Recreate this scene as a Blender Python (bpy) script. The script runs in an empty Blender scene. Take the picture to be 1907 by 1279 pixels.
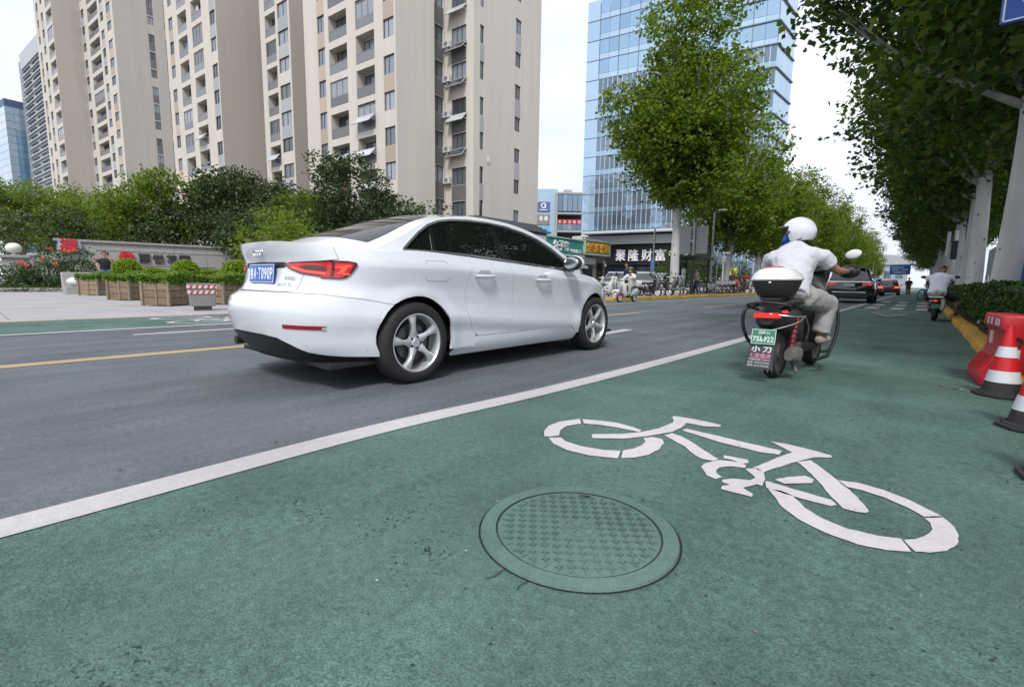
import bpy, bmesh, math, random
import numpy as np
from mathutils import Vector, Matrix
PI = math.pi
R = math.radians
random.seed(7)
rng = np.random.default_rng(7)
SC = bpy.context.scene
COL = SC.collection

# ---------------------------------------------------------------- camera
cd = bpy.data.cameras.new('camera')
cam = bpy.data.objects.new('camera', cd)
COL.objects.link(cam)
cd.sensor_width = 36.0
cd.lens = 36.0 * 885.0 / 1907.0
cd.clip_start = 0.05
cd.clip_end = 3000.0
CAM_H = 0.80
cam.matrix_world = Matrix((
    (0.7601075, -0.0948961, 0.6428307, 0.0),
    (0.6496393, 0.0891603, -0.7549962, 0.0),
    (0.0143312, 0.9914863, 0.1294197, CAM_H),
    (0, 0, 0, 1)))
SC.camera = cam

# ---------------------------------------------------------------- sky and sun (overcast day)
SUN_EL, SUN_AZ = 50.0, 150.0          # azimuth measured clockwise from +Y (the road direction)
w = bpy.data.worlds.new('World')
SC.world = w
w.use_nodes = True
nt = w.node_tree
nt.nodes.clear()
out = nt.nodes.new('ShaderNodeOutputWorld')
bg = nt.nodes.new('ShaderNodeBackground')
sky = nt.nodes.new('ShaderNodeTexSky')
sky.sky_type = 'NISHITA'
sky.sun_disc = False
sky.sun_elevation = R(SUN_EL)
sky.sun_rotation = R(SUN_AZ)
sky.air_density = 1.0
sky.dust_density = 6.0
sky.ozone_density = 1.0
tc = nt.nodes.new('ShaderNodeTexCoord')
mp = nt.nodes.new('ShaderNodeMapping')
mp.inputs['Scale'].default_value = (1.0, 1.0, 2.2)
nz = nt.nodes.new('ShaderNodeTexNoise')
nz.inputs['Scale'].default_value = 2.2
nz.inputs['Detail'].default_value = 5
nz.inputs['Roughness'].default_value = 0.55
cr = nt.nodes.new('ShaderNodeValToRGB')
cr.color_ramp.elements[0].position = 0.32
cr.color_ramp.elements[0].color = (6.5, 7.25, 8.8, 1)
cr.color_ramp.elements[1].position = 0.62
cr.color_ramp.elements[1].color = (9.15, 9.3, 9.95, 1)
mx = nt.nodes.new('ShaderNodeMix')
mx.data_type = 'RGBA'
mx.inputs[0].default_value = 0.86        # a closed cloud layer lets little of the blue through
nt.links.new(tc.outputs['Generated'], mp.inputs['Vector'])
nt.links.new(mp.outputs['Vector'], nz.inputs['Vector'])
nt.links.new(nz.outputs['Fac'], cr.inputs['Fac'])
nt.links.new(sky.outputs['Color'], mx.inputs[6])
nt.links.new(cr.outputs['Color'], mx.inputs[7])
nt.links.new(mx.outputs[2], bg.inputs['Color'])
bg.inputs['Strength'].default_value = 0.080
nt.links.new(bg.outputs['Background'], out.inputs['Surface'])

ld = bpy.data.lights.new('sun', 'SUN')
ld.energy = 1.5
ld.angle = R(12)
ld.color = (1.0, 0.98, 0.95)
sun = bpy.data.objects.new('sun', ld)
COL.objects.link(sun)
_sd = Vector((math.sin(R(SUN_AZ)) * math.cos(R(SUN_EL)), math.cos(R(SUN_AZ)) * math.cos(R(SUN_EL)), math.sin(R(SUN_EL))))
sun.rotation_euler = (-_sd).to_track_quat('-Z', 'Y').to_euler()

SC.view_settings.view_transform = 'Standard'
SC.view_settings.look = 'None'
SC.view_settings.exposure = 0.82
SC.view_settings.gamma = 1.0
SC.view_settings.use_curve_mapping = False
try:
    SC.cycles.max_bounces = 6
    SC.cycles.diffuse_bounces = 3
    SC.cycles.glossy_bounces = 3
    SC.cycles.transmission_bounces = 3
    SC.cycles.transparent_max_bounces = 6
except Exception:
    pass

# ---------------------------------------------------------------- object helpers
def tag(o, label=None, cat=None, group=None, kind=None):
    if label: o['label'] = label
    if cat: o['category'] = cat
    if group: o['group'] = group
    if kind: o['kind'] = kind
    return o

def empty(name, loc=(0, 0, 0), rz=0.0, label=None, cat=None, group=None):
    o = bpy.data.objects.new(name, None)
    o.empty_display_size = 0.2
    COL.objects.link(o)
    o.location = loc
    o.rotation_euler = (0, 0, rz)
    return tag(o, label, cat, group)

def kids(o):
    return list(o.children)

def copy_tree(o, parent=None):
    c = o.copy()
    COL.objects.link(c)
    if parent is not None:
        c.parent = parent
    for ch in kids(o):
        copy_tree(ch, c)
    return c

def link_mesh(name, me, parent=None):
    o = bpy.data.objects.new(name, me)
    COL.objects.link(o)
    if parent is not None:
        o.parent = parent
    return o

def struct(o):
    o['kind'] = 'structure'
    return o

def stuff(o):
    o['kind'] = 'stuff'
    return o

class MB:
    """collects faces, then links them as one mesh object"""
    def __init__(s):
        s.v = []; s.f = []; s.mi = []; s.cur = 0
    def add(s, vs, fs, M=None):
        b = len(s.v)
        if M is not None:
            vs = [tuple(M @ Vector(p)) for p in vs]
        s.v += [tuple(p) for p in vs]
        s.f += [tuple(b + i for i in f) for f in fs]
        s.mi += [s.cur] * len(fs)
        return s
    def box(s, c, d, rz=0.0, M=None):
        x, y, z = d[0] / 2, d[1] / 2, d[2] / 2
        vs = [(-x, -y, -z), (x, -y, -z), (x, y, -z), (-x, y, -z), (-x, -y, z), (x, -y, z), (x, y, z), (-x, y, z)]
        T = Matrix.Translation(c) @ Matrix.Rotation(rz, 4, 'Z')
        if M is not None: T = M @ T
        return s.add(vs, [(0, 3, 2, 1), (4, 5, 6, 7), (0, 1, 5, 4), (1, 2, 6, 5), (2, 3, 7, 6), (3, 0, 4, 7)], T)
    def bar(s, p, q, wx, wz, up=(0, 0, 1)):
        p, q = Vector(p), Vector(q)
        d = (q - p); l = d.length; d.normalize()
        u = Vector(up)
        if abs(d.dot(u)) > .98: u = Vector((1, 0, 0))
        sx = d.cross(u).normalized(); sz = sx.cross(d)
        vs = []
        for a in (p, q):
            for i, j in ((-1, -1), (1, -1), (1, 1), (-1, 1)):
                vs.append(a + sx * (i * wx / 2) + sz * (j * wz / 2))
        return s.add(vs, [(0, 1, 2, 3), (7, 6, 5, 4), (0, 4, 5, 1), (1, 5, 6, 2), (2, 6, 7, 3), (3, 7, 4, 0)])
    def tube(s, path, rad, n=8, caps=True, flat=1.0):
        P = [Vector(p) for p in path]
        m = len(P)
        rr = rad if isinstance(rad, (list, tuple)) else [rad] * m
        vs = []; fs = []
        prev = None
        for i in range(m):
            t = (P[min(i + 1, m - 1)] - P[max(i - 1, 0)]).normalized()
            if prev is None:
                u = Vector((0, 0, 1)) if abs(t.z) < .9 else Vector((1, 0, 0))
                a = t.cross(u).normalized()
            else:
                a = (prev - t * prev.dot(t)).normalized()
            prev = a
            b = t.cross(a)
            for k in range(n):
                an = 2 * PI * k / n
                vs.append(P[i] + a * (rr[i] * math.cos(an)) + b * (rr[i] * flat * math.sin(an)))
        for i in range(m - 1):
            for k in range(n):
                k2 = (k + 1) % n
                fs.append((i * n + k, i * n + k2, (i + 1) * n + k2, (i + 1) * n + k))
        if caps:
            fs.append(tuple(reversed(range(n)))); fs.append(tuple((m - 1) * n + k for k in range(n)))
        return s.add(vs, fs)
    def cyl(s, p, q, r0, r1=None, n=16, caps=True):
        return s.tube([p, q], [r0, r0 if r1 is None else r1], n, caps)
    def lathe(s, prof, n=24, M=None, closed=False, caps=False):
        vs = []; fs = []
        m = len(prof)
        for (r, z) in prof:
            for k in range(n):
                a = 2 * PI * k / n
                vs.append((r * math.cos(a), r * math.sin(a), z))
        for i in range(m if closed else m - 1):
            i2 = (i + 1) % m
            for k in range(n):
                k2 = (k + 1) % n
                fs.append((i * n + k, i * n + k2, i2 * n + k2, i2 * n + k))
        if caps:
            fs.append(tuple(reversed(range(n)))); fs.append(tuple((m - 1) * n + k for k in range(n)))
        return s.add(vs, fs, M)
    def ell(s, c, r, nu=16, nv=10, M=None):
        prof = [(max(1e-4, math.sin(PI * i / nv)), -math.cos(PI * i / nv)) for i in range(nv + 1)]
        T = Matrix.Translation(c) @ Matrix.Diagonal((r[0], r[1], r[2], 1))
        if M is not None: T = M @ T
        return s.lathe(prof, nu, T)
    def prism(s, poly, z0, z1, M=None):
        n = len(poly)
        ar = sum(poly[i][0] * poly[(i + 1) % n][1] - poly[(i + 1) % n][0] * poly[i][1] for i in range(n))
        if ar < 0: poly = list(reversed(poly))
        vs = [(p[0], p[1], z0) for p in poly] + [(p[0], p[1], z1) for p in poly]
        fs = [tuple(reversed(range(n))), tuple(range(n, 2 * n))] + [(i, (i + 1) % n, n + (i + 1) % n, n + i) for i in range(n)]
        return s.add(vs, fs, M)
    def quad(s, a, b, c, d):
        return s.add([a, b, c, d], [(0, 1, 2, 3)])
    def mesh(s, name, mats, smooth=None, bevel=0.0, merge=0.0, segs=2):
        me = bpy.data.meshes.new(name)
        me.from_pydata(s.v, [], s.f)
        if not isinstance(mats, (list, tuple)): mats = [mats]
        for m in mats: me.materials.append(m)
        if len(mats) > 1: me.polygons.foreach_set('material_index', s.mi)
        if bevel or merge:
            bm = bmesh.new(); bm.from_mesh(me)
            if merge: bmesh.ops.remove_doubles(bm, verts=bm.verts, dist=merge)
            if bevel:
                bm.normal_update()
                ed = [e for e in bm.edges if len(e.link_faces) == 2 and e.calc_face_angle(0) > R(35)]
                bmesh.ops.bevel(bm, geom=ed, offset=bevel, segments=segs, affect='EDGES', profile=.5, clamp_overlap=True)
            bm.to_mesh(me); bm.free()
        if smooth is not None:
            me.polygons.foreach_set('use_smooth', [True] * len(me.polygons))
            me.set_sharp_from_angle(angle=R(smooth))
        me.update()
        return me
    def build(s, name, mats, parent=None, **k):
        return link_mesh(name, s.mesh(name, mats, **k), parent)

def np_mesh(name, verts, faces, mat, k):
    """verts (n,3) array, faces (m,k) index array"""
    me = bpy.data.meshes.new(name)
    nf = len(faces)
    me.vertices.add(len(verts)); me.vertices.foreach_set('co', np.asarray(verts, np.float32).ravel())
    me.loops.add(nf * k); me.loops.foreach_set('vertex_index', np.asarray(faces, np.int32).ravel())
    me.polygons.add(nf)
    me.polygons.foreach_set('loop_start', np.arange(0, nf * k, k, dtype=np.int32))
    me.polygons.foreach_set('loop_total', np.full(nf, k, np.int32))
    me.update(calc_edges=True)
    me.materials.append(mat)
    return me

def text_obj(name, s, width, height, mat, M, parent=None, depth=0.004, bold=0.0, squeeze=True):
    """lettering as a mesh, fitted into width x height, centred on the origin of M (x right, y up, z out)"""
    cu = bpy.data.curves.new(name, 'FONT')
    cu.body = s; cu.size = 1.0; cu.extrude = 0.5; cu.offset = bold; cu.resolution_u = 3
    o = bpy.data.objects.new(name, cu); COL.objects.link(o)
    bpy.context.view_layer.update()
    me = bpy.data.meshes.new_from_object(o.evaluated_get(bpy.context.evaluated_depsgraph_get()))
    bpy.data.objects.remove(o); bpy.data.curves.remove(cu)
    n = len(me.vertices)
    co = np.empty(n * 3, np.float32); me.vertices.foreach_get('co', co); co = co.reshape(-1, 3)
    lo, hi = co.min(0), co.max(0)
    sx = width / (hi[0] - lo[0]) if width else None
    sy = height / (hi[1] - lo[1])
    if sx is None: sx = sy
    co[:, 0] = (co[:, 0] - (lo[0] + hi[0]) / 2) * sx
    co[:, 1] = (co[:, 1] - (lo[1] + hi[1]) / 2) * sy
    co[:, 2] = co[:, 2] * depth + depth / 2
    me.vertices.foreach_set('co', co.ravel())
    me.transform(M)
    me.materials.clear(); me.materials.append(mat)
    me.name = name
    return link_mesh(name, me, parent)

def frame_M(o, x, y):
    """matrix whose x/y axes are the given unit vectors, z = x cross y, origin o"""
    x = Vector(x).normalized(); y = Vector(y).normalized(); z = x.cross(y)
    return Matrix(((x.x, y.x, z.x, o[0]), (x.y, y.y, z.y, o[1]), (x.z, y.z, z.z, o[2]), (0, 0, 0, 1)))

def interp(tab, x):
    return float(np.interp(x, [t[0] for t in tab], [t[1] for t in tab]))

def smooth_tab(tab, n=12):
    """catmull-rom through a table, returned as a denser table"""
    o = []
    for i in range(len(tab) - 1):
        p0 = tab[max(i - 1, 0)]; p1 = tab[i]; p2 = tab[i + 1]; p3 = tab[min(i + 2, len(tab) - 1)]
        for k in range(n):
            t = k / n
            m1 = (p2[1] - p0[1]) / max(1e-6, p2[0] - p0[0]) * (p2[0] - p1[0])
            m2 = (p3[1] - p1[1]) / max(1e-6, p3[0] - p1[0]) * (p2[0] - p1[0])
            h = (2 * t**3 - 3 * t**2 + 1) * p1[1] + (t**3 - 2 * t**2 + t) * m1 + (-2 * t**3 + 3 * t**2) * p2[1] + (t**3 - t**2) * m2
            o.append((p1[0] + (p2[0] - p1[0]) * t, h))
    o.append(tab[-1])
    return o

def spline(pts, n=6):
    P = [Vector(p) for p in pts]; o = []
    for i in range(len(P) - 1):
        a, b, c, d = P[max(i - 1, 0)], P[i], P[i + 1], P[min(i + 2, len(P) - 1)]
        for k in range(n):
            t = k / n
            o.append(.5 * ((2 * b) + (c - a) * t + (2 * a - 5 * b + 4 * c - d) * t * t + (3 * b - a - 3 * c + d) * t**3))
    o.append(P[-1])
    return o

# ---------------------------------------------------------------- materials
ORD = ['first', 'second', 'third', 'fourth', 'fifth', 'sixth', 'seventh', 'eighth', 'ninth', 'tenth', 'eleventh', 'twelfth', 'thirteenth']
def lk(nt, a, b): nt.links.new(a, b)

def mat(name, col, rough=.6, metal=0.0, var=0.0, scale=6.0, bump=0.0, bscale=80.0, spec=.5, coat=0.0, emis=None, estr=0.0,
        stretch=None, rvar=0.0, island=0.0, objvar=0.0, trans=0.0, alpha=None):
    m = bpy.data.materials.new(name); m.use_nodes = True
    nt = m.node_tree; b = nt.nodes['Principled BSDF']
    b.inputs['Roughness'].default_value = rough
    b.inputs['Metallic'].default_value = metal
    b.inputs['Specular IOR Level'].default_value = spec
    b.inputs['Coat Weight'].default_value = coat
    b.inputs['Coat Roughness'].default_value = .03
    c4 = (col[0], col[1], col[2], 1)
    b.inputs['Base Color'].default_value = c4
    src = None
    if var or bump or rvar:
        tc = nt.nodes.new('ShaderNodeTexCoord'); vec = tc.outputs['Object']
        if stretch:
            mp = nt.nodes.new('ShaderNodeMapping'); mp.inputs['Scale'].default_value = stretch
            lk(nt, vec, mp.inputs['Vector']); vec = mp.outputs['Vector']
    if var:
        n = nt.nodes.new('ShaderNodeTexNoise'); n.inputs['Scale'].default_value = scale; n.inputs['Detail'].default_value = 6
        n.inputs['Roughness'].default_value = .65
        lk(nt, vec, n.inputs['Vector'])
        r = nt.nodes.new('ShaderNodeMapRange'); r.inputs[1].default_value = .3; r.inputs[2].default_value = .7
        r.inputs[3].default_value = 1 - var; r.inputs[4].default_value = 1 + var
        lk(nt, n.outputs['Fac'], r.inputs[0])
        src = r.outputs[0]
    if island or objvar:
        if island:
            g = nt.nodes.new('ShaderNodeNewGeometry'); rnd = g.outputs['Random Per Island']; amt = island
        else:
            g = nt.nodes.new('ShaderNodeObjectInfo'); rnd = g.outputs['Random']; amt = objvar
        r2 = nt.nodes.new('ShaderNodeMapRange'); r2.inputs[3].default_value = 1 - amt; r2.inputs[4].default_value = 1 + amt
        lk(nt, rnd, r2.inputs[0])
        if src is not None:
            mm = nt.nodes.new('ShaderNodeMath'); mm.operation = 'MULTIPLY'
            lk(nt, src, mm.inputs[0]); lk(nt, r2.outputs[0], mm.inputs[1]); src = mm.outputs[0]
        else: src = r2.outputs[0]
    if src is not None:
        vm = nt.nodes.new('ShaderNodeVectorMath'); vm.operation = 'SCALE'
        vm.inputs[0].default_value = col[:3]
        lk(nt, src, vm.inputs['Scale']); lk(nt, vm.outputs[0], b.inputs['Base Color'])
    if bump:
        n2 = nt.nodes.new('ShaderNodeTexNoise'); n2.inputs['Scale'].default_value = bscale; n2.inputs['Detail'].default_value = 4
        lk(nt, vec, n2.inputs['Vector'])
        bp = nt.nodes.new('ShaderNodeBump'); bp.inputs['Strength'].default_value = bump; bp.inputs['Distance'].default_value = .02
        lk(nt, n2.outputs['Fac'], bp.inputs['Height']); lk(nt, bp.outputs['Normal'], b.inputs['Normal'])
    if rvar:
        n3 = nt.nodes.new('ShaderNodeTexNoise'); n3.inputs['Scale'].default_value = 14
        lk(nt, vec, n3.inputs['Vector'])
        r3 = nt.nodes.new('ShaderNodeMapRange'); r3.inputs[3].default_value = rough - rvar; r3.inputs[4].default_value = rough + rvar
        lk(nt, n3.outputs['Fac'], r3.inputs[0]); lk(nt, r3.outputs[0], b.inputs['Roughness'])
    if emis:
        b.inputs['Emission Color'].default_value = (*emis, 1); b.inputs['Emission Strength'].default_value = estr
    if trans:
        b.inputs['Transmission Weight'].default_value = trans
    return m

def leaf_mat(name, cols, tr=.35, rough=.5):
    """leaf colours picked per leaf; light also comes through the blade"""
    m = bpy.data.materials.new(name); m.use_nodes = True
    nt = m.node_tree; b = nt.nodes['Principled BSDF']
    g = nt.nodes.new('ShaderNodeNewGeometry')
    r = nt.nodes.new('ShaderNodeValToRGB')
    while len(r.color_ramp.elements) < len(cols): r.color_ramp.elements.new(.5)
    for i, c in enumerate(cols):
        r.color_ramp.elements[i].position = i / (len(cols) - 1); r.color_ramp.elements[i].color = (*c, 1)
    lk(nt, g.outputs['Random Per Island'], r.inputs['Fac'])
    lk(nt, r.outputs['Color'], b.inputs['Base Color'])
    b.inputs['Roughness'].default_value = rough; b.inputs['Specular IOR Level'].default_value = .35
    t = nt.nodes.new('ShaderNodeBsdfTranslucent')
    vm = nt.nodes.new('ShaderNodeVectorMath'); vm.operation = 'MULTIPLY'; vm.inputs[1].default_value = (1.5, 1.5, .6)
    lk(nt, r.outputs['Color'], vm.inputs[0]); lk(nt, vm.outputs[0], t.inputs['Color'])
    mxs = nt.nodes.new('ShaderNodeMixShader'); mxs.inputs[0].default_value = tr
    lk(nt, b.outputs[0], mxs.inputs[1]); lk(nt, t.outputs[0], mxs.inputs[2])
    lk(nt, mxs.outputs[0], nt.nodes['Material Output'].inputs['Surface'])
    return m

def ground_mat(name, col, speck, pit=0.0, pitcol=(.02, .03, .03), streak=.08, patch=.12, rough=.85, bump=.35, light=None, pscale=14, dirt=None):
    """worn road surface: fine aggregate, long streaks along the traffic, patches, dark pits"""
    m = bpy.data.materials.new(name); m.use_nodes = True
    nt = m.node_tree; b = nt.nodes['Principled BSDF']; b.inputs['Roughness'].default_value = rough
    b.inputs['Specular IOR Level'].default_value = .35
    tc = nt.nodes.new('ShaderNodeTexCoord'); vec = tc.outputs['Object']
    def noise(sc, det=4, stretch=None, ro=.6):
        v = vec
        if stretch:
            mp = nt.nodes.new('ShaderNodeMapping'); mp.inputs['Scale'].default_value = stretch
            lk(nt, vec, mp.inputs['Vector']); v = mp.outputs['Vector']
        n = nt.nodes.new('ShaderNodeTexNoise'); n.inputs['Scale'].default_value = sc; n.inputs['Detail'].default_value = det
        n.inputs['Roughness'].default_value = ro
        lk(nt, v, n.inputs['Vector']); return n.outputs['Fac']
    def rng_(x, a, c, lo, hi):
        r = nt.nodes.new('ShaderNodeMapRange'); r.inputs[1].default_value = a; r.inputs[2].default_value = c
        r.inputs[3].default_value = lo; r.inputs[4].default_value = hi; lk(nt, x, r.inputs[0]); return r.outputs[0]
    def mul(a, c):
        mm = nt.nodes.new('ShaderNodeMath'); mm.operation = 'MULTIPLY'; lk(nt, a, mm.inputs[0]); lk(nt, c, mm.inputs[1]); return mm.outputs[0]
    fine = noise(170, 3); 
    f = rng_(fine, .3, .7, 1 - speck, 1 + speck)
    f = mul(f, rng_(noise(1.1, 5), .3, .7, 1 - patch, 1 + patch))
    f = mul(f, rng_(noise(3.0, 4, (1, .06, 1)), .3, .7, 1 - streak, 1 + streak))
    f = mul(f, rng_(noise(32, 3), .3, .7, 1 - speck * .5, 1 + speck * .5))
    vm = nt.nodes.new('ShaderNodeVectorMath'); vm.operation = 'SCALE'; vm.inputs[0].default_value = col
    lk(nt, f, vm.inputs['Scale']); c = vm.outputs[0]
    def mixc(fac, c0, c1):
        x = nt.nodes.new('ShaderNodeMix'); x.data_type = 'RGBA'; lk(nt, fac, x.inputs[0]); lk(nt, c0, x.inputs[6])
        x.inputs[7].default_value = (*c1, 1); return x.outputs[2]
    h = fine
    if light:
        c = mixc(mul(rng_(noise(.9, 4, (1, .35, 1)), .5, .72, 0, .55), rng_(noise(60, 3), .35, .65, .4, 1)), c, light)
    if dirt:
        c = mixc(mul(rng_(noise(2.3, 6), .55, .75, 0, .6), rng_(noise(45, 3), .4, .6, 0, 1)), c, dirt)
    if pit:
        p = mul(rng_(noise(70, 2), .60, .66, 0, 1), rng_(noise(pscale / 6, 4), .50, .62, 0.0, 1))
        p = mul(p, rng_(noise(9, 3), .42, .58, 0, 1))
        pp = nt.nodes.new('ShaderNodeMath'); pp.operation = 'MULTIPLY'; pp.inputs[1].default_value = pit; lk(nt, p, pp.inputs[0])
        c = mixc(pp.outputs[0], c, pitcol)
        sb = nt.nodes.new('ShaderNodeMath'); sb.operation = 'SUBTRACT'; lk(nt, fine, sb.inputs[0]); lk(nt, p, sb.inputs[1]); h = sb.outputs[0]
    lk(nt, c, b.inputs['Base Color'])
    bp = nt.nodes.new('ShaderNodeBump'); bp.inputs['Strength'].default_value = bump; bp.inputs['Distance'].default_value = .006
    lk(nt, h, bp.inputs['Height']); lk(nt, bp.outputs['Normal'], b.inputs['Normal'])
    return m

black_plastic = mat('black plastic', (.014, .014, .015), .5, var=.2, scale=20, bump=.05)
dark_rubber = mat('rubber', (.016, .016, .017), .8, var=.25, scale=18, bump=.15)
chrome = mat('chrome', (.75, .76, .78), .12, 1.0)
grey_metal = mat('grey metal', (.38, .39, .41), .4, .8, var=.15, scale=10)
silver = mat('silver alloy', (.62, .63, .65), .32, .55, var=.06, scale=12)
white_plastic = mat('white plastic', (.72, .72, .73), .3, var=.04, scale=6, coat=.3)
dark_glass = mat('dark glass', (.008, .010, .010), .03, spec=.7)

# ================================================================ GROUND, ROAD, MARKINGS
asphalt = ground_mat('asphalt', (.098, .110, .124), .40, pit=.7, streak=.24, patch=.20, light=(.138, .152, .168), dirt=(.062, .070, .080), pscale=9)
green_lane = ground_mat('green lane coating', (.070, .128, .109), .44, pit=1.0, pitcol=(.010, .026, .020), streak=.12, patch=.30,
                        light=(.132, .196, .176), dirt=(.040, .072, .058), pscale=12, bump=.9)
white_paint = ground_mat('white road paint', (.42, .40, .412), .12, pit=.6, pitcol=(.14, .15, .15), streak=.08, patch=.12, bump=.25, dirt=(.30, .30, .30))
white_paint2 = ground_mat('fresh white road paint', (.50, .465, .48), .10, pit=.9, pitcol=(.14, .22, .18), streak=.05, patch=.10, bump=.25, dirt=(.42, .42, .42))
yellow_paint = ground_mat('yellow road paint', (.38, .28, .16), .10, pit=.3, pitcol=(.15, .13, .1), streak=.05, patch=.1)
paving = ground_mat('paving', (.335, .32, .33), .08, streak=.05, patch=.12, dirt=(.25, .24, .24), bump=.15)
pavement_grey = ground_mat('grey pavement', (.26, .25, .25), .10, streak=.05, patch=.15, dirt=(.18, .17, .165), bump=.2)
soil = ground_mat('soil', (.05, .04, .03), .3, patch=.3, bump=.6)
far_ground = ground_mat('far ground', (.20, .19, .18), .15, patch=.2)

def sheet(name, poly, z, m, group=None):
    b = MB(); b.add([(x, y, z) for x, y in poly], [tuple(range(len(poly)))])
    o = struct(b.build(name, m))
    return o

def strip_poly(path, wid):
    """flat ribbon along a path of (y, x-centre)"""
    L = []; Rr = []
    for y, x in path:
        L.append((x - wid / 2, y)); Rr.append((x + wid / 2, y))
    return Rr + L[::-1]

def ribbon(name, path, wid, z, m):
    b = MB(); vs = []; fs = []
    for y, x in path:
        vs += [(x - wid / 2, y, z), (x + wid / 2, y, z)]
    for i in range(len(path) - 1):
        fs.append((2 * i, 2 * i + 1, 2 * i + 3, 2 * i + 2))
    b.add(vs, fs)
    return struct(b.build(name, m))

sheet('ground', [(-900, -500), (900, -500), (900, 1500), (-900, 1500)], -.03, far_ground)
sheet('road', [(-11.9, -60), (1.2, -60), (1.2, 420), (-11.9, 420)], 0, asphalt)
EDGE = smooth_tab([(-60, -2.2), (0, -2.13), (1.4, -2.14), (2.6, -2.04), (4.3, -1.965), (8, -1.915), (18, -1.91), (60, -1.85), (300, -1.8)], 10)
# near bike lane: everything to the right of the edge line
b = MB(); vs = []; fs = []
for y, x in EDGE:
    vs += [(x, y, .004), (.70, y, .004)]
for i in range(len(EDGE) - 1):
    fs.append((2 * i, 2 * i + 1, 2 * i + 3, 2 * i + 2))
b.add(vs, fs); struct(b.build('bike_lane', green_lane))
ribbon('edge_line', EDGE, .16, .008, white_paint)
# far bike lane, entrance apron and pavement
ribbon('far_bike_lane', [(-60, -10.3), (16.2, -10.3), (17.5, -10.25)], 2.4, .004, green_lane)
ribbon('far_bike_lane', [(17.5, -9.75), (22, -9.72), (120, -9.65), (300, -9.6)], 1.42, .004, green_lane)
ribbon('far_edge_line', [(-60, -9.08), (0, -9.06), (9, -8.98), (16, -8.86), (40, -8.8), (300, -8.7)], .15, .008, white_paint)
ribbon('centre_line', [(-60, -6.02), (0, -5.99), (3, -5.97), (7.6, -5.93)], .20, .004, yellow_paint)
for a, c in ((10.2, 12.3), (17.0, 20.6), (26.5, 30), (36, 40), (46, 50), (56, 60)):
    ribbon('centre_dash', [(a, -5.72 if a > 14 else -5.82), (c, -5.68 if a > 14 else -5.80)], .17, .004, yellow_paint)
ribbon('lane_dash', [(1.55, -8.12), (2.4, -8.12), (4.9, -8.12)], .13, .004, white_paint)
ribbon('forecourt_line', [(-60, -11.70), (0, -11.60), (4, -11.50), (16, -11.42)], .13, .009, yellow_paint)
ribbon('lane_dash', [(5.2, -3.70), (6.4, -3.72), (7.55, -3.78)], .17, .004, white_paint)

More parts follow.
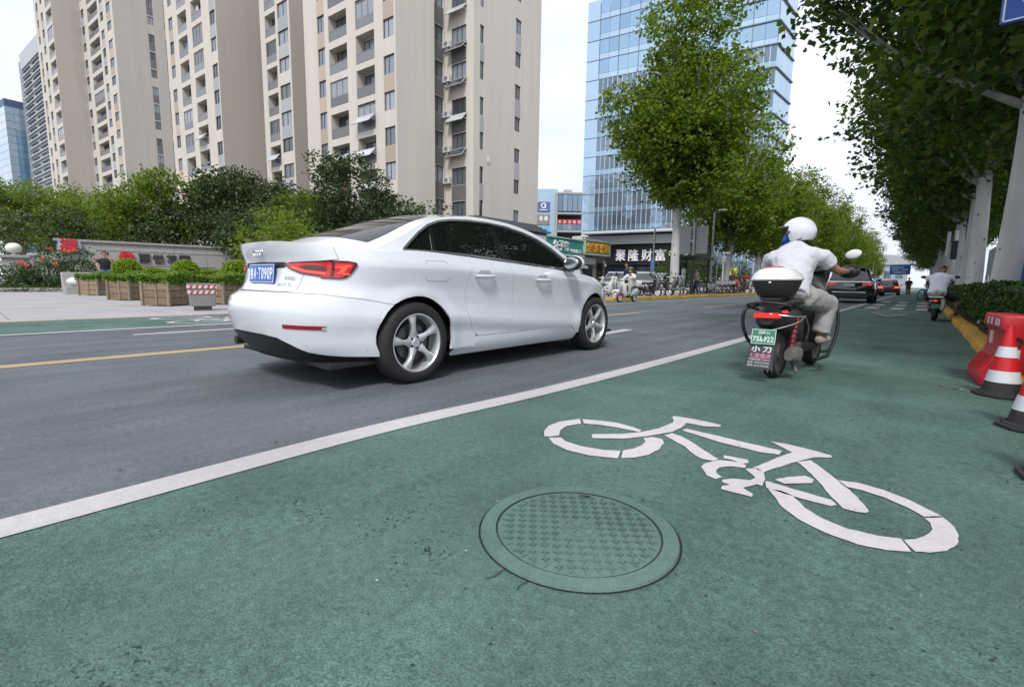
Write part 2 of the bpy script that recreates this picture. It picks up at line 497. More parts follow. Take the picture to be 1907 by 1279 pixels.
BIKE = [
  [ (-1.446,2.324), (-1.502,2.192), (-1.500,2.083), (-1.459,1.988), (-1.405,1.922), (-1.358,1.985), (-1.407,2.064), (-1.425,2.152), (-1.389,2.245) ],
  [ (-1.432,2.328), (-1.358,2.366), (-1.246,2.401), (-1.133,2.389), (-1.081,2.369), (-1.079,2.330), (-1.204,2.323), (-1.300,2.299), (-1.380,2.261) ],
  [ (-1.383,1.924), (-1.307,1.863), (-1.202,1.834), (-1.097,1.845), (-0.978,1.900), (-1.012,2.000), (-1.084,1.954), (-1.197,1.927), (-1.289,1.938), (-1.336,1.967) ],
  [ (-0.965,1.917), (-0.924,1.964), (-0.891,2.045), (-0.885,2.144), (-0.910,2.261), (-0.939,2.306), (-0.992,2.300), (-1.017,2.252), (-0.983,2.205), (-0.974,2.144), (-0.983,2.069), (-1.007,2.010) ],
  [ (-1.245,2.122), (-1.128,2.244), (-1.073,2.335), (-1.029,2.458), (-1.013,2.620), (-1.022,2.667), (-1.060,2.736), (-1.061,2.769), (-0.957,2.784), (-0.856,2.783), (-0.788,2.771), (-0.787,2.728), (-0.854,2.680), (-0.954,2.676), (-0.945,2.639), (-0.939,2.557), (-0.946,2.454), (-0.987,2.362), (-1.027,2.273), (-1.090,2.171), (-1.210,2.072) ],
  [ (-0.956,2.372), (-0.938,2.434), (-0.885,2.419), (-0.803,2.360), (-0.719,2.281), (-0.630,2.211), (-0.643,2.171), (-0.685,2.161), (-0.727,2.186), (-0.806,2.271), (-0.897,2.333) ],
  [ (-0.918,2.521), (-0.911,2.569), (-0.664,2.550), (-0.435,2.533), (-0.434,2.467), (-0.515,2.443), (-0.708,2.460) ],
  [ (-0.507,2.647), (-0.454,2.666), (-0.370,2.658), (-0.247,2.629), (-0.240,2.594), (-0.299,2.545), (-0.338,2.461), (-0.371,2.384), (-0.436,2.179), (-0.484,2.212), (-0.452,2.327), (-0.413,2.485), (-0.394,2.545), (-0.462,2.607) ],
  [ (-0.352,2.420), (-0.308,2.488), (-0.265,2.422), (-0.188,2.305), (-0.108,2.164), (-0.065,2.050), (-0.072,2.027), (-0.096,2.016), (-0.138,2.013), (-0.183,2.096), (-0.251,2.247), (-0.310,2.358) ],
  [ (-0.408,2.089), (-0.390,2.091), (-0.315,2.078), (-0.236,2.071), (-0.180,2.067), (-0.159,2.030), (-0.172,2.006), (-0.244,2.002), (-0.321,2.004), (-0.389,2.018) ],
  [ (-0.657,2.062), (-0.658,2.119), (-0.626,2.196), (-0.572,2.226), (-0.516,2.222), (-0.511,2.178), (-0.560,2.160), (-0.594,2.111), (-0.595,2.067), (-0.581,2.033), (-0.552,2.004), (-0.566,1.967), (-0.606,1.982) ],
  [ (-0.628,2.278), (-0.529,2.295), (-0.513,2.257), (-0.534,2.220), (-0.576,2.241), (-0.616,2.239) ],
  [ (-0.506,2.170), (-0.467,2.214), (-0.431,2.171), (-0.413,2.108), (-0.406,2.024), (-0.424,2.030), (-0.458,1.955), (-0.413,1.920), (-0.410,1.890), (-0.471,1.885), (-0.520,1.884), (-0.526,1.915), (-0.505,1.948), (-0.538,1.955), (-0.543,1.981), (-0.515,2.022), (-0.456,2.053), (-0.446,2.093) ],
  [ (-0.382,2.128), (-0.347,2.199), (-0.295,2.263), (-0.260,2.239), (-0.259,2.195), (-0.307,2.147), (-0.342,2.112), (-0.366,2.120) ],
  [ (-0.183,2.302), (-0.122,2.327), (-0.037,2.314), (0.051,2.260), (0.130,2.178), (0.084,2.131), (0.036,2.185), (-0.033,2.232), (-0.106,2.251), (-0.148,2.248) ],
  [ (-0.381,2.011), (-0.358,1.970), (-0.306,1.876), (-0.240,1.809), (-0.159,1.768), (-0.074,1.754), (-0.004,1.774), (0.053,1.812), (0.027,1.889), (-0.030,1.861), (-0.105,1.848), (-0.182,1.875), (-0.240,1.920), (-0.297,2.009), (-0.340,2.027) ],
  [ (0.085,2.119), (0.134,2.170), (0.161,2.106), (0.169,2.040), (0.162,1.966), (0.136,1.894), (0.096,1.845), (0.063,1.823), (0.034,1.884), (0.062,1.916), (0.090,1.976), (0.105,2.038), (0.100,2.089) ],
]
b = MB()
bmv = [p for poly in BIKE for p in poly]
for poly in BIKE:
    n = len(poly)
    ar = sum(poly[i][0] * poly[(i + 1) % n][1] - poly[(i + 1) % n][0] * poly[i][1] for i in range(n))
    if ar < 0: poly = poly[::-1]
    # slightly ragged stencil edges
    pts = []
    for i in range(n):
        p = Vector(poly[i]); q = Vector(poly[(i + 1) % n]); pts.append(p)
        k = int((q - p).length / .035)
        nn = Vector((-(q - p).y, (q - p).x)).normalized()
        for j in range(1, k + 1):
            pts.append(p + (q - p) * (j / (k + 1)) + nn * random.uniform(-.0022, .0022))
    b.add([(p.x, p.y, .0082) for p in pts], [tuple(range(len(pts)))])
bm = bmesh.new()
_me = b.mesh('bicycle_symbol', white_paint2); bm.from_mesh(_me)
bmesh.ops.triangulate(bm, faces=bm.faces, ngon_method='EAR_CLIP'); bm.to_mesh(_me); bm.free()
struct(link_mesh('bicycle_symbol', _me))

def small_bike_symbol(cx, cy, sx, sy):
    b = MB()
    def ring(x, y, r):
        n = 24
        for k in range(n):
            a0, a1 = 2 * PI * k / n, 2 * PI * (k + 1) / n
            b.quad(*[(cx + sx * (x + rr * math.cos(a)), cy + sy * (y + rr * math.sin(a)), .0082) for rr, a in ((r * .78, a0), (r, a0), (r, a1), (r * .78, a1))])
    def seg(p, q, w_):
        p, q = Vector(p), Vector(q); d = (q - p).normalized(); nn = Vector((-d.y, d.x)) * w_ / 2
        b.quad(*[(cx + sx * v.x, cy + sy * v.y, .0086) for v in (p - nn, q - nn, q + nn, p + nn)])
    ring(-.5, 0, .34); ring(.5, 0, .34)
    seg((-.5, 0), (-.2, .42), .07); seg((-.2, .42), (.3, .42), .07); seg((.3, .42), (.5, 0), .07); seg((-.2, .42), (.08, 0), .07); seg((.08, 0), (.36, .5), .07); seg((.08, 0), (.5, 0), .06); seg((-.32, .5), (-.06, .52), .07)
    return struct(b.build('far_bicycle_symbol', white_paint))
small_bike_symbol(-10.35, 2.85, 1.05, 1.5)

# give-way triangle, stop dashes and the crossing further up the bike lane
b = MB()
tri = [(-1.14, 18.6), (-.17, 18.15), (-.62, 16.45)]
c0 = Vector((-.64, 17.75, 0))
for i in range(3):
    p, q = Vector((*tri[i], .008)), Vector((*tri[(i + 1) % 3], .008)); c1 = Vector((c0.x, c0.y, .008))
    b.quad(p, q, q + (c1 - q) * .26, p + (c1 - p) * .26)
struct(b.build('give_way_triangle', white_paint))
for i, x in enumerate((-1.45, -.86, -.24)):
    ribbon('give_way_dash', [(20.0 - .1 * i, x), (20.22 - .1 * i, x)], .46, .008, white_paint)
for j, (y0, y1) in enumerate(((21.6, 23.6), (25.6, 27.8), (30.5, 33.0))):
    for x in (-1.35, -.62, .1):
        ribbon('crossing_bar', [(y0, x), (y1, x + .05)], .36, .008, white_paint)
# entrance forecourt on the left, pavements
sheet('forecourt', [(-62, -60), (-11.55, -60), (-11.45, 17.6), (-14.5, 18.6), (-62, 18.6)], .006, paving)
# paving joints: real shallow seams between rows of slabs
b = MB()
for x in np.arange(-40, -12.0, 2.4):
    b.box((x, -1, .0068), (.025, 38, .0016))
for y in np.arange(-9, 17, 2.4):
    b.box((-26, y, .0066), (28, .025, .0016))
stuff(b.build('paving_joints', mat('paving joint', (.2, .19, .19), .9)))
b = MB(); b.prism([(-10.42, 18.9), (-10.36, 300), (-16.6, 300), (-16.6, 19.2), (-13.5, 18.75)], -.02, .12)
struct(b.build('pavement', pavement_grey))
b = MB(); b.prism([(-16.6, 19.0), (-16.6, 300), (-120, 300), (-120, 19.0)], -.02, .10)
struct(b.build('courtyard', pavement_grey))
b = MB(); b.prism([(.80, -30), (.80, 300), (2.1, 300), (2.1, -30)], -.02, .09)
struct(b.build('planting_strip', soil))
b = MB(); b.prism([(2.1, -30), (2.1, 300), (60, 300), (60, -30)], -.02, .10)
struct(b.build('right_pavement', pavement_grey))

# kerb stones, one object each
kerb_yellow = mat('yellow kerb paint', (.50, .27, .035), .75, var=.22, scale=7, bump=.35, bscale=40, objvar=.12)
kerb_grey = mat('grey kerb stone', (.32, .31, .30), .8, var=.2, scale=7, bump=.3, bscale=40, objvar=.12)
def kerb_mesh(name, m, l, w_, h):
    b = MB(); b.box((0, 0, h / 2 - .02), (w_, l - .012, h + .04))
    return b.mesh(name, m, bevel=.018, smooth=40)
rk = empty('kerb', (.71, 0, 0)); rk['label'] = 'yellow painted kerb beside the hedge on the right'; rk['kind'] = 'structure'
km = kerb_mesh('kerb_stone', kerb_yellow, .98, .19, .13)
for i in range(78):
    y = -4.0 + i * .98
    o = link_mesh('kerb_stone', km, rk)
    o.location = (random.uniform(-.012, .012) + (.02 if y > 15 else 0), y, random.uniform(-.012, .006))
    o.rotation_euler = (0, random.uniform(-.012, .012), random.uniform(-.012, .012))
lk_ = empty('kerb', (-10.34, 0, 0)); lk_['label'] = 'yellow painted kerb along the far pavement with the trees'; lk_['kind'] = 'structure'
km2 = kerb_mesh('kerb_stone', kerb_yellow, 1.0, .17, .16)
for i in range(60):
    o = link_mesh('kerb_stone', km2, lk_)
    o.location = (random.uniform(-.012, .012) + .002 * i * 1.0, 19.4 + i, random.uniform(-.01, .01))
for i, (x, y, a) in enumerate(((-.42, 18.83, 1.2), (-1.35, 18.62, 1.42), (-2.33, 18.52, 1.5))):
    o = link_mesh('kerb_stone', km2, lk_)
    o.location = (x, y, -.03 - .035 * i); o.rotation_euler = (0, 0, a)

# manhole cover set in the green lane
iron_paint = ground_mat('painted iron', (.092, .152, .134), .22, streak=0, patch=.2, dirt=(.055, .09, .076), light=(.15, .22, .20), bump=.4)
groove_m = mat('dark groove', (.03, .045, .038), .95)  # one dark tone for the groove ring and the cuts
dark_gap = mat('dark gap', (.008, .010, .009), .95)
mh = empty('manhole_cover', (-.772, 1.248, 0), R(38), 'round green tinted manhole cover set in the near bike lane', 'manhole cover')
mh.scale = (.885, .885, 1)
b = MB()
b.lathe([(.300, .010), (.300, .014), (.352, .013), (.356, .004)], 72); b.build('frame_ring', iron_paint, mh, smooth=30)
b = MB(); b.lathe([(.356, .0062), (.362, .0064)], 72); b.build('joint', dark_gap, mh)
b = MB(); b.lathe([(.0001, .0105), (.292, .0105)], 72); b.build('lid', iron_paint, mh)
b = MB(); b.lathe([(.293, .0075), (.300, .0075)], 72); b.build('groove', groove_m, mh)
b = MB()
for i in range(-6, 7):
    for j in range(-6, 7):
        x, y = i * .041, j * .041
        rr = math.hypot(x, y)
        if rr < .066 or rr > .272: continue
        M_ = Matrix.Translation((x + .0, y, .0125)) @ Matrix.Rotation(.12, 4, 'Z')
        b.box((0, 0, 0), (.028, .0065, .005), M=M_)
        b.box((0, 0, .0002), (.0065, .028, .005), M=M_)
for k in range(40):
    a = 2 * PI * k / 40
    b.box((.27 * math.cos(a), .27 * math.sin(a), .0115), (.022, .006, .003), a)
stuff(b.build('tread_pattern', ground_mat('worn tread', (.072, .122, .106), .25, streak=0, patch=.35, light=(.14, .20, .18), bump=.3), mh, bevel=0))
b = MB(); b.lathe([(.052, .010), (.053, .0145), (.060, .0145), (.061, .010)], 40)
for k in range(6):
    a = 2 * PI * k / 6
    b.bar((.01 * math.cos(a), .01 * math.sin(a), .012), (.04 * math.cos(a), .04 * math.sin(a), .012), .006, .004)
b.build('centre_boss', iron_paint, mh, smooth=30)
b = MB(); b.box((.06, .262, .0118), (.055, .018, .001), -.25); b.build('pry_slot', dark_gap, mh)
# saw cuts beside the cover
b = MB()
for path in ([(-.803, .945), (-.809, .915), (-.806, .890), (-.817, .866)], [(-.730, .955), (-.726, .925), (-.731, .905), (-.724, .885)]):
    for p, q in zip(path, path[1:]): b.bar((p[0], p[1], .0046), (q[0], q[1], .0046), random.uniform(.004, .007), .0012)
struct(b.build('saw_cut', groove_m))

# scattered road grit, chips and fallen leaves
def scatter(name, n, xr, yr, size, m, z=.009, flat=.35):
    V = []; F = []
    for i in range(n):
        x, y = random.uniform(*xr), random.uniform(*yr); s_ = size * random.uniform(.4, 1.3); a = random.uniform(0, 6.3)
        k = len(V)
        for j in range(5):
            aa = a + j * 2 * PI / 5; rr = s_ * random.uniform(.6, 1.2)
            V.append((x + rr * math.cos(aa) * 1.2, y + rr * math.sin(aa), z + random.uniform(0, flat) * s_))
        F.append(tuple(range(k, k + 5)))
    b = MB(); b.add(V, F); return stuff(b.build(name, m))
scatter('fallen_leaves', 9, (-1.2, .6), (.8, 6), .009, mat('dry leaf', (.16, .10, .05), .8, island=.5), .012)
scatter('fallen_leaves', 60, (.2, .62), (5, 40), .02, mat('dry leaf light', (.25, .18, .06), .8, island=.5), .012)
scatter('road_grit', 500, (-8.5, -2.2), (.3, 12), .006, mat('grit', (.03, .03, .032), .9), .003)
scatter('road_grit', 700, (-1.9, .6), (.45, 6), .0035, mat('lane grit', (.02, .035, .03), .9), .006)
scatter('road_grit', 90, (-1.9, .6), (.45, 6), .004, mat('pale grit', (.32, .36, .33), .9), .006)


# ================================================================ BUILDINGS
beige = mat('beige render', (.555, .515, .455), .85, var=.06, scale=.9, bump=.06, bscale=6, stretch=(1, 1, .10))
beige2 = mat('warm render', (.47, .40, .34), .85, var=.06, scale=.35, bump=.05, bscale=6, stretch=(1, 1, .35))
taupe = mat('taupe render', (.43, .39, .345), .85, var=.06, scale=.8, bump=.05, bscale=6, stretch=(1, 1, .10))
spandrel_tan = mat('tan spandrel', (.43, .355, .285), .8, objvar=.12)
spandrel_grey = mat('grey spandrel', (.36, .365, .385), .7, objvar=.12)
spandrel_dark = mat('dark spandrel', (.13, .125, .12), .7)
frame_dark = mat('dark window frame', (.045, .045, .048), .5)
frame_grey = mat('grey window frame', (.20, .205, .21), .5)
rail_mat = mat('balcony glass rail', (.16, .165, .175), .25, objvar=.25)
concrete = mat('concrete', (.36, .345, .325), .85, var=.12, scale=2, bump=.2, bscale=30)
ac_white = mat('aged white casing', (.55, .55, .53), .5, var=.1, scale=3)
solar_white = mat('collector glass', (.52, .55, .60), .18, spec=.8, objvar=.12)
solar_dark = mat('collector dark glass', (.035, .045, .07), .1, spec=.8)

def window_glass(name, c0, c1, c2, rough=.05):
    """each pane object takes its own tone: curtain, sky mirror or dark room"""
    m = bpy.data.materials.new(name); m.use_nodes = True
    nt = m.node_tree; b = nt.nodes['Principled BSDF']
    oi = nt.nodes.new('ShaderNodeObjectInfo')
    r = nt.nodes.new('ShaderNodeValToRGB'); r.color_ramp.interpolation = 'CONSTANT'
    for i, (p, c) in enumerate(((0, c0), (.45, c1), (.75, c2))):
        if i > 1: r.color_ramp.elements.new(.5)
        r.color_ramp.elements[i].position = p; r.color_ramp.elements[i].color = (*c, 1)
    lk(nt, oi.outputs['Random'], r.inputs['Fac'])
    lk(nt, r.outputs['Color'], b.inputs['Base Color'])
    b.inputs['Roughness'].default_value = rough; b.inputs['Specular IOR Level'].default_value = .9
    return m
pane_mat = window_glass('flat window pane', (.10, .115, .13), (.24, .27, .31), (.05, .056, .06))
pane_light = window_glass('flat window pane light', (.20, .235, .29), (.30, .33, .38), (.12, .14, .17))

class Facade:
    """a wall plane with real openings: u along the wall, v up, depth goes inwards"""
    def __init__(s, o, ang):
        s.o = Vector(o); s.u = Vector((math.cos(ang), math.sin(ang), 0)); s.n = Vector((math.sin(ang), -math.cos(ang), 0))  # outward normal
    def P(s, u, v, d=0.0): return s.o + s.u * u + Vector((0, 0, v)) - s.n * d
    def M(s, u, v, d=0.0):
        p = s.P(u, v, d); return frame_M(p, s.u, (0, 0, 1))
    def wall(s, mb, w_, h, holes, v0=0.0):
        us = sorted({0.0, w_} | {x for q in holes for x in (q[0], q[2]) if 0 < x < w_})
        vs = sorted({v0, h} | {x for q in holes for x in (q[1], q[3]) if v0 < x < h})
        for i in range(len(us) - 1):
            for j in range(len(vs) - 1):
                cu, cv = (us[i] + us[i + 1]) / 2, (vs[j] + vs[j + 1]) / 2
                if any(q[0] < cu < q[2] and q[1] < cv < q[3] for q in holes): continue
                mb.quad(s.P(us[i], vs[j]), s.P(us[i + 1], vs[j]), s.P(us[i + 1], vs[j + 1]), s.P(us[i], vs[j + 1]))
        for q in holes:
            a, b_, c, d, dep = q[:5]; d = min(d, h); b_ = max(b_, v0)
            for (x0, y0, x1, y1) in ((a, b_, a, d), (c, d, c, b_), (a, d, c, d), (c, b_, a, b_)):
                mb.quad(s.P(x0, y0), s.P(x0, y0, dep), s.P(x1, y1, dep), s.P(x1, y1))
            if len(q) > 5 and q[5]:
                mb.quad(s.P(a, b_, dep), s.P(c, b_, dep), s.P(c, d, dep), s.P(a, d, dep))

_WC = {}
def window_part(F, u, v, w_, h, parent, dep=.16, split=(.5,), fm=None, pm=None):
    """a window frame as a part, its pane as a sub-part; alike windows share their meshes"""
    fm = fm or frame_dark; pm = pm or pane_mat
    key = (round(w_, 2), round(h, 2), split, fm.name, pm.name)
    if key not in _WC:
        b = MB(); t = .055
        b.box((0, h / 2 - t / 2, 0), (w_, t, .07)); b.box((0, -h / 2 + t / 2, 0), (w_, t, .07))
        b.box((-w_ / 2 + t / 2, 0, 0), (t, h - 2 * t, .07)); b.box((w_ / 2 - t / 2, 0, 0), (t, h - 2 * t, .07))
        for q in split: b.box((-w_ / 2 + w_ * q, 0, 0), (t * .9, h - 2 * t, .065))
        p = MB(); p.box((0, 0, -.012), (w_ - t * .6, h - t * .6, .012))
        _WC[key] = (b.mesh('window', fm), p.mesh('pane', pm))
    wo = link_mesh('window', _WC[key][0], parent); wo.matrix_local = F.M(u + w_ / 2, v + h / 2, dep)
    link_mesh('pane', _WC[key][1], wo)
    return wo

_BC = {}
def box_part(name, F, u, v, w_, h, d0, d1, m, parent, bevel=0):
    """plain slab lying between depths d0 and d1 (negative = proud of the wall)"""
    key = (name, round(w_, 2), round(h, 2), round(d1 - d0, 2), m.name)
    if key not in _BC:
        b = MB(); b.box((0, 0, 0), (w_, h, d1 - d0)); _BC[key] = b.mesh(name, m, bevel=bevel)
    o = link_mesh(name, _BC[key], parent); o.matrix_local = F.M(u + w_ / 2, v + h / 2, (d0 + d1) / 2)
    return o

_SC = {}
def collector(F, u, v, w_, parent, m):
    """sloping solar water panel hung under a window"""
    k = (round(w_, 2), m.name)
    if k not in _SC:
        b = MB(); T = Matrix.Rotation(R(-42), 4, 'X')
        b.box((0, 0, 0), (w_, .95, .05), M=T); fr = b.mesh('collector_panel', m)
        c = MB(); t = .05
        for x in (-w_ / 2 + t / 2, w_ / 2 - t / 2): c.box((x, 0, .004), (t, .96, .062), M=T)
        for y in (-.455, .455): c.box((0, y, .004), (w_, t, .062), M=T)
        c.box((-w_ / 2 + .1, -.1, -.25), (.04, .04, .5)); c.box((w_ / 2 - .1, -.1, -.25), (.04, .04, .5))
        _SC[k] = (fr, c.mesh('collector_frame', ac_white))
    o = link_mesh('collector_panel', _SC[k][0], parent); o.matrix_local = F.M(u + w_ / 2, v, -.40)
    link_mesh('collector_frame', _SC[k][1], o)
    return o

def ac_unit(F, u, v, parent):
    if 'ac' not in _SC:
        b = MB(); b.box((0, 0, 0), (.8, .58, .32)); me = b.mesh('air_conditioner', ac_white, bevel=.02)
        c = MB(); c.lathe([(.0001, .165), (.2, .165), (.21, .160)], 16); c2 = c.mesh('fan_grille', frame_grey)
        _SC['ac'] = (me, c2)
    o = link_mesh('air_conditioner', _SC['ac'][0], parent); o.matrix_local = F.M(u, v, -.26)
    link_mesh('fan_grille', _SC['ac'][1], o)

plant_leaf = leaf_mat('balcony plant', [(.03, .08, .015), (.06, .13, .02), (.10, .18, .03)], .3)
def balcony(F, u0, u1, v0, hop, parent, rail_h=.85, dep=.85, rm=None, wins=True):
    w_ = u1 - u0
    if random.random() < .14:      # glazed in by its owner
        box_part('balcony_rail', F, u0 + .01, v0 + .02, w_ - .02, rail_h - .1, .03, .10, rm or rail_mat, parent)
        window_part(F, u0 + .01, v0 + rail_h - .08, w_ - .02, hop - rail_h + .06, parent, .08, (.33, .66), frame_grey, pane_mat)
        return
    box_part('balcony_rail', F, u0 + .01, v0 + .02, w_ - .02, rail_h - .1, .03, .10, rm or rail_mat, parent)
    box_part('hand_rail', F, u0 + .01, v0 + rail_h - .06, w_ - .02, .06, .02, .12, frame_grey, parent)
    window_part(F, u0 + .12, v0 + .1, w_ - .2, hop - .14, parent, dep - .05, (.3, .62), frame_dark, pane_mat)
    if random.random() < .12:      # washing or a screen hung inside the opening
        box_part('hung_cloth', F, u0 + .3 + random.random() * .6, v0 + .9, .7, .9, .4, .43, cloth_wash[random.randrange(3)], parent)
cloth_wash = [mat('washing pale', (.5, .5, .52), .9), mat('washing blue', (.10, .16, .30), .9), mat('washing rose', (.38, .14, .14), .9)]

# ---- nearest apartment block (its two wings)
TH5 = R(5)
def bframe(a, b_): return (a * math.cos(TH5) - b_ * math.sin(TH5), a * math.sin(TH5) + b_ * math.cos(TH5), 0)
def apartment(name, a, b_, label):
    return empty(name, bframe(a, b_), TH5, label, 'apartment block', 'beige apartment blocks on the left')

A = apartment('apartment_block', -31.1, 27.3, 'nearest beige apartment block, its balconies right above the white car roof')
mbw = MB()
fs = Facade((-12.6, 0, 0), 0)                 # south face of the left wing, u runs east
H = 2.75; N = 12; HT = H * N + 1
cols = dict(W1=(2.1, 3.2), B1=(3.8, 6.4), B2=(7.6, 10.0), W2=(11.1, 12.4))
def o2(x): return x
holes = []
for k in range(N):
    for c in ('W1', 'W2'): holes.append((cols[c][0], H * k + .72, cols[c][1], H * k + 2.17, .16, False))
    for c in ('B1', 'B2'): holes.append((cols[c][0], H * k - .42 if k else .1, cols[c][1], H * k + 1.72 + (.12 if c == 'B2' else 0), .85, True))
fs.wall(mbw, 12.6, HT, holes)
fe = Facade((0, 0, 0), PI / 2); fe.wall(mbw, 4.3, HT, [])
fr_ = Facade((-.4, 4.3, 0), PI / 2)
holes = []
for k in range(N): holes.append((.25, 2.95 * k + .9, 1.55, 2.95 * k + 2.3, .2, False))
fr_.wall(mbw, 1.9, HT, holes)
mbw.quad((0, 4.3, 0), (-.4, 4.3, 0), (-.4, 4.3, HT), (0, 4.3, HT))
f1 = Facade((-.4, 6.1, 0), 0); H1 = 2.95; N1 = 12
holes = []
for k in range(N1): holes.append((.72, H1 * k + .55, 2.45, H1 * k + 2.05, .16, False))
f1.wall(mbw, 3.3, HT, holes)
f2 = Facade((2.9, 6.1, 0), PI / 2)
holes = []
for k in range(N1):
    holes.append((.85, H1 * k + .65, 1.40, H1 * k + 2.15, .16, False)); holes.append((6.15, H1 * k + .6, 7.1, H1 * k + 1.95, .16, False))
f2.wall(mbw, 10.6, HT, holes)
# back, far sides and roof close the volume
mbw.quad((2.9, 16.7, 0), (-12.6, 16.7, 0), (-12.6, 16.7, HT), (2.9, 16.7, HT))
mbw.quad((-12.6, 16.7, 0), (-12.6, 0, 0), (-12.6, 0, HT), (-12.6, 16.7, HT))
mbw.add([(-12.6, 0, HT), (0, 0, HT), (0, 4.3, HT), (-.4, 4.3, HT), (-.4, 6.1, HT), (2.9, 6.1, HT), (2.9, 16.7, HT), (-12.6, 16.7, HT)], [tuple(range(8))])
mbw.build('wall', beige, A)
random.seed(11)
for k in range(N):
    for c in ('W1', 'W2'):
        u0, u1 = cols[c]
        window_part(fs, u0, H * k + .72, u1 - u0, 1.45, A, .14, (.42,), frame_dark, pane_light)
        if k % 2 == (0 if c == 'W2' else 1) or c == 'W1':
            if k: box_part('spandrel', fs, u0, H * k - .56, u1 - u0, 1.26, -.004, .05, spandrel_tan, A)
    for c in ('B1', 'B2'):
        u0, u1 = cols[c]
        balcony(fs, u0, u1, H * k - .40 if k else .1, 2.1, A)
    window_part(fr_, .25, 2.95 * k + .9, 1.3, 1.4, A, .18, (.5,), frame_dark, pane_mat)
    if k: box_part('spandrel', fr_, .25, 2.95 * k - .62, 1.3, 1.5, -.004, .05, spandrel_dark, A)
for k in range(N1):
    window_part(f1, .72, H1 * k + .55, 1.73, 1.5, A, .14, (.33, .66), frame_dark, pane_mat)
    if k in (1, 3, 5, 7, 9): box_part('spandrel', f1, .72, H1 * k - .86, 1.73, 1.38, -.004, .05, spandrel_tan if k < 3 else spandrel_dark, A)
    window_part(f2, .85, H1 * k + .65, .55, 1.5, A, .14, (), frame_dark, pane_mat)
    if k % 2: box_part('spandrel', f2, .85, H1 * k - .78, .55, 1.4, -.004, .05, spandrel_grey, A)
    window_part(f2, 6.15, H1 * k + .6, .95, 1.35, A, .14, (.5,), frame_dark, pane_mat)
    if k % 2 == 0 and k: box_part('spandrel', f2, 6.15, H1 * k - .98, .95, 1.55, -.004, .05, spandrel_grey, A)
for k, m_ in ((4, solar_dark), (5, solar_white), (6, solar_dark), (7, solar_dark), (8, solar_white)): collector(f1, .55, H1 * k + .32, 2.0, A, m_)
for k, c, m_ in ((3, 'B2', solar_white), (4, 'B2', solar_white), (4, 'B1', solar_white), (5, 'B2', solar_white)):
    collector(fs, cols[c][0] + .1, H * k + .42, cols[c][1] - cols[c][0] - .1, A, m_)
for k, dv in ((1, 0), (2, 1.9), (3, 1.3), (4, .6), (6, .9), (7, .6), (5, .8)):
    if k in (2,): continue
    ac_unit(f1, .38, H1 * k + .6 + dv * .3, A)
b = MB(); b.ell((2.93, 8.2, 11.7), (.06, .25, .35), 10, 8); b.build('wall_lamp', ac_white, A, smooth=60)

def side_block(a, b_, w_, dep, Hf, N, cols, label, wallm, east=None, rail_m=None, skew=0.0):
    """an apartment block further back: a facade of window and balcony columns, a plain end wall facing the street"""
    B = apartment('apartment_block', a, b_, label)
    HT = Hf * N + 1
    S = Facade((-w_, 0, 0), 0); E = Facade((0, 0, 0), PI / 2)
    mb = MB(); me_ = MB(); holes = []
    for k in range(N):
        for t, u0, u1, dv in cols:
            if t == 'W': holes.append((u0, Hf * k + .7 + dv, u1, Hf * k + 2.15 + dv, .16, False))
            else: holes.append((u0, max(.1, Hf * k - .45 + dv), u1, Hf * k + 1.75 + dv, .85, True))
    S.wall(mb, w_, HT, holes)
    eh = []
    for (u0, u1, kind) in (east or []):
        for k in range(N): eh.append((u0, Hf * k + .75, u1, Hf * k + 2.1, .16, False))
    E.wall(me_, dep, HT, eh)
    mb.quad((0, dep, 0), (-w_, dep, 0), (-w_, dep, HT), (0, dep, HT)); mb.quad((-w_, dep, 0), (-w_, 0, 0), (-w_, 0, HT), (-w_, dep, HT))
    mb.quad((-w_, 0, HT), (0, 0, HT), (0, dep, HT), (-w_, dep, HT))
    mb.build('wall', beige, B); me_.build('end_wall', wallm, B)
    for k in range(N):
        for i, (t, u0, u1, dv) in enumerate(cols):
            if t == 'W':
                window_part(S, u0, Hf * k + .7 + dv, u1 - u0, 1.45, B, .14, (.5,), frame_dark, pane_mat if i % 2 else pane_light)
                if k and (k + i) % 3: box_part('spandrel', S, u0, Hf * k - .58 + dv, u1 - u0, 1.26, -.004, .05, spandrel_grey if i % 2 else spandrel_tan, B)
            else: balcony(S, u0, u1, max(.1, Hf * k - .45 + dv), 2.15, B, rm=rail_m)
        for (u0, u1, kind) in (east or []):
            window_part(E, u0, Hf * k + .75, u1 - u0, 1.35, B, .14, (.5,), frame_dark, pane_mat)
            if k and k % 3: box_part('spandrel', E, u0, Hf * k - .6, u1 - u0, 1.33, -.004, .05, spandrel_dark, B)
    return B, S
random.seed(5)
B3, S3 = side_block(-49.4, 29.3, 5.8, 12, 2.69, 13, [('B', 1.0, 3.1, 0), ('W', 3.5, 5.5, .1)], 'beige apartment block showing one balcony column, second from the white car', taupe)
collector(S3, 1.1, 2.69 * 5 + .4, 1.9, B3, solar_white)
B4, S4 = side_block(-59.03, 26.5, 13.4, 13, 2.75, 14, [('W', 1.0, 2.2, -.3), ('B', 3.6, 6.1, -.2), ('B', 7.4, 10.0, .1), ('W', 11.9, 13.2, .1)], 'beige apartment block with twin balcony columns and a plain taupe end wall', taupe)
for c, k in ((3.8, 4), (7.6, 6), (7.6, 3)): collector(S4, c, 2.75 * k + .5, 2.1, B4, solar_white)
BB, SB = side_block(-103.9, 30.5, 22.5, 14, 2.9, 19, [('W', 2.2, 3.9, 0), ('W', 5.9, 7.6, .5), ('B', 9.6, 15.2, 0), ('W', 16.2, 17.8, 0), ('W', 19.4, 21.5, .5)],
                    'tall beige apartment tower with a plain end wall carrying dark window strips', taupe, east=[(4.85, 5.75, 0), (7.4, 8.9, 1)])
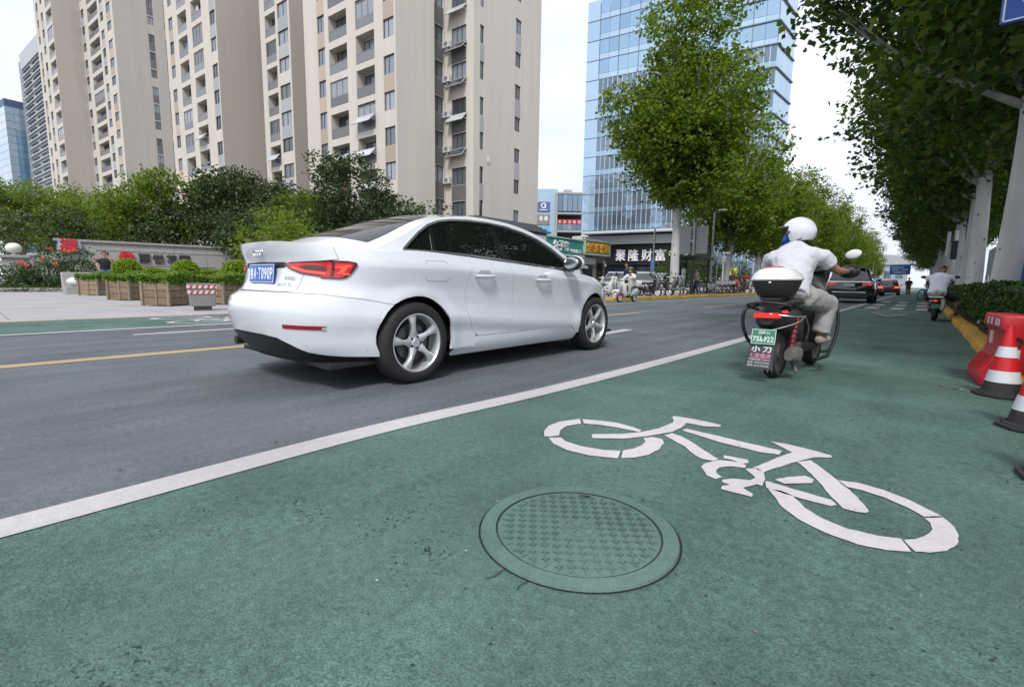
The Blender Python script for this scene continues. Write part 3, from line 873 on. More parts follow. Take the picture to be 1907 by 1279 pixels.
BC, SC_ = side_block(-120.6, 26.5, 11.5, 14, 2.9, 20, [('W', 1.2, 2.6, 0), ('W', 4.2, 5.7, .4), ('B', 7.6, 11.3, 0)], 'leftmost slim beige apartment tower, its balconies at the corner', taupe)

# ---- glass office tower
th = R(11)
gl_frame = mat('pale mullion', (.55, .58, .62), .35, .3)
gl_dark = mat('dark mullion', (.10, .13, .16), .4)
def tower_glass(name, c0, c1, rough=.04, metal=.75):
    m = bpy.data.materials.new(name); m.use_nodes = True
    nt = m.node_tree; b = nt.nodes['Principled BSDF']
    oi = nt.nodes.new('ShaderNodeObjectInfo'); r = nt.nodes.new('ShaderNodeMix'); r.data_type = 'RGBA'
    r.inputs[6].default_value = (*c0, 1); r.inputs[7].default_value = (*c1, 1)
    lk(nt, oi.outputs['Random'], r.inputs[0]); lk(nt, r.outputs[2], b.inputs['Base Color'])
    b.inputs['Metallic'].default_value = metal; b.inputs['Roughness'].default_value = rough
    # slight pillowing of the panes bends reflections
    tc = nt.nodes.new('ShaderNodeTexCoord'); n = nt.nodes.new('ShaderNodeTexNoise'); n.inputs['Scale'].default_value = .5
    lk(nt, tc.outputs['Object'], n.inputs['Vector'])
    bp = nt.nodes.new('ShaderNodeBump'); bp.inputs['Strength'].default_value = .25; bp.inputs['Distance'].default_value = .12
    lk(nt, n.outputs['Fac'], bp.inputs['Height']); lk(nt, bp.outputs['Normal'], b.inputs['Normal'])
    return m
glass_blue = tower_glass('blue curtain glass', (.27, .42, .56), (.36, .52, .67))
glass_pale = tower_glass('pale blue panel', (.40, .55, .70), (.46, .61, .75), .12, .6)
glass_low = tower_glass('dark low glass', (.07, .09, .11), (.17, .21, .25), .04, .4)
glass_mid = tower_glass('vision glass', (.12, .18, .24), (.22, .31, .39), .04, .6)
grey_clad = mat('grey cladding', (.34, .36, .38), .45, .3, var=.04, scale=1)

gc = (-4.5 * math.cos(th) - 112 * math.sin(th), -4.5 * math.sin(th) + 112 * math.cos(th), 0)
G = empty('office_tower', gc, th, 'blue glass office tower standing behind the left hand plane trees', 'office tower')
FS = Facade((-39.6, 0, 0), 0); GH = 64.0
ea = PI / 2 - R(15.7)
FE = Facade((0, 0, 0), ea)
EL = 10.4
_TG = {}
def pane_obj(F, u, v, w_, h, m, parent, dep=.0, name='glass_pane'):
    k = (round(w_, 2), round(h, 2), m.name)
    if k not in _TG:
        b = MB(); b.box((0, 0, 0), (w_ - .05, h - .05, .06)); _TG[k] = b.mesh(name, m)
    o = link_mesh(name, _TG[k], parent); o.matrix_local = F.M(u + w_ / 2, v + h / 2, dep + .03)
    return o
core = MB()
c2_ = FE.P(EL, 0); 
core.prism([(-39.3, .35), (-.4, .35), (c2_.x - .4, c2_.y), (-39.3, c2_.y)], 12.4, GH - .3)
core.prism([(-39.3, 4.5), (-30.6, 4.5), (-9.5, 4.5), (-9.5, .35), (-.4, .35), (c2_.x - .4, c2_.y), (-39.3, c2_.y)], 0, 12.4)
core.build('core_wall', mat('core wall', (.06, .065, .07), .8), G)
FH = 4.3; ZB = 13.2
nfl = int((GH - ZB) / FH)
bays = [(0, 3.1)] + [(3.1 + 2.28 * i, 2.28) for i in range(16)]
for k in range(nfl + 1):
    v = ZB + FH * k
    if v + FH > GH + 1: break
    for i, (u, w_) in enumerate(bays):
        if i == 0: pane_obj(FS, u, v, w_, FH, glass_pale, G)
        else:
            up_ = k > 7
            pane_obj(FS, u, v + 1.25, w_, FH - 1.25, glass_blue if up_ else glass_mid, G)
            pane_obj(FS, u, v, w_, 1.25, glass_pale if up_ else glass_blue, G, name='spandrel_panel')
for k in range(nfl + 1):
    v = ZB + FH * k
    for i in range(3):
        pane_obj(FE, i * 3.45, v, 3.45, FH, glass_pale, G)
mu = MB()
for i in range(1, 17):
    for q in (0, .5):
        u = 3.1 + 2.28 * (i - 1) + 2.28 * q
        p0, p1 = FS.P(u, ZB), FS.P(u, ZB + FH * 8 if True else GH)
        mu.bar(p0 - FS.n * -.05, p1 - FS.n * -.05, .10, .14, up=FS.u)
stuff(mu.build('mullions', gl_frame, G))
mu = MB()
for k in range(nfl + 1):
    v = ZB + FH * k
    mu.bar(FS.P(0, v, -.04), FS.P(39.6, v, -.04), .12, .10)
for u in [3.1 + 4.56 * i for i in range(9)]:
    mu.bar(FS.P(u, ZB + FH * 8, -.04), FS.P(u, GH, -.04), .10, .12, up=FS.u)
stuff(mu.build('transoms', gl_dark, G))
# projecting floor ledges at the street corner
for k in range(nfl + 1):
    v = ZB + FH * (k + 1)
    b = MB()
    for j in (0,):
        b.bar(FS.P(32.5, v, -.14), FS.P(39.6, v, -.14), .28, .22); b.bar(FE.P(0, v, -.14), FE.P(EL, v, -.14), .28, .22)
    b.build('floor_ledge', mat('ledge metal', (.13, .17, .19), .45, .4) if k == 0 else bpy.data.materials['ledge metal'], G)
# podium: white edged canopy, dark lobby recess, pillars, glazed right hand part
b = MB(); b.box((-20, -.9, 12.6), (39.6, 2.2, .55)); b.build('canopy', mat('canopy edge', (.55, .57, .60), .4), G, bevel=.05)
b = MB(); b.box((-25, .35, 10.9), (29.5, .5, 2.0)); b.build('fascia', grey_clad, G, bevel=.03)
b = MB(); b.box((-22.3, 2.2, 7.4), (24.6, .3, 4.6)); b.box((-22.3, 1.6, 5.25), (24.6, 1.2, .25)); b.build('sign_board', mat('dark sign board', (.02, .022, .025), .3), G)
white_sign = mat('white letter face', (.75, .76, .78), .4, emis=(1, 1, 1), estr=.05)
for i, ch in enumerate('聚隆财富中心'):
    text_obj('sign_letter', ch, 2.45, 2.75, white_sign, frame_M((-30.0 + 3.12 * i, 1.95, 7.35), (1, 0, 0), (0, 0, 1)), G, depth=.35, bold=.012)
for i in range(9):
    pane_obj(Facade((-35, 4.0, 0), 0), i * 2.75, .2, 2.75, 4.6, glass_low, G)
for i in range(9):
    pane_obj(Facade((-35, 4.0, 0), 0), i * 2.75, 9.8, 2.75, 2.3, glass_low, G)
for x in (-38.6, -34.8): 
    b = MB(); b.box((x, .5, 5.8), (.9, .9, 11.6)); b.build('pillar', grey_clad, G, bevel=.03)
for i in range(4):
    for k in range(3): pane_obj(Facade((-9.4, 0, 0), 0), i * 2.35, .15 + 4.05 * k, 2.35, 4.05, glass_mid, G)
for k in range(3):
    for i in range(3): pane_obj(FE, i * 3.45, .15 + 4.05 * k, 3.45, 4.05, glass_mid, G)
mu = MB()
for i in range(9): mu.bar(Vector((-9.4 + 1.175 * i, -.06, .1)), Vector((-9.4 + 1.175 * i, -.06, 12.3)), .10, .14, up=(1, 0, 0))
stuff(mu.build('mullions', gl_frame, G))
b = MB(); b.box((-5.3, -.12, 3.6), (2.3, .06, 1.6)); b.build('window_poster', mat('lime poster', (.50, .58, .06), .5), G)
text_obj('window_lettering', '城市会客厅', 9.0, 1.1, white_sign, frame_M((-9.6, -.16, 1.9), (1, 0, 0), (0, 0, 1)), G, depth=.03, bold=.0)

# ---- towers far to the left
def far_tower(name, loc, rz, label):
    return empty(name, loc, rz, label, 'tower', 'office towers far behind on the left')
t1_wall = mat('blue grey wall', (.27, .30, .33), .6)
t1_band = mat('pale floor band', (.42, .45, .47), .6)
T1 = far_tower('office_tower', (-336, 31, 0), R(5), 'distant grey office tower with rows of triple windows')
F1 = Facade((0, 0, 0), 0)
b = MB(); b.box((26, 10, 52), (52, 20, 104)); b.build('wall', t1_wall, T1)
b = MB(); b.box((-3.5, 9.5, 51), (5, 19, 102)); b.build('side_wing', mat('dark grey side', (.20, .235, .25), .5), T1)
b = MB(); b.box((26, -.2, 100.5), (52, .6, 7)); b.build('parapet', t1_band, T1)
_w = MB(); _w.box((0, 0, 0), (3.6, 1.7, .3)); wm_ = _w.mesh('window', mat('dark far window', (.09, .105, .12), .15))
_w = MB(); _w.box((0, 0, 0), (52, .7, .5)); bm_ = _w.mesh('floor_band', t1_band)
for k in range(28):
    z = 6 + 3.3 * k
    o = link_mesh('floor_band', bm_, T1); o.location = (26, -.2, z - 1.35)
    if k < 5: continue
    for g_ in range(3):
        for q in range(3):
            o = link_mesh('window', wm_, T1); o.location = (5.5 + 17 * g_ + 4.4 * q, -.05, z)
T2 = far_tower('office_tower', (-345.5, 24.2, 0), R(8), 'distant blue glass tower at the left edge with a red emblem near its top')
b = MB(); b.box((-15, 9, 42.5), (30, 18, 85)); b.build('wall', mat('tower wall', (.06, .12, .19), .5), T2)
g2 = tower_glass('distant blue glass', (.20, .38, .54), (.32, .50, .64), .1, .5)
g3 = tower_glass('distant pale glass', (.46, .58, .68), (.54, .64, .74), .15, .5)
FT = Facade((0.05, 0, 0), PI / 2); FU = Facade((-30, -.05, 0), 0)
for k in range(24):
    for i in range(6):
        pane_obj(FT, i * 3, 3.4 * k, 3, 3.3, g3 if k > 20 or (i in (0, 4) and k > 8) else g2, T2)
    for i in range(4): pane_obj(FU, i * 7.5, 3.4 * k, 7.5, 3.3, g3, T2)
b = MB(); b.box((.35, 13.0, 82.3), (.3, 4.6, 3.4)); em = b.build('emblem_panel', mat('red emblem', (.50, .035, .04), .4), T2)
b = MB(); 
for dz, dy, wy in ((1.0, .3, 2.8), (0, .6, 2.6), (-1.0, .3, 2.8)): b.box((.55, 13.0 + dy, 82.3 + dz), (.12, wy, .32))
b.build('emblem_stripes', white_sign, em)

# ---- low shops beside the road, seen over the bonnet
def shop(name, y0, y1, label):
    return empty(name, (-17.5, y0, .0), 0, label, 'shop')
S = shop('shop', 18.6, 23.4, 'grey roofed shop with a white sign and red lettering next to the teal sign')
roof_metal = mat('grey metal roof', (.17, .185, .20), .5, .3, var=.08)
b = MB(); b.box((-2.0, 2.4, 1.6), (4, 4.8, 3.2)); b.build('wall', mat('shop wall grey', (.35, .35, .37), .7), S)
b = MB()
for i in range(4): b.box((-.8 - .35 * i, 2.4, 3.72 + .16 * i), (2.2, 5.4, .10))
b.box((-1.2, 2.4, 3.62), (2.6, 5.0, .12)); b.build('roof', roof_metal, S)
b = MB(); b.box((.12, 2.45, 3.04), (.18, 4.6, .98)); sg = b.build('sign_board', mat('white sign board', (.55, .55, .58), .5), S, bevel=.02)
red_letter = mat('red letter', (.50, .02, .02), .4)
text_obj('lettering', '大众烟酒', 2.5, .44, red_letter, frame_M((.22, 3.0, 2.86), (0, 1, 0), (0, 0, 1)), sg, depth=.06, bold=.03)
b = MB(); b.box((.02, 2.4, 1.15), (.06, 3.6, 2.1)); b.build('shop_window', dark_glass, S)
S = shop('shop', 23.45, 27.3, 'shop with a teal sign and white lettering in the middle of the row')
teal = mat('teal sign', (.045, .26, .235), .45, var=.05)
b = MB(); b.box((-2, 1.92, 1.6), (4, 3.84, 3.2)); b.build('wall', mat('shop wall dark green', (.03, .09, .075), .6), S)
b = MB(); b.box((.15, 1.92, 3.0), (.24, 3.84, .92)); sg = b.build('sign_board', teal, S)
pale_trim = mat('pale green trim', (.36, .50, .46), .5)
b = MB(); b.box((.17, 1.92, 3.52), (.34, 3.9, .08)); b.box((.22, 1.92, 2.48), (.40, 3.95, .13)); b.build('sign_frame', pale_trim, S)
white_letter = mat('white sign letters', (.74, .75, .77), .4)
for i, ch in enumerate('包子客'):
    text_obj('lettering', ch, .50, .62, white_letter, frame_M((.28, .72 + .58 * i, 3.04), (0, 1, 0), (0, 0, 1)), sg, depth=.09, bold=.03)
text_obj('lettering', '牛肉包子', 1.25, .24, white_letter, frame_M((.28, 3.0, 2.78), (0, 1, 0), (0, 0, 1)), sg, depth=.06, bold=.02)
b = MB(); b.add([(.05, .1, 2.38), (.05, 3.7, 2.38), (.75, 3.7, 1.85), (.75, .1, 1.85), (.05, .1, 2.33), (.05, 3.7, 2.33), (.75, 3.7, 1.80), (.75, .1, 1.80)],
      [(0, 3, 2, 1), (4, 5, 6, 7), (0, 1, 5, 4), (1, 2, 6, 5), (2, 3, 7, 6), (3, 0, 4, 7)]); b.build('awning', mat('green awning', (.02, .14, .11), .6), S)
b = MB(); b.box((.76, 1.9, 1.78), (.05, 3.7, .16)); b.build('awning_edge', pale_trim, S)
b = MB(); b.box((.03, 1.9, .95), (.06, 3.0, 1.7)); b.build('shop_window', dark_glass, S)
S = shop('shop', 27.4, 30.7, 'shop with an ochre lettered sign at the right end of the row')
b = MB(); b.box((-2, 1.65, 1.5), (4, 3.3, 3.0)); b.build('wall', mat('shop wall taupe', (.20, .19, .18), .7), S)
b = MB(); b.box((.2, 1.65, 3.15), (.35, 3.3, .98)); sg = b.build('sign_board', mat('olive sign', (.27, .30, .23), .5), S)
b = MB()
for dy, dz, wy, wz in ((0, .46, 3.34, .1), (0, -.46, 3.34, .1), (-1.62, 0, .1, .9), (1.62, 0, .1, .9)): b.box((.25, 1.65 + dy, 3.15 + dz), (.38, wy, wz))
b.build('sign_frame', mat('sage trim', (.38, .46, .36), .5), sg)
ochre = mat('ochre letter', (.75, .36, .02), .4)
for i, ch in enumerate('全客隆烤串'):
    text_obj('lettering', ch, .52, .60, ochre, frame_M((.38, .42 + .60 * i, 3.14), (0, 1, 0), (0, 0, 1)), sg, depth=.07, bold=.03)
b = MB(); b.box((.06, 1.1, 2.25), (.1, 1.6, .42)); b.build('menu_panel', mat('pale panel', (.5, .5, .51), .5), S)
b = MB(); b.box((.03, 1.0, 1.0), (.06, 1.2, 1.9)); b.box((.03, 2.6, 1.1), (.06, .8, 2.1)); b.build('door', dark_glass, S)
b = MB(); b.box((.10, 3.1, 2.2), (.14, .14, .3)); b.ell((.2, 3.1, 2.0), (.07, .07, .09)); b.build('wall_lamp', ac_white, S)
b = MB(); b.box((-1.4, 2.0, 3.75), (.8, .5, .6)); b.build('roof_unit', ac_white, S)

# ---- billboard building and the open fronted building behind the shops
D = empty('billboard_building', (-60.2, 77.7, 0), R(40), 'pale blue building with stacked billboards between the apartment block and open fronted building', 'building')
b = MB(); b.box((2.0, 4, 9.6), (4.4, 8, 19.2)); b.build('wall', mat('pale blue cladding', (.36, .50, .62), .4, .2, var=.05, scale=.5), D)
for z, h, c, nm in ((15.7, 1.9, (.10, .12, .30), 'indigo'), (13.2, 2.0, (.20, .185, .18), 'grey'), (10.6, 2.4, (.10, .42, .70), 'azure')):
    b = MB(); b.box((1.45, -.1, z), (2.5, .16, h)); bo = b.build('billboard', mat('%s billboard' % nm, c, .5, var=.35 if nm == 'grey' else .1, scale=1.5), D)
    if nm == 'indigo':
        b = MB(); b.lathe([(.34, 0), (.52, 0), (.52, .05), (.34, .05)], 20, frame_M((1.4, -.19, 15.95), (1, 0, 0), (0, 0, 1))); b.box((1.75, -.21, 15.85), (.25, .05, .7)); b.box((1.4, -.2, 15.1), (1.6, .04, .12)); b.build('emblem', white_sign, bo)
    if nm == 'grey':
        b = MB(); b.ell((.95, -.2, 13.4), (.38, .05, .55)); b.ell((1.95, -.2, 13.4), (.42, .05, .5)); b.build('pictured_figures', mat('pale print', (.6, .58, .57), .5), bo)
D = empty('open_front_building', (-56.9, 80.0, 0), R(41), 'grey building with open galleries and red banners left of the glass tower', 'building')
b = MB(); b.box((2.6, 5.5, 9.2), (5.4, 8, 18.4)); b.build('wall', mat('gallery wall', (.05, .05, .055), .8), D)
b = MB()
b.box((-.05, .6, 9.2), (.35, 2.4, 18.4))
for z in (18.3, 14.4, 10.9, 7.2): b.box((2.6, .6, z), (5.2, 2.4, .35))
b.build('slab', mat('gallery slab', (.36, .36, .37), .7), D)
for i in range(5):
    b = MB(); b.box((.65 + .98 * i, -.5, 16.4), (.9, .1, 3.2)); b.build('glass_pane', glass_mid, D)
    b = MB(); b.box((.65 + .98 * i, -.5, 11.7), (.9, .08, 1.1)); b.build('glass_pane', glass_mid, D)
red_banner = mat('red banner', (.45, .05, .06), .6, objvar=.15)
for z in (12.75, 8.9):
    for i, ch in enumerate('欢迎光临店'):
        b = MB(); b.box((.65 + .98 * i, -.45, z), (.88, .06, .9)); bo = b.build('banner', red_banner, D)
        text_obj('lettering', ch, .55, .55, white_sign, frame_M((.65 + .98 * i, -.485, z), (1, 0, 0), (0, 0, 1)), bo, depth=.02)
b = MB(); b.box((2.4, 2, 18.9), (1.6, 1.2, .8)); b.build('roof_unit', concrete, D)
# ---- building across the far end of the road
D = empty('end_building', (-41, 368, 0), R(0), 'long pale grey building across the far end of the road', 'building')
b = MB(); b.prism([(0, 0), (34, 0), (34, 14), (0, 14)], 0, 14); b.build('wall', mat('far pale wall', (.33, .34, .36), .8), D)
b = MB(); b.prism([(-2, 14), (16, 21), (36, 18.5), (36, 14)], 0, 16, Matrix(((1, 0, 0, 0), (0, 0, 1, -1), (0, 1, 0, 0), (0, 0, 0, 1)))); b.build('roof', mat('far roof', (.36, .37, .40), .7), D)
for i in range(6):
    b = MB(); b.box((3 + 5.5 * i, -.1, 8), (3.4, .3, 4)); b.build('window', glass_mid, D)
# ---- blue site hoarding and kiosk beyond the right hand hedge
blue_hoard = mat('blue hoarding', (.012, .105, .34), .5, var=.08, scale=3)
D = empty('site_hoarding', (2.9, 8, .1), 0, 'blue corrugated site hoarding behind the right hand tree trunks', 'hoarding')
for i in range(10):
    b = MB()
    for j in range(6): b.box((0, .165 + .33 * j, .95), (.05 + .03 * (j % 2), .33, 1.9))
    o = b.build('hoarding_panel', blue_hoard, D); o.location = (0, 2.0 * i, 0)
b = MB(); b.box((0, 10, 1.95), (.12, 20.2, .12)); b.build('top_rail', grey_metal, D)
D = empty('kiosk', (3.4, 31, .1), 0, 'dark kiosk with a small blue panel seen between two right hand trunks', 'kiosk')
b = MB(); b.box((1.5, 3, 1.3), (3, 6, 2.6)); b.build('wall', mat('kiosk wall', (.05, .07, .075), .7), D)
b = MB(); b.box((1.4, 3, 2.7), (3.6, 6.6, .2)); b.build('roof', mat('kiosk roof', (.10, .16, .18), .6), D)
b = MB(); b.box((1.0, -.06, 1.9), (1.2, .08, .5)); b.build('blue_panel', mat('blue panel', (.03, .16, .42), .5), D)
for y0, ln, h, x in ((42, 26, 5, 7), (72, 40, 7, 8)):
    D = empty('roadside_building', (x, y0, 0), 0, ('low' if h == 5 else 'long grey') + ' building behind the right hand row of trees', 'building')
    b = MB(); b.box((4, ln / 2, h / 2), (8, ln, h)); b.build('wall', mat('roadside wall', (.16, .19, .20), .7, var=.1, scale=.4), D)
    for i in range(int(ln / 4)):
        b = MB(); b.box((-.05, 2 + 4 * i, 2.0), (.1, 2.6, 1.8)); b.build('window', glass_low, D)

# ================================================================ TREES AND PLANTING
def leaf_cloud(name, pts, size, m, sharp=1.0, droop=.3, up=.55, aspect=.72):
    """leaf-sized folded blades at the given points: (n,3) array"""
    n = len(pts)
    d = rng.normal(size=(n, 3)); d /= np.linalg.norm(d, axis=1)[:, None]
    nrm = rng.normal(size=(n, 3)) * (1 - up) + np.array([0, 0, up]); nrm /= np.linalg.norm(nrm, axis=1)[:, None]
    ax = d - nrm * (d * nrm).sum(1)[:, None]; ax /= np.linalg.norm(ax, axis=1)[:, None]
    ax[:, 2] -= droop; ax /= np.linalg.norm(ax, axis=1)[:, None]
    sd = np.cross(nrm, ax); sd /= np.linalg.norm(sd, axis=1)[:, None]
    nn = np.cross(ax, sd)
    s = size * rng.uniform(.6, 1.25, n)[:, None]
    v = np.empty((n, 4, 3))
    v[:, 0] = pts - ax * s * .5
    v[:, 1] = pts + sd * s * .5 * aspect + nn * s * .10
    v[:, 2] = pts + ax * s * .55
    v[:, 3] = pts - sd * s * .5 * aspect + nn * s * .10
    f = np.arange(n * 4).reshape(n, 4)
    f2 = np.concatenate([f[:, [0, 1, 2]], f[:, [0, 2, 3]]], 1).reshape(-1, 3)
    return np_mesh(name, v.reshape(-1, 3), f2, m, 3)

def clump_points(blobs, per, cl_n, cl_r, shell=.62):
    """blobs: (centre, radii). leaves gather in twig clumps, mostly in the outer part of each blob"""
    P = []
    for c, r in blobs:
        c = np.array(c); r = np.array(r)
        vol = (r[0] * r[1] * r[2]) ** (2 / 3)
        k = max(3, int(per * vol))
        d = rng.normal(size=(k, 3)); d /= np.linalg.norm(d, axis=1)[:, None]
        q = rng.uniform(shell**3, 1.0, k) ** (1 / 3)
        cc = c + d * q[:, None] * r
        # thin out at random so that the sky shows through
        off = rng.normal(size=(k, cl_n, 3)) * cl_r * np.array([1, 1, .7])
        P.append((cc[:, None, :] + off).reshape(-1, 3))
    return np.concatenate(P)

bark_white = mat('lime washed bark', (.50, .50, .49), .9, var=.10, scale=3.0, bump=.35, bscale=18, stretch=(1, 1, .35))
def bark_mat():
    """lime wash worn off in dark vertical flecks"""
    m = bpy.data.materials.new('lime washed trunk'); m.use_nodes = True
    nt = m.node_tree; b = nt.nodes['Principled BSDF']; b.inputs['Roughness'].default_value = .9
    tc = nt.nodes.new('ShaderNodeTexCoord')
    def noise(sc, st, det=4):
        mp = nt.nodes.new('ShaderNodeMapping'); mp.inputs['Scale'].default_value = st; lk(nt, tc.outputs['Object'], mp.inputs['Vector'])
        n = nt.nodes.new('ShaderNodeTexNoise'); n.inputs['Scale'].default_value = sc; n.inputs['Detail'].default_value = det; lk(nt, mp.outputs['Vector'], n.inputs['Vector']); return n.outputs['Fac']
    def mr(x, a, c, lo, hi):
        r = nt.nodes.new('ShaderNodeMapRange'); r.inputs[1].default_value = a; r.inputs[2].default_value = c; r.inputs[3].default_value = lo; r.inputs[4].default_value = hi
        lk(nt, x, r.inputs[0]); return r.outputs[0]
    f = mr(noise(7, (1, 1, .55), 5), .655, .70, 0, 1)
    t = mr(noise(2.2, (1, 1, .3)), .3, .7, .78, 1.08)
    vm = nt.nodes.new('ShaderNodeVectorMath'); vm.operation = 'SCALE'; vm.inputs[0].default_value = (.53, .535, .53); lk(nt, t, vm.inputs['Scale'])
    x = nt.nodes.new('ShaderNodeMix'); x.data_type = 'RGBA'; lk(nt, f, x.inputs[0]); lk(nt, vm.outputs[0], x.inputs[6]); x.inputs[7].default_value = (.10, .085, .07, 1)
    lk(nt, x.outputs[2], b.inputs['Base Color'])
    bp = nt.nodes.new('ShaderNodeBump'); bp.inputs['Strength'].default_value = .5; bp.inputs['Distance'].default_value = .02
    lk(nt, noise(22, (1, 1, .4)), bp.inputs['Height']); lk(nt, bp.outputs['Normal'], b.inputs['Normal'])
    return m
trunk_white = bark_mat()
limb_bark = mat('plane limb bark', (.25, .25, .215), .9, var=.3, scale=4, bump=.4, bscale=18, stretch=(1, 1, .35))
bark_brown = mat('brown bark', (.11, .085, .065), .9, var=.3, scale=5, bump=.5, bscale=25, stretch=(1, 1, .3))
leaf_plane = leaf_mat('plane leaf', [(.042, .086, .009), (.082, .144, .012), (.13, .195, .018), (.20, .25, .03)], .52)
leaf_shade = leaf_mat('shaded plane leaf', [(.022, .050, .009), (.036, .080, .011), (.062, .115, .015), (.115, .16, .026)], .46)  # plane leaf colours darkened to stand in for shade in the near crowns
leaf_dark = leaf_mat('dark leaf', [(.018, .036, .012), (.030, .056, .016), (.048, .078, .022), (.085, .11, .04)], .25)
leaf_fresh = leaf_mat('fresh leaf', [(.055, .105, .014), (.095, .165, .018), (.15, .22, .028), (.20, .24, .05)], .50)
leaf_hedge = leaf_mat('hedge leaf', [(.016, .042, .010), (.028, .068, .014), (.046, .098, .018), (.08, .14, .03)], .25, .4)
leaf_lime = leaf_mat('lime leaf', [(.10, .17, .012), (.16, .25, .014), (.22, .31, .02), (.28, .36, .04)], .4)
leaf_rose = leaf_mat('rose leaf', [(.022, .055, .016), (.035, .080, .02), (.055, .11, .026)], .25)
petal = leaf_mat('coral petal', [(.55, .05, .03), (.70, .12, .06), (.75, .22, .12)], .3)

def limb(b, p0, d, ln, r0, r1, bend=.25, n=7, up=.12):
    P = [Vector(p0)]; d = Vector(d).normalized()
    for i in range(n):
        d = (d + Vector((random.uniform(-bend, bend), random.uniform(-bend, bend), random.uniform(-bend, bend) * .6 + up)) * .35).normalized()
        P.append(P[-1] + d * (ln / n))
    b.tube(P, [r0 + (r1 - r0) * i / n for i in range(n + 1)], 8)
    return P

def plane_tree_parts(seed, h_fork, r_base, limbs, blobs, per, size, m, lean=(0, 0), cl=(9, .20)):
    random.seed(seed)
    b = MB()
    path = []; rad = []
    for i in range(9):
        t = i / 8; z = -.1 + (h_fork + .15) * t
        path.append((lean[0] * t + .03 * math.sin(4 * t + seed), lean[1] * t + .03 * math.cos(3 * t + seed), z))
        rad.append(r_base * (1.0 - .30 * t + .22 * max(0, .12 - t) / .12 + (.10 if i == 8 else 0)))
    b.tube(path, rad, 14)
    trunk = b.mesh('trunk', trunk_white, smooth=60)
    top = Vector(path[-1])
    b = MB()
    for (d, ln, r0) in limbs:
        P = limb(b, top - Vector((0, 0, .25)), d, ln, r0, r0 * .35)
        for q in (3, 5, 6):
            dd = Vector(d) + Vector((random.uniform(-.8, .8), random.uniform(-.8, .8), random.uniform(-.1, .6)))
            P2 = limb(b, P[q], dd, ln * .55, r0 * .42, r0 * .12, .4)
            for qq in (3, 5): limb(b, P2[qq], dd + Vector((random.uniform(-.9, .9), random.uniform(-.9, .9), .2)), ln * .3, r0 * .16, .01, .5, 5)
    lim = b.mesh('limbs', limb_bark, smooth=60)
    pts = clump_points(blobs, per, cl[0], cl[1])
    cr_ = leaf_cloud('crown', pts, size, m)
    return trunk, lim, cr_

def place_tree(parts, loc, rz, sc, label, group, name='plane_tree', cat='tree'):
    t = empty(name, loc, rz, label, cat, group); t.scale = (sc, sc, sc)
    for nm, me in zip(('trunk', 'limbs', 'crown'), parts): link_mesh(nm, me, t)
    return t

# --- plane trees on the far side: tall, narrow, with a few leaders
def crown_blobs(seed, n, h0, h1, rmax, leaders):
    r_ = random.Random(seed); B = []
    for (lx, ly, ltop, lr) in leaders:
        z = h0
        while z < ltop:
            t = (z - h0) / (ltop - h0)
            rr = lr * (.55 + .9 * math.sin(PI * min(1, .12 + .80 * t)) ) * (1 if t < .75 else 1 - (t - .75) * 1.9)
            a = r_.uniform(0, 6.3); q = rr * .45
            B.append(((lx * (.25 + .75 * t) + q * math.cos(a), ly * (.25 + .75 * t) + q * math.sin(a), z), (rr * r_.uniform(.75, 1.05), rr * r_.uniform(.75, 1.05), rr * r_.uniform(.7, .95))))
            z += rr * .62
    for i in range(n):
        a = r_.uniform(0, 6.3); t = r_.uniform(0, .62); R0 = rmax * (1 - .55 * t) * r_.uniform(.7, 1.0)
        rr = r_.uniform(.75, 1.35)
        B.append(((R0 * math.cos(a), R0 * math.sin(a), h0 + (h1 - h0) * t), (rr, rr, rr * .8)))
    return B
LIMBS = [((.5, .2, 1.1), 6, .16), ((-.6, .1, 1.0), 6, .15), ((.1, -.6, 1.2), 6, .14), ((-.1, .5, 1.4), 7, .15)]
treeA = plane_tree_parts(3, 5.2, .30, LIMBS, crown_blobs(3, 13, 6.6, 16, 3.7, [(-.7, .1, 18.6, 1.55), (2.0, -.2, 19.6, 1.75), (.5, .6, 14.5, 2.3), (-4.1, -.3, 12.2, 1.25), (3.6, .2, 12.5, 1.3), (-2.3, .3, 12.6, 1.5), (.3, -1.2, 12.5, 2.0)]), 15, .24, leaf_plane, (-.05, .1), (17, .26))
treeB = plane_tree_parts(8, 4.2, .24, LIMBS, crown_blobs(8, 14, 4.8, 14, 3.6, [(.9, .4, 14.0, 2.2), (-1.2, -.3, 12.5, 2.0), (.2, -.6, 10.5, 2.4)]), 13, .26, leaf_plane, (.55, .2), (17, .27))
treeC = plane_tree_parts(15, 4.4, .23, LIMBS, crown_blobs(21, 14, 4.6, 13, 3.8, [(-.6, .5, 12.6, 2.1), (1.4, .2, 11.4, 2.0), (0, -.8, 10.0, 2.3)]), 9, .28, leaf_plane, (-.2, .2), (17, .27))
GL = 'plane trees along the far pavement'
place_tree(treeA, (-11.75, 29.4, .1), R(40), 1.0, 'tall white trunked plane tree by the far kerb in front of the glass tower', GL)
place_tree(treeB, (-12.3, 41.0, .1), .4, 1.0, 'second plane tree along the far kerb, its trunk leaning right', GL)
place_tree(treeC, (-11.9, 50, .1), 2.0, 1.02, 'third plane tree along the far kerb with a dark slim trunk', GL)
for i, y in enumerate((59, 68, 77, 87, 98, 110, 123, 138, 155, 175)):
    place_tree((treeB, treeC)[i % 2], (-11.9 + .15 * random.uniform(-1, 1), y, .1), 1.3 * i + .5, .95 + .06 * (i % 3), ORD[i + 3] + ' plane tree of the far row, counting from the one before the glass tower', GL)

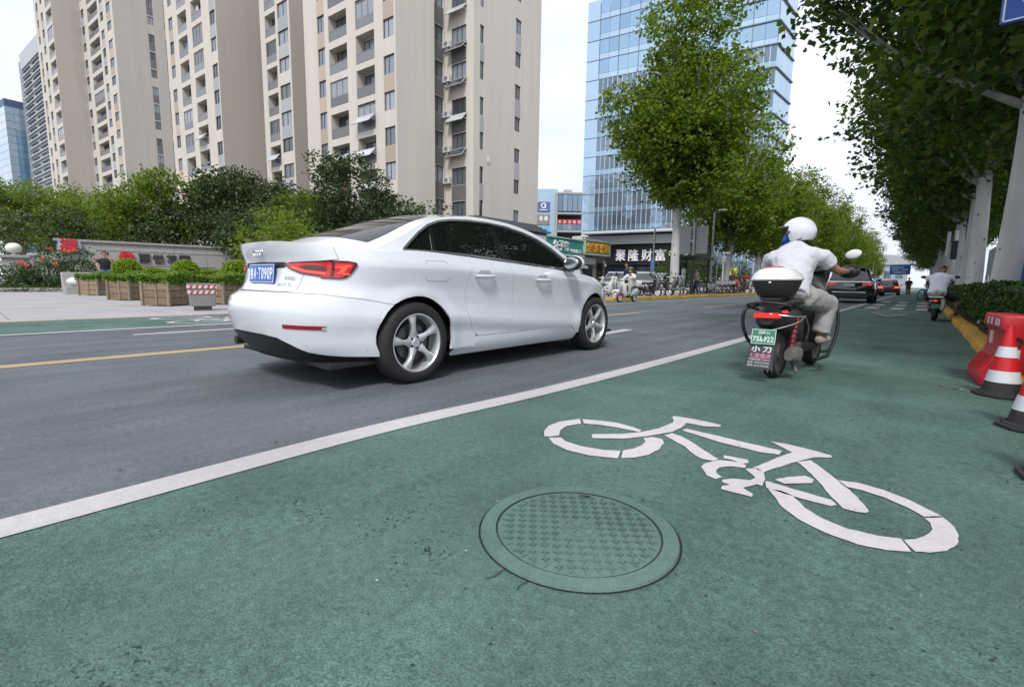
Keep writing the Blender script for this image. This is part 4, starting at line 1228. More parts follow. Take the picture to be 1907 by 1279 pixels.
# --- plane trees on the near side: wide crowns reaching over the lane
def wide_blobs(seed, n, h0, h1, rx, cx, ry):
    r_ = random.Random(seed); B = []
    for i in range(n):
        a = r_.uniform(0, 6.3); q = math.sqrt(r_.uniform(.02, 1)); z = r_.uniform(0, 1)
        env = math.sin(PI * (.22 + .70 * z)) ** .6
        rr = r_.uniform(.8, 1.35)
        x = cx + rx * q * env * math.cos(a); y = ry * q * env * math.sin(a)
        # the underside rises over the road
        zz = h0 + (h1 - h0) * z + .16 * max(0, -x)
        B.append(((x, y, zz), (rr, rr, rr * .72)))
    return B
LIMBS_R = [((-1.0, -.1, .62), 3.0, .085), ((-.4, .6, 1.2), 3.4, .09), ((.4, -.3, 1.5), 4, .11), ((-.2, -.5, 1.5), 3.2, .085), ((.6, .6, 1.1), 3.2, .08)]
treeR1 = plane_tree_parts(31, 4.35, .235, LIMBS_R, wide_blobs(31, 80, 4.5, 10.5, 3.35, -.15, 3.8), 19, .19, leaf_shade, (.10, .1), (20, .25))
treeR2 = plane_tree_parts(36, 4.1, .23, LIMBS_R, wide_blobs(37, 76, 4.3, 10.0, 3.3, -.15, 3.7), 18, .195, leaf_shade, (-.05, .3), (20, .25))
GR = 'plane trees behind the right hand hedge'
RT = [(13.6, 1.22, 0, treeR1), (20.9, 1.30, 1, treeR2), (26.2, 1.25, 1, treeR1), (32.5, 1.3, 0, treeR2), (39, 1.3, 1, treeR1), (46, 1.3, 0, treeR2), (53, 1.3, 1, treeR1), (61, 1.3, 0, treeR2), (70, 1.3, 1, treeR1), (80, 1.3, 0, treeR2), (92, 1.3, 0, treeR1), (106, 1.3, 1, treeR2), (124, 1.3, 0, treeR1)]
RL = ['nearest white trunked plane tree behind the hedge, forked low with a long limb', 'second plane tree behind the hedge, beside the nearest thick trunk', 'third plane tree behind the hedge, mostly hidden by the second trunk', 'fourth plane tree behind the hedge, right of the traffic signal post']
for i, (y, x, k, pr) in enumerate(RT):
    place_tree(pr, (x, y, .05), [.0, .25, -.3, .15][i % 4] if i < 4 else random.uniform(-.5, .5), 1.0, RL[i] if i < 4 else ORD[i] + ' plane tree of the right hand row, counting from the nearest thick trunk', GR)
place_tree(treeR2, (2.3, 6.8, .05), .1, .98, 'plane tree just outside the picture, its leaves filling the top right corner', GR)

# --- clipped hedge on the right
def box_leaves(n, lo, hi, shell=.06, top_bumps=.05):
    lo = np.array(lo); hi = np.array(hi)
    P = rng.uniform(lo, hi, (n, 3))
    f = rng.integers(0, 4, n)
    sh = rng.uniform(-.5, 1, n) * shell
    P[f == 0, 0] = (lo[0] + sh)[f == 0]; P[f == 1, 2] = (hi[2] - sh)[f == 1]; P[f == 2, 0] = (hi[0] - sh)[f == 2]
    bump = top_bumps * (np.sin(P[:, 1] * 2.1) + np.sin(P[:, 1] * 5.3 + P[:, 0] * 4) * .6)
    P[:, 2] += bump * (P[:, 2] - lo[2]) / (hi[2] - lo[2])
    P[:, 0] += .04 * np.sin(P[:, 1] * 1.7) + .025 * np.sin(P[:, 2] * 9 + P[:, 1] * 6)
    return P
hedge_core = mat('hedge inner shade', (.012, .018, .008), .95)  # solid dark core standing in for the shade inside the foliage
twig = mat('hedge twig', (.07, .055, .04), .9)
def hedge(name, x0, x1, y0, y1, h, n, size, label, m=leaf_hedge):
    t = empty(name, ((x0 + x1) / 2, y0, .08), 0, label, 'hedge')
    w_ = (x1 - x0) / 2
    me = leaf_cloud('foliage', box_leaves(n, (-w_, 0, .10), (w_, y1 - y0, h)), size, m, up=.35, droop=.1)
    link_mesh('foliage', me, t)
    b = MB(); b.box((0, (y1 - y0) / 2, h / 2 + .02), ((x1 - x0) * .62, y1 - y0 - .1, h - .22)); b.build('shade_core', hedge_core, t)
    b = MB()
    for i in range(int((y1 - y0) * 6)):
        y = random.uniform(0, y1 - y0); x = random.uniform(-w_, w_) * .8
        b.cyl((x, y, -.05), (x + random.uniform(-.1, .1), y + random.uniform(-.1, .1), h * .6), .010, .006, 5)
    stuff(b.build('stems', twig, t))
    return t
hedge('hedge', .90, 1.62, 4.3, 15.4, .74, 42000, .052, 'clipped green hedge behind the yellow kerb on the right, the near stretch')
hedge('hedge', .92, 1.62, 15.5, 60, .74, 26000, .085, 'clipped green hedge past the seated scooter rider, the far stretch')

# --- garden trees on the left
def bushy(seed, n, c, r, rr, per, size, m, h_tr, r_tr, lean=0, cl=(9, .17), barkm=None):
    r_ = random.Random(seed); random.seed(seed); B = []
    for i in range(n):
        d = Vector((r_.gauss(0, 1), r_.gauss(0, 1), r_.gauss(0, 1))).normalized() * r_.uniform(.35, 1) ** .5
        q = r_.uniform(*rr)
        B.append(((c[0] + d.x * r[0], c[1] + d.y * r[1], c[2] + d.z * r[2]), (q, q, q * .75)))
    b = MB()
    path = [(lean * t * t, .1 * math.sin(3 * t), -.2 + (h_tr + .2) * t) for t in np.linspace(0, 1, 8)]
    b.tube(path, [r_tr * (1 - .4 * t) for t in np.linspace(0, 1, 8)], 9)
    trunk = b.mesh('trunk', barkm or bark_brown, smooth=60)
    b = MB()
    for i in range(6):
        a = 1.05 * i + r_.random()
        P = limb(b, path[-1 - (i % 3)], (math.cos(a), math.sin(a), .9), r[2] * 1.3, r_tr * .5, r_tr * .12, .4)
        limb(b, P[3], (math.cos(a + 1), math.sin(a + 1), .6), r[2] * .8, r_tr * .25, .015, .5)
    lim = b.mesh('limbs', barkm or bark_brown, smooth=60)
    return trunk, lim, leaf_cloud('crown', clump_points(B, per, *cl), size, m)
GG = 'garden trees behind the name wall'
lt1 = bushy(41, 30, (0, 0, 5.0), (2.6, 3.0, 2.6), (.7, 1.3), 38, .18, leaf_fresh, 4.0, .12, .3, (10, .22))
lt2 = bushy(42, 34, (0, 0, 5.4), (3.0, 3.0, 2.9), (.8, 1.4), 28, .20, leaf_fresh, 4.2, .13, -.2, (10, .22))
lt3 = bushy(43, 36, (0, 0, 5.6), (3.2, 3.2, 3.1), (.8, 1.5), 28, .22, leaf_dark, 3.8, .16, .2, (10, .22))
lt4 = bushy(44, 36, (0, 0, 5.5), (3.4, 3.2, 3.0), (.8, 1.4), 28, .21, leaf_plane, 3.8, .16, -.3, (10, .22))
low1 = bushy(45, 26, (0, 0, 2.6), (2.6, 2.6, 2.2), (.7, 1.2), 30, .17, leaf_dark, 1.6, .08, 0, (10, .18))
low2 = bushy(46, 22, (0, 0, 1.9), (1.8, 1.8, 1.5), (.5, .9), 34, .15, leaf_fresh, 1.2, .06, 0, (10, .16))
ever = bushy(47, 46, (0, 0, 5.0), (2.1, 2.2, 2.5), (.55, 1.05), 62, .15, leaf_dark, 3.2, .17, .2, (10, .15))
for (x, y, pr, rz, sc, lab) in (
    (-55.8, 4.1, lt1, 0, 1.10, 'light green garden tree at the left edge behind the lamp pillar'),
    (-51.5, 1.0, lt2, 1.7, 1.0, 'loose light green tree cut by the left edge of the picture'),
    (-52.2, 6.5, lt2, 1, .93, 'feathery light green tree left of the red character sign'),
    (-48.2, 8.3, lt1, 2, .93, 'light green tree above the red character sign'),
    (-45.2, 10.1, lt2, 3, .98, 'yellowish green tree above the seated man'),
    (-44.0, 12.6, lt4, 1, 1.04, 'broad green tree above the dark wall lettering'),
    (-42.6, 15.3, lt3, 2, 1.10, 'tallest dark green tree near the right end of the name wall'),
    (-39.0, 17.2, lt3, 4, .98, 'dark green tree between the name wall and the evergreen'),
    (-35.0, 18.0, lt4, 5, .85, 'green tree just left of the dark evergreen'),
    (-24.6, 14.7, ever, 0, 1.0, 'dark small leaved evergreen tree right above the car boot')):
    place_tree(pr, (x, y, 0), rz, sc, lab, GG, 'garden_tree')
SHG = 'shrubs below the garden trees'
for (x, y, pr, rz, sc, lab) in (
    (-46.0, 6.3, low2, 0, 1.35, 'fresh green shrub peeping over the left part of the name wall'),
    (-44.5, 8.0, low2, 2, 1.30, 'pale green shrub peeping over the name wall above the seated man'),
    (-40.5, 3.6, low1, 1, 1.0, 'dark shrub behind the lamp pillar'),
    (-41.5, 11.2, low1, 3, 1.25, 'dark shrub behind the middle of the name wall'),
    (-38.6, 14.6, low1, 5, 1.2, 'dark shrub past the right end of the name wall'),
    (-31.5, 13.8, low1, 0, 1.05, 'rounded bushy shrub between the name wall and the car boot'),
    (-27.6, 12.6, low2, 1, 1.35, 'fresh green shrub left of the evergreen trunk'),
    (-24.2, 11.2, low2, 4, 1.22, 'yellow green shrub just above the car spoiler'),
    (-23.6, 17.6, low1, 2, 1.15, 'mixed shrub right of the evergreen, at the foot of the nearest block'),
    (-27.5, 17.0, low1, 1, 1.30, 'dark shrub under the evergreen'),
    (-33.5, 16.5, low1, 4, 1.25, 'dark shrub under the green trees behind the boot')):
    place_tree(pr, (x, y, 0), rz, sc, lab, SHG, 'garden_shrub', 'shrub')

# ---- name wall of the housing estate
stone = mat('grey granite', (.36, .35, .335), .75, var=.10, scale=5, bump=.12, bscale=60)
stone_cap = mat('granite cap', (.31, .30, .285), .7, var=.12, scale=5)
W = empty('name_wall', (-37.6, 4.1, 0), R(-6), 'grey stone name wall of the housing estate with a curved right end', 'name wall')
prof = [(-1.3, 0), (9.9, 0), (9.9, 1.55), (9.55, 1.65), (9.3, 1.9), (9.1, 2.25), (8.95, 2.72), (0, 2.72), (-.05, 2.15), (-.4, 1.95), (-1.3, 1.55)]
MW = Matrix(((0, 0, 1, 0), (1, 0, 0, 0), (0, 1, 0, 0), (0, 0, 0, 1)))
b = MB(); b.prism(prof, -.35, 0, MW); b.build('wall', stone, W)
b = MB(); b.box((-.17, 4.5, 2.78), (.55, 9.3, .14)); b.build('coping', stone_cap, W, bevel=.02)
for v in (2.30, 1.45):
    b = MB(); b.box((.01, 5.1, v), (.03, 6.9 if v > 2 else 5.2, .05)); b.build('string_course', stone_cap, W)
for i, (y, h) in enumerate(((1.9, 2.7), (3.7, 2.7), (5.5, 2.7), (7.3, 2.7))):
    b = MB(); b.box((.001, y, h / 2), (.006, .014, h - .02)); b.build('slab_joint', mat('stone joint', (.12, .12, .115), .9) if i == 0 else bpy.data.materials['stone joint'], W)
red_logo = mat('red enamel', (.52, .012, .025), .35, coat=.3)
dark_letter = mat('dark bronze letter', (.035, .04, .042), .5)
b = MB(); b.lathe([(.11, 0), (.37, 0), (.37, .07), (.11, .07)], 40, frame_M((.04, 3.05, 1.92), (0, 1, 0), (0, 0, 1)), closed=True); b.box((.10, 3.05, 1.92), (.05, .10, .10)); b.build('round_emblem', red_logo, W, smooth=40)
for i, ch in enumerate('丽悦花园'):
    text_obj('wall_letter', ch, .58, .56, dark_letter, frame_M((.03, 3.92 + .70 * i, 1.90), (0, 1, 0), (0, 0, 1)), W, depth=.06, bold=.035)
SG = empty('character_sign', (-37.40, 4.45, 2.0), R(-6), 'red cut out character sign on a pale blue board at the wall end', 'sign')
b = MB(); b.box((.0, .15, .42), (.03, .95, .62)); b.build('backing_board', mat('pale blue board', (.32, .48, .66), .5), SG)
text_obj('character', '福', .78, .75, red_logo, frame_M((.03, .1, .5), (0, 1, 0), (0, 0, 1)), SG, depth=.05, bold=.05)
b = MB()
for k in range(5): b.ell((.08, -.22 + .16 * k, .12 + .05 * abs(k - 2)), (.04, .11, .10), 10, 6)
b.build('paper_flowers', mat('red paper', (.60, .10, .04), .6, var=.3, scale=9), SG)
# lamp pillar, railings, rose bed
Pp = empty('gate_pillar', (-36.6, 2.3, 0), R(-6), 'short stone gate pillar carrying the white globe lamp', 'pillar')
b = MB(); b.box((0, 0, .83), (.95, .95, 1.66)); b.build('shaft', stone, Pp)
b = MB(); b.box((0, 0, 1.72), (1.18, 1.18, .16)); b.build('cap', stone_cap, Pp, bevel=.02)
Lm = empty('globe_lamp', (-36.6, 2.3, 1.80), 0, 'white globe lamp standing on the gate pillar at the left edge', 'lamp')
b = MB(); b.cyl((0, 0, 0), (0, 0, .10), .12, .09); b.build('lamp_base', grey_metal, Lm)
b = MB(); b.ell((0, 0, .36), (.33, .33, .28), 24, 14); b.build('globe', mat('opal glass', (.66, .66, .58), .3, coat=.3), Lm, smooth=80)
P2 = empty('gate_pillar', (-38.2, 3.3, 0), R(-6), 'second stone pillar behind the rose bush with a flat round cap', 'pillar')
b = MB(); b.box((0, 0, .9), (.5, .5, 1.8)); b.build('shaft', stone, P2); b = MB(); b.lathe([(.0, 1.98), (.42, 1.98), (.45, 1.9), (.42, 1.82), (.3, 1.8)], 20); b.build('cap', stone_cap, P2, smooth=30)
iron = mat('black iron', (.015, .015, .016), .5)
Fn = empty('railing', (-36.0, -2.6, 0), R(-3), 'black iron railing at the left edge beside the gate pillar', 'railing')
b = MB(); b.box((0, 2.0, .25), (.04, 4.1, .05)); b.box((0, 2.0, 1.35), (.04, 4.1, .05)); b.build('rail', iron, Fn)
bar_me = MB(); bar_me.box((0, 0, .7), (.03, .03, 1.4)); bar_me = bar_me.mesh('baluster', iron)
for i in range(17):
    o = link_mesh('baluster', bar_me, Fn); o.location = (0, .2 + .24 * i, 0)
rb = empty('rose_bush', (-33.3, 3.3, .1), 0, 'rose bush with coral red blooms in front of the name wall', 'bush')
pts = clump_points([((0, 0, .75), (1.0, 1.3, .6)), ((-.3, 1.2, .8), (.8, .9, .7)), ((.2, -1.1, .7), (.8, .8, .55)), ((-.4, .3, 1.4), (.6, .7, .5)), ((.1, 1.3, 1.6), (.4, .4, .5)), ((.3, -.3, .35), (1.1, 1.9, .3))], 260, 8, .13)
link_mesh('foliage', leaf_cloud('foliage', pts, .105, leaf_rose), rb)
stm = MB()
for i in range(14):
    a = random.uniform(0, 6.3); stm.tube(spline([(.2 * math.cos(a), .3 * math.sin(a), -.1), (.4 * math.cos(a), .7 * math.sin(a), .7), (.7 * math.cos(a), 1.1 * math.sin(a), 1.5)], 4), .014, 5)
stuff(stm.build('stems', bark_brown, rb))
for i, (dx, dy, dz) in enumerate(((.75, -1.1, 1.25), (.8, -.35, 1.45), (.85, .35, .75), (.85, .9, .72), (.3, 1.75, 1.5), (-.2, .1, 2.0), (.8, .1, 1.2), (.8, -.9, 1.1), (.9, 1.1, .65))):
    pts = np.array([dx, dy, dz]) + rng.normal(size=(40, 3)) * .05
    link_mesh('bloom', leaf_cloud('bloom', pts, .075, petal), rb)
bk = empty('kerb', (-31.3, -.2, 0)); bk['kind'] = 'structure'; bk['label'] = 'grey stone kerb round the rose bed'
kg = kerb_mesh('kerb_stone', kerb_grey, .98, .16, .18)
for i in range(6):
    o = link_mesh('kerb_stone', kg, bk); o.location = (-.08 * i * 0 + .06 * i, i * .98, 0); o.rotation_euler = (0, 0, -.06)
sheet('rose_bed', [(-36.9, -.6), (-31.4, -.6), (-31.1, 6.5), (-36.2, 14), (-37, 14)], .10, soil)
gcov = leaf_cloud('ground_cover', np.concatenate([rng.uniform((-35.5, -.3, .1), (-31.2, 5.4, .3), (5000, 3)), rng.uniform((-31.3, -.3, .02), (-30.7, 5.6, .16), (700, 3))]), .09, leaf_hedge)
stuff(link_mesh('ground_cover', gcov))
# rows of clipped hedge between wall and planters, ball shrubs
hedge('hedge', -30.5, -29.2, 5.6, 13.5, 1.05, 9000, .10, 'yellow green clipped hedge in front of the name wall', leaf_lime)
hedge('hedge', -33.0, -31.4, 6.0, 13.5, 1.10, 8000, .10, 'darker green clipped hedge at the foot of the name wall', leaf_fresh)
def ball(x, y, z, r, label):
    t = empty('ball_shrub', (x, y, 0), 0, label, 'shrub', 'ball shrubs behind the planters')
    n = 2600; d = rng.normal(size=(n, 3)); d /= np.linalg.norm(d, axis=1)[:, None]
    p = d * r * rng.uniform(.82, 1.02, n)[:, None] * np.array([1, 1, .92]) + np.array([0, 0, z])
    link_mesh('foliage', leaf_cloud('foliage', p, .085, leaf_lime, up=.3), t)
    b = MB(); b.ell((0, 0, z), (r * .8, r * .8, r * .72)); b.build('shade_core', hedge_core, t)
    b = MB(); b.cyl((0, 0, -.05), (0, 0, z), .05, .03); b.build('stem', bark_brown, t)
ball(-21.3, 4.05, 1.02, .42, 'lime green ball shrub just right of the seated man')
ball(-19.4, 5.3, .98, .42, 'lime green ball shrub under the last dark wall letter')
ball(-18.1, 6.45, 1.0, .42, 'lime green ball shrub half hidden by the car tail')
# timber planters: every plank its own piece
wood = mat('weathered timber', (.23, .165, .105), .8, var=.30, scale=5, stretch=(1, 1, 6), bump=.3, bscale=30, objvar=.22)
wood_post = mat('grey timber post', (.21, .175, .13), .8, var=.2, scale=6, objvar=.15)
PS = .82
plank_me = MB(); plank_me.box((0, 0, 0), (PS - .06, .03, .185)); plank_me = plank_me.mesh('plank', wood, bevel=.006, segs=1)
post_me = MB(); post_me.box((0, 0, 0), (.075, .075, .64)); post_me = post_me.mesh('post', wood_post, bevel=.006, segs=1)
mid_me = MB(); mid_me.box((0, 0, 0), (.05, .022, .62)); mid_me = mid_me.mesh('batten', wood_post)
soil_me = MB(); soil_me.box((0, 0, 0), (PS - .05, PS - .05, .08)); soil_me = soil_me.mesh('earth', soil)
def planter(cx, cy, rz, label, plabel):
    t = empty('planter', (cx, cy, .006), rz, label, 'planter', 'timber planters on the forecourt')
    for k in range(4):
        a = PI / 2 * k
        Mr = Matrix.Rotation(a, 4, 'Z')
        for j in range(3):
            o = link_mesh('plank', plank_me, t); o.matrix_local = Mr @ Matrix.Translation((0, -PS / 2 + .02, .12 + .197 * j)) @ Matrix.Rotation(random.uniform(-.01, .01), 4, 'Y')
        o = link_mesh('batten', mid_me, t); o.matrix_local = Mr @ Matrix.Translation((random.uniform(-.04, .04), -PS / 2 - .005, .33))
        o = link_mesh('post', post_me, t); o.matrix_local = Mr @ Matrix.Translation((-PS / 2, -PS / 2, .33))
    o = link_mesh('earth', soil_me, t); o.location = (0, 0, .55)
    h_ = empty('planter_hedge', (cx, cy, .6), rz, plabel, 'plants', 'clipped plants filling the planters')
    p = box_leaves(2600, (-PS / 2 - .05, -PS / 2 - .05, -.02), (PS / 2 + .05, PS / 2 + .05, .27), .07, .05)
    link_mesh('foliage', leaf_cloud('foliage', p, .075, leaf_fresh2, up=.4), h_)
    b = MB(); b.box((0, 0, .09), (PS - .2, PS - .2, .2)); b.build('shade_core', hedge_core, h_)
leaf_fresh2 = leaf_mat('box leaf', [(.060, .125, .014), (.10, .19, .02), (.15, .25, .035), (.21, .29, .06)], .4)
for (px_, py_2), lab, pl_ in (((-24.6, 3.73), 'weathered timber planter farthest left, below the seated man', 'green plants clipped square in the farthest left planter'),
                   ((-19.45, 3.75), 'weathered timber planter second from the left', 'green plants clipped square in the second planter from the left'),
                   ((-15.2, 3.73), 'weathered timber planter right beside the striped bin', 'green plants clipped square in the planter beside the bin'),
                   ((-15.35, 5.05), 'weathered timber planter behind the bin, half hidden by the car', 'green plants clipped square in the planter behind the bin')):
    dirc = Vector((-px_, -py_2, 0)).normalized()
    planter(px_ - dirc.x * .58, py_2 - dirc.y * .58, R(31) + (.06 if px_ < -20 else 0), lab, pl_)
# litter bin with warning tape
Bn = empty('litter_bin', (-13.05, 3.87, .006), R(-14), 'grey tapered litter bin with red and white striped tape beside the planters', 'litter bin')
bin_grey = mat('bin grey', (.22, .215, .21), .7, var=.12, scale=8)
def frustum(b, w0, d0, w1, d1, z0, z1):
    vs = [(-w0 / 2, -d0 / 2, z0), (w0 / 2, -d0 / 2, z0), (w0 / 2, d0 / 2, z0), (-w0 / 2, d0 / 2, z0), (-w1 / 2, -d1 / 2, z1), (w1 / 2, -d1 / 2, z1), (w1 / 2, d1 / 2, z1), (-w1 / 2, d1 / 2, z1)]
    b.add(vs, [(0, 3, 2, 1), (4, 5, 6, 7), (0, 1, 5, 4), (1, 2, 6, 5), (2, 3, 7, 6), (3, 0, 4, 7)])
b = MB(); frustum(b, .36, .50, .42, .57, .10, .62); b.build('body', bin_grey, Bn, bevel=.015)
b = MB(); b.box((0, 0, .05), (.26, .36, .1)); b.build('foot', mat('bin foot', (.08, .075, .065), .8), Bn)
b = MB(); b.box((0, 0, .625), (.44, .59, .03)); b.build('rim', bin_grey, Bn, bevel=.008)
for z, ww in ((.565, .575), (.435, .556)):
    b = MB(); b.box((0, 0, z), (ww - .13, ww + .012, .075)); tp = b.build('white_tape', mat('white tape', (.6, .58, .58), .5), Bn)
    b = MB()
    for i in range(5):
        y0 = -ww / 2 + .03 + .115 * i
        b.add([((ww - .13) / 2 + .0015, y0, z - .036), ((ww - .13) / 2 + .0015, y0 + .05, z - .036), ((ww - .13) / 2 + .0015, y0 + .085, z + .036), ((ww - .13) / 2 + .0015, y0 + .035, z + .036)], [(0, 1, 2, 3)])
    stuff(b.build('red_stripes', mat('red tape', (.50, .03, .04), .5), tp))
# sack on a stone block by the first planter
Sk = empty('sack', (-27.3, 3.55, .0), .2, 'white plastic sack lying on a stone block left of the first planter', 'sack')
b = MB(); b.ell((0, 0, .52), (.42, .42, .22), 14, 9); b.ell((.1, .35, .48), (.3, .35, .2), 12, 8); b.build('sack_body', mat('white sack', (.6, .6, .62), .5, bump=.8, bscale=9), Sk, smooth=80)
Sb = tag(link_mesh('stone_block', (lambda b: (b.box((0, 0, .16), (.9, 1.1, .34)), b.mesh('stone_block', stone_cap, bevel=.02))[1])(MB())), 'low stone block under the white sack', 'stone block'); Sb.location = (-27.3, 3.6, 0)

# ================================================================ THE WHITE SALOON CAR
car_white = mat('white car paint', (.66, .69, .735), .18, coat=1.0, spec=.5)
car_seam = mat('seam shadow gap', (.012, .012, .013), .7)
red_lens = mat('red lamp lens', (.42, .006, .008), .08, coat=1.0, emis=(1.0, .03, .02), estr=.10)
red_lens_in = mat('lit lamp strip', (.75, .03, .02), .15, coat=1.0, emis=(1.0, .09, .04), estr=.75)
red_dark = mat('dark lamp glass', (.07, .004, .006), .06, coat=1.0)
refl_red = mat('red reflector', (.30, .008, .012), .12, coat=1.0)
plate_blue = mat('blue plate', (.025, .11, .42), .4)
plate_text = mat('plate lettering', (.72, .76, .82), .5)
tint = mat('tinted window', (.006, .008, .0075), .015, spec=.9)

CAR = empty('car', (-3.80, 1.395, 0), R(-.3), 'white four door saloon car driving on the road beside the bike lane', 'car')
W0 = .898; CL = 4.456; AR = 1.25; AF = 1.35; NR = 3.3; NF = 2.7
RW = (.915, .317); FW = (3.552, .317); WR = .317

_bt = []
def _mkbase():
    pts = []
    for i in range(81):
        t = PI / 2 * i / 80
        x = W0 * math.sin(t) ** (2 / NR); y = AR - AR * math.cos(t) ** (2 / NR); pts.append((x, y))
    for y in np.linspace(AR, CL - AF, 30)[1:-1]: pts.append((W0, float(y)))
    for i in range(81):
        t = PI / 2 * (1 - i / 80)
        x = W0 * max(0, math.sin(t)) ** (2 / NF); y = CL - AF + AF * max(0, math.cos(t)) ** (2 / NF); pts.append((x, y))
    s_ = 0.0; px, py = pts[0]
    for (x, y) in pts:
        s_ += math.hypot(x - px, y - py); px, py = x, y
        _bt.append((s_, x, y))
_mkbase()
_BS = np.array([t[0] for t in _bt]); _BX = np.array([t[1] for t in _bt]); _BY = np.array([t[2] for t in _bt])
_nr = 81
def base(s): return float(np.interp(s, _BS, _BX)), float(np.interp(s, _BS, _BY))
def sx(x): return float(np.interp(x, _BX[:_nr], _BS[:_nr]))        # rear face: x -> s
def sy(y): return float(np.interp(y, _BY, _BS))                    # side: y -> s
S_END = float(_BS[-1])

CREASE = smooth_tab([(-.2, .925), (.3, .915), (1.2, .905), (2.2, .880), (3.0, .845), (3.6, .80), (4.1, .74), (4.5, .68)])
LOWC = smooth_tab([(-.2, .50), (.8, .50), (1.4, .47), (2.2, .405), (3.2, .345), (4.5, .33)])
def wtab(y):
    c = interp(CREASE, y); l = interp(LOWC, y)
    return [(.10, .780), (.17, .800), (.215, .838), (.235, .846), (l - .08, .855), (l - .02, .877), (l + .02, .884), (l + .07, .876), (l + .15, .868), ((l + c) / 2 + .04, .870),
            (c - .12, .879), (c - .05, .891), (c - .015, .8955), (c + .005, .8945), (c + .03, .878), (c + .06, .860), (c + .12, .826), (c + .22, .79)]
REARP = smooth_tab([(.10, .17), (.22, .14), (.30, .055), (.40, .020), (.50, .0), (.60, -.004), (.655, .012), (.69, .060), (.72, .105), (.80, .140), (.90, .155), (.93, .148), (.99, .122), (1.04, .105), (1.08, .100)])
FRONTP = smooth_tab([(.10, .16), (.2, .05), (.35, .0), (.5, .01), (.62, .06), (.75, .15), (.9, .3), (1.1, .5)])
def car_raw(s, z):
    x, y = base(s)
    t = wtab(y)
    wz = interp(t, z) / W0
    for (cy, cz) in (RW, FW):
        r = math.hypot(y - cy, z - cz)
        if r < .62 and abs(x) > .6:
            wz += .016 * math.exp(-((r - .375) / .075) ** 2) / W0 * (1 if z > .2 else .3)
    x2 = x * wz
    kr = min(1, max(0, (AR - y) / AR)); kf = min(1, max(0, (y - (CL - AF)) / AF))
    kr = kr * kr * (3 - 2 * kr); kf = kf * kf * (3 - 2 * kf)
    rp = interp(REARP, z)
    # the trunk face is flatter than the bumper, whose shelf fades out around the corner
    return Vector((x2, y + kr * rp - kf * interp(FRONTP, z), z))
def car_pt(s, z, off=0.0, m=1):
    p = car_raw(s, z)
    if off:
        e = .006
        a = car_raw(s + e, z) - car_raw(s - e, z); b_ = car_raw(s, z + e) - car_raw(s, z - e)
        n = a.cross(b_)
        if n.length > 1e-9:
            n.normalize(); p = p + n * off
    return (p.x * m, p.y, p.z)

ZT = smooth_tab([(0, 1.062), (sx(.35), 1.058), (sx(.6), 1.040), (sx(.78), 1.012), (sy(.45), .996), (sy(.6), 1.000), (sy(.9), 1.022), (sy(1.25), 1.012), (sy(2.0), .972),
                 (sy(2.8), .925), (sy(3.1), .905), (sy(3.4), .875), (sy(3.8), .83), (sy(4.2), .775), (S_END, .74)])
def ztop(s): return interp(ZT, s)

def inside(p, poly):
    c = False; j = len(poly) - 1; x, y = p
    for i in range(len(poly)):
        xi, yi = poly[i]; xj, yj = poly[j]
        if (yi > y) != (yj > y) and x < (xj - xi) * (y - yi) / (yj - yi) + xi: c = not c
        j = i
    return c

def fill_grid(poly, step):
    """triangulate a flat outline with inner points on a regular grid"""
    from mathutils.geometry import delaunay_2d_cdt
    P = []
    for p in poly:
        p = (float(p[0]), float(p[1]))
        if not P or (abs(P[-1][0] - p[0]) + abs(P[-1][1] - p[1])) > 1e-5: P.append(p)
    if abs(P[0][0] - P[-1][0]) + abs(P[0][1] - P[-1][1]) < 1e-5: P.pop()
    ar = sum(P[i][0] * P[(i + 1) % len(P)][1] - P[(i + 1) % len(P)][0] * P[i][1] for i in range(len(P)))
    if ar < 0: P = P[::-1]
    B = []
    for i in range(len(P)):
        a, c = P[i], P[(i + 1) % len(P)]
        k = max(1, int(math.hypot(c[0] - a[0], c[1] - a[1]) / step + .5))
        for j in range(k): B.append((a[0] + (c[0] - a[0]) * j / k, a[1] + (c[1] - a[1]) * j / k))
    nb = len(B)
    A = np.array(B)
    x0, y0 = A.min(0); x1, y1 = A.max(0)
    I = []
    nx, ny = int((x1 - x0) / step) + 1, int((y1 - y0) / step) + 1
    for i in range(1, nx + 1):
        for j in range(1, ny + 1):
            p = (x0 + (i - .5) * step, y0 + (j - .5) * step)
            if inside(p, P) and np.min(np.hypot(A[:, 0] - p[0], A[:, 1] - p[1])) > step * .45: I.append(p)
    vs = [Vector(p) for p in B + I]
    r = delaunay_2d_cdt(vs, [(i, (i + 1) % nb) for i in range(nb)], [list(range(nb))], 1, 1e-6)
    V = [(v.x, v.y) for v in r[0]]
    F = []
    for f in r[2]:
        a, c, d = V[f[0]], V[f[1]], V[f[2]]
        cr_ = (c[0] - a[0]) * (d[1] - a[1]) - (c[1] - a[1]) * (d[0] - a[0])
        F.append(list(f) if cr_ > 0 else list(f)[::-1])
    return V, F

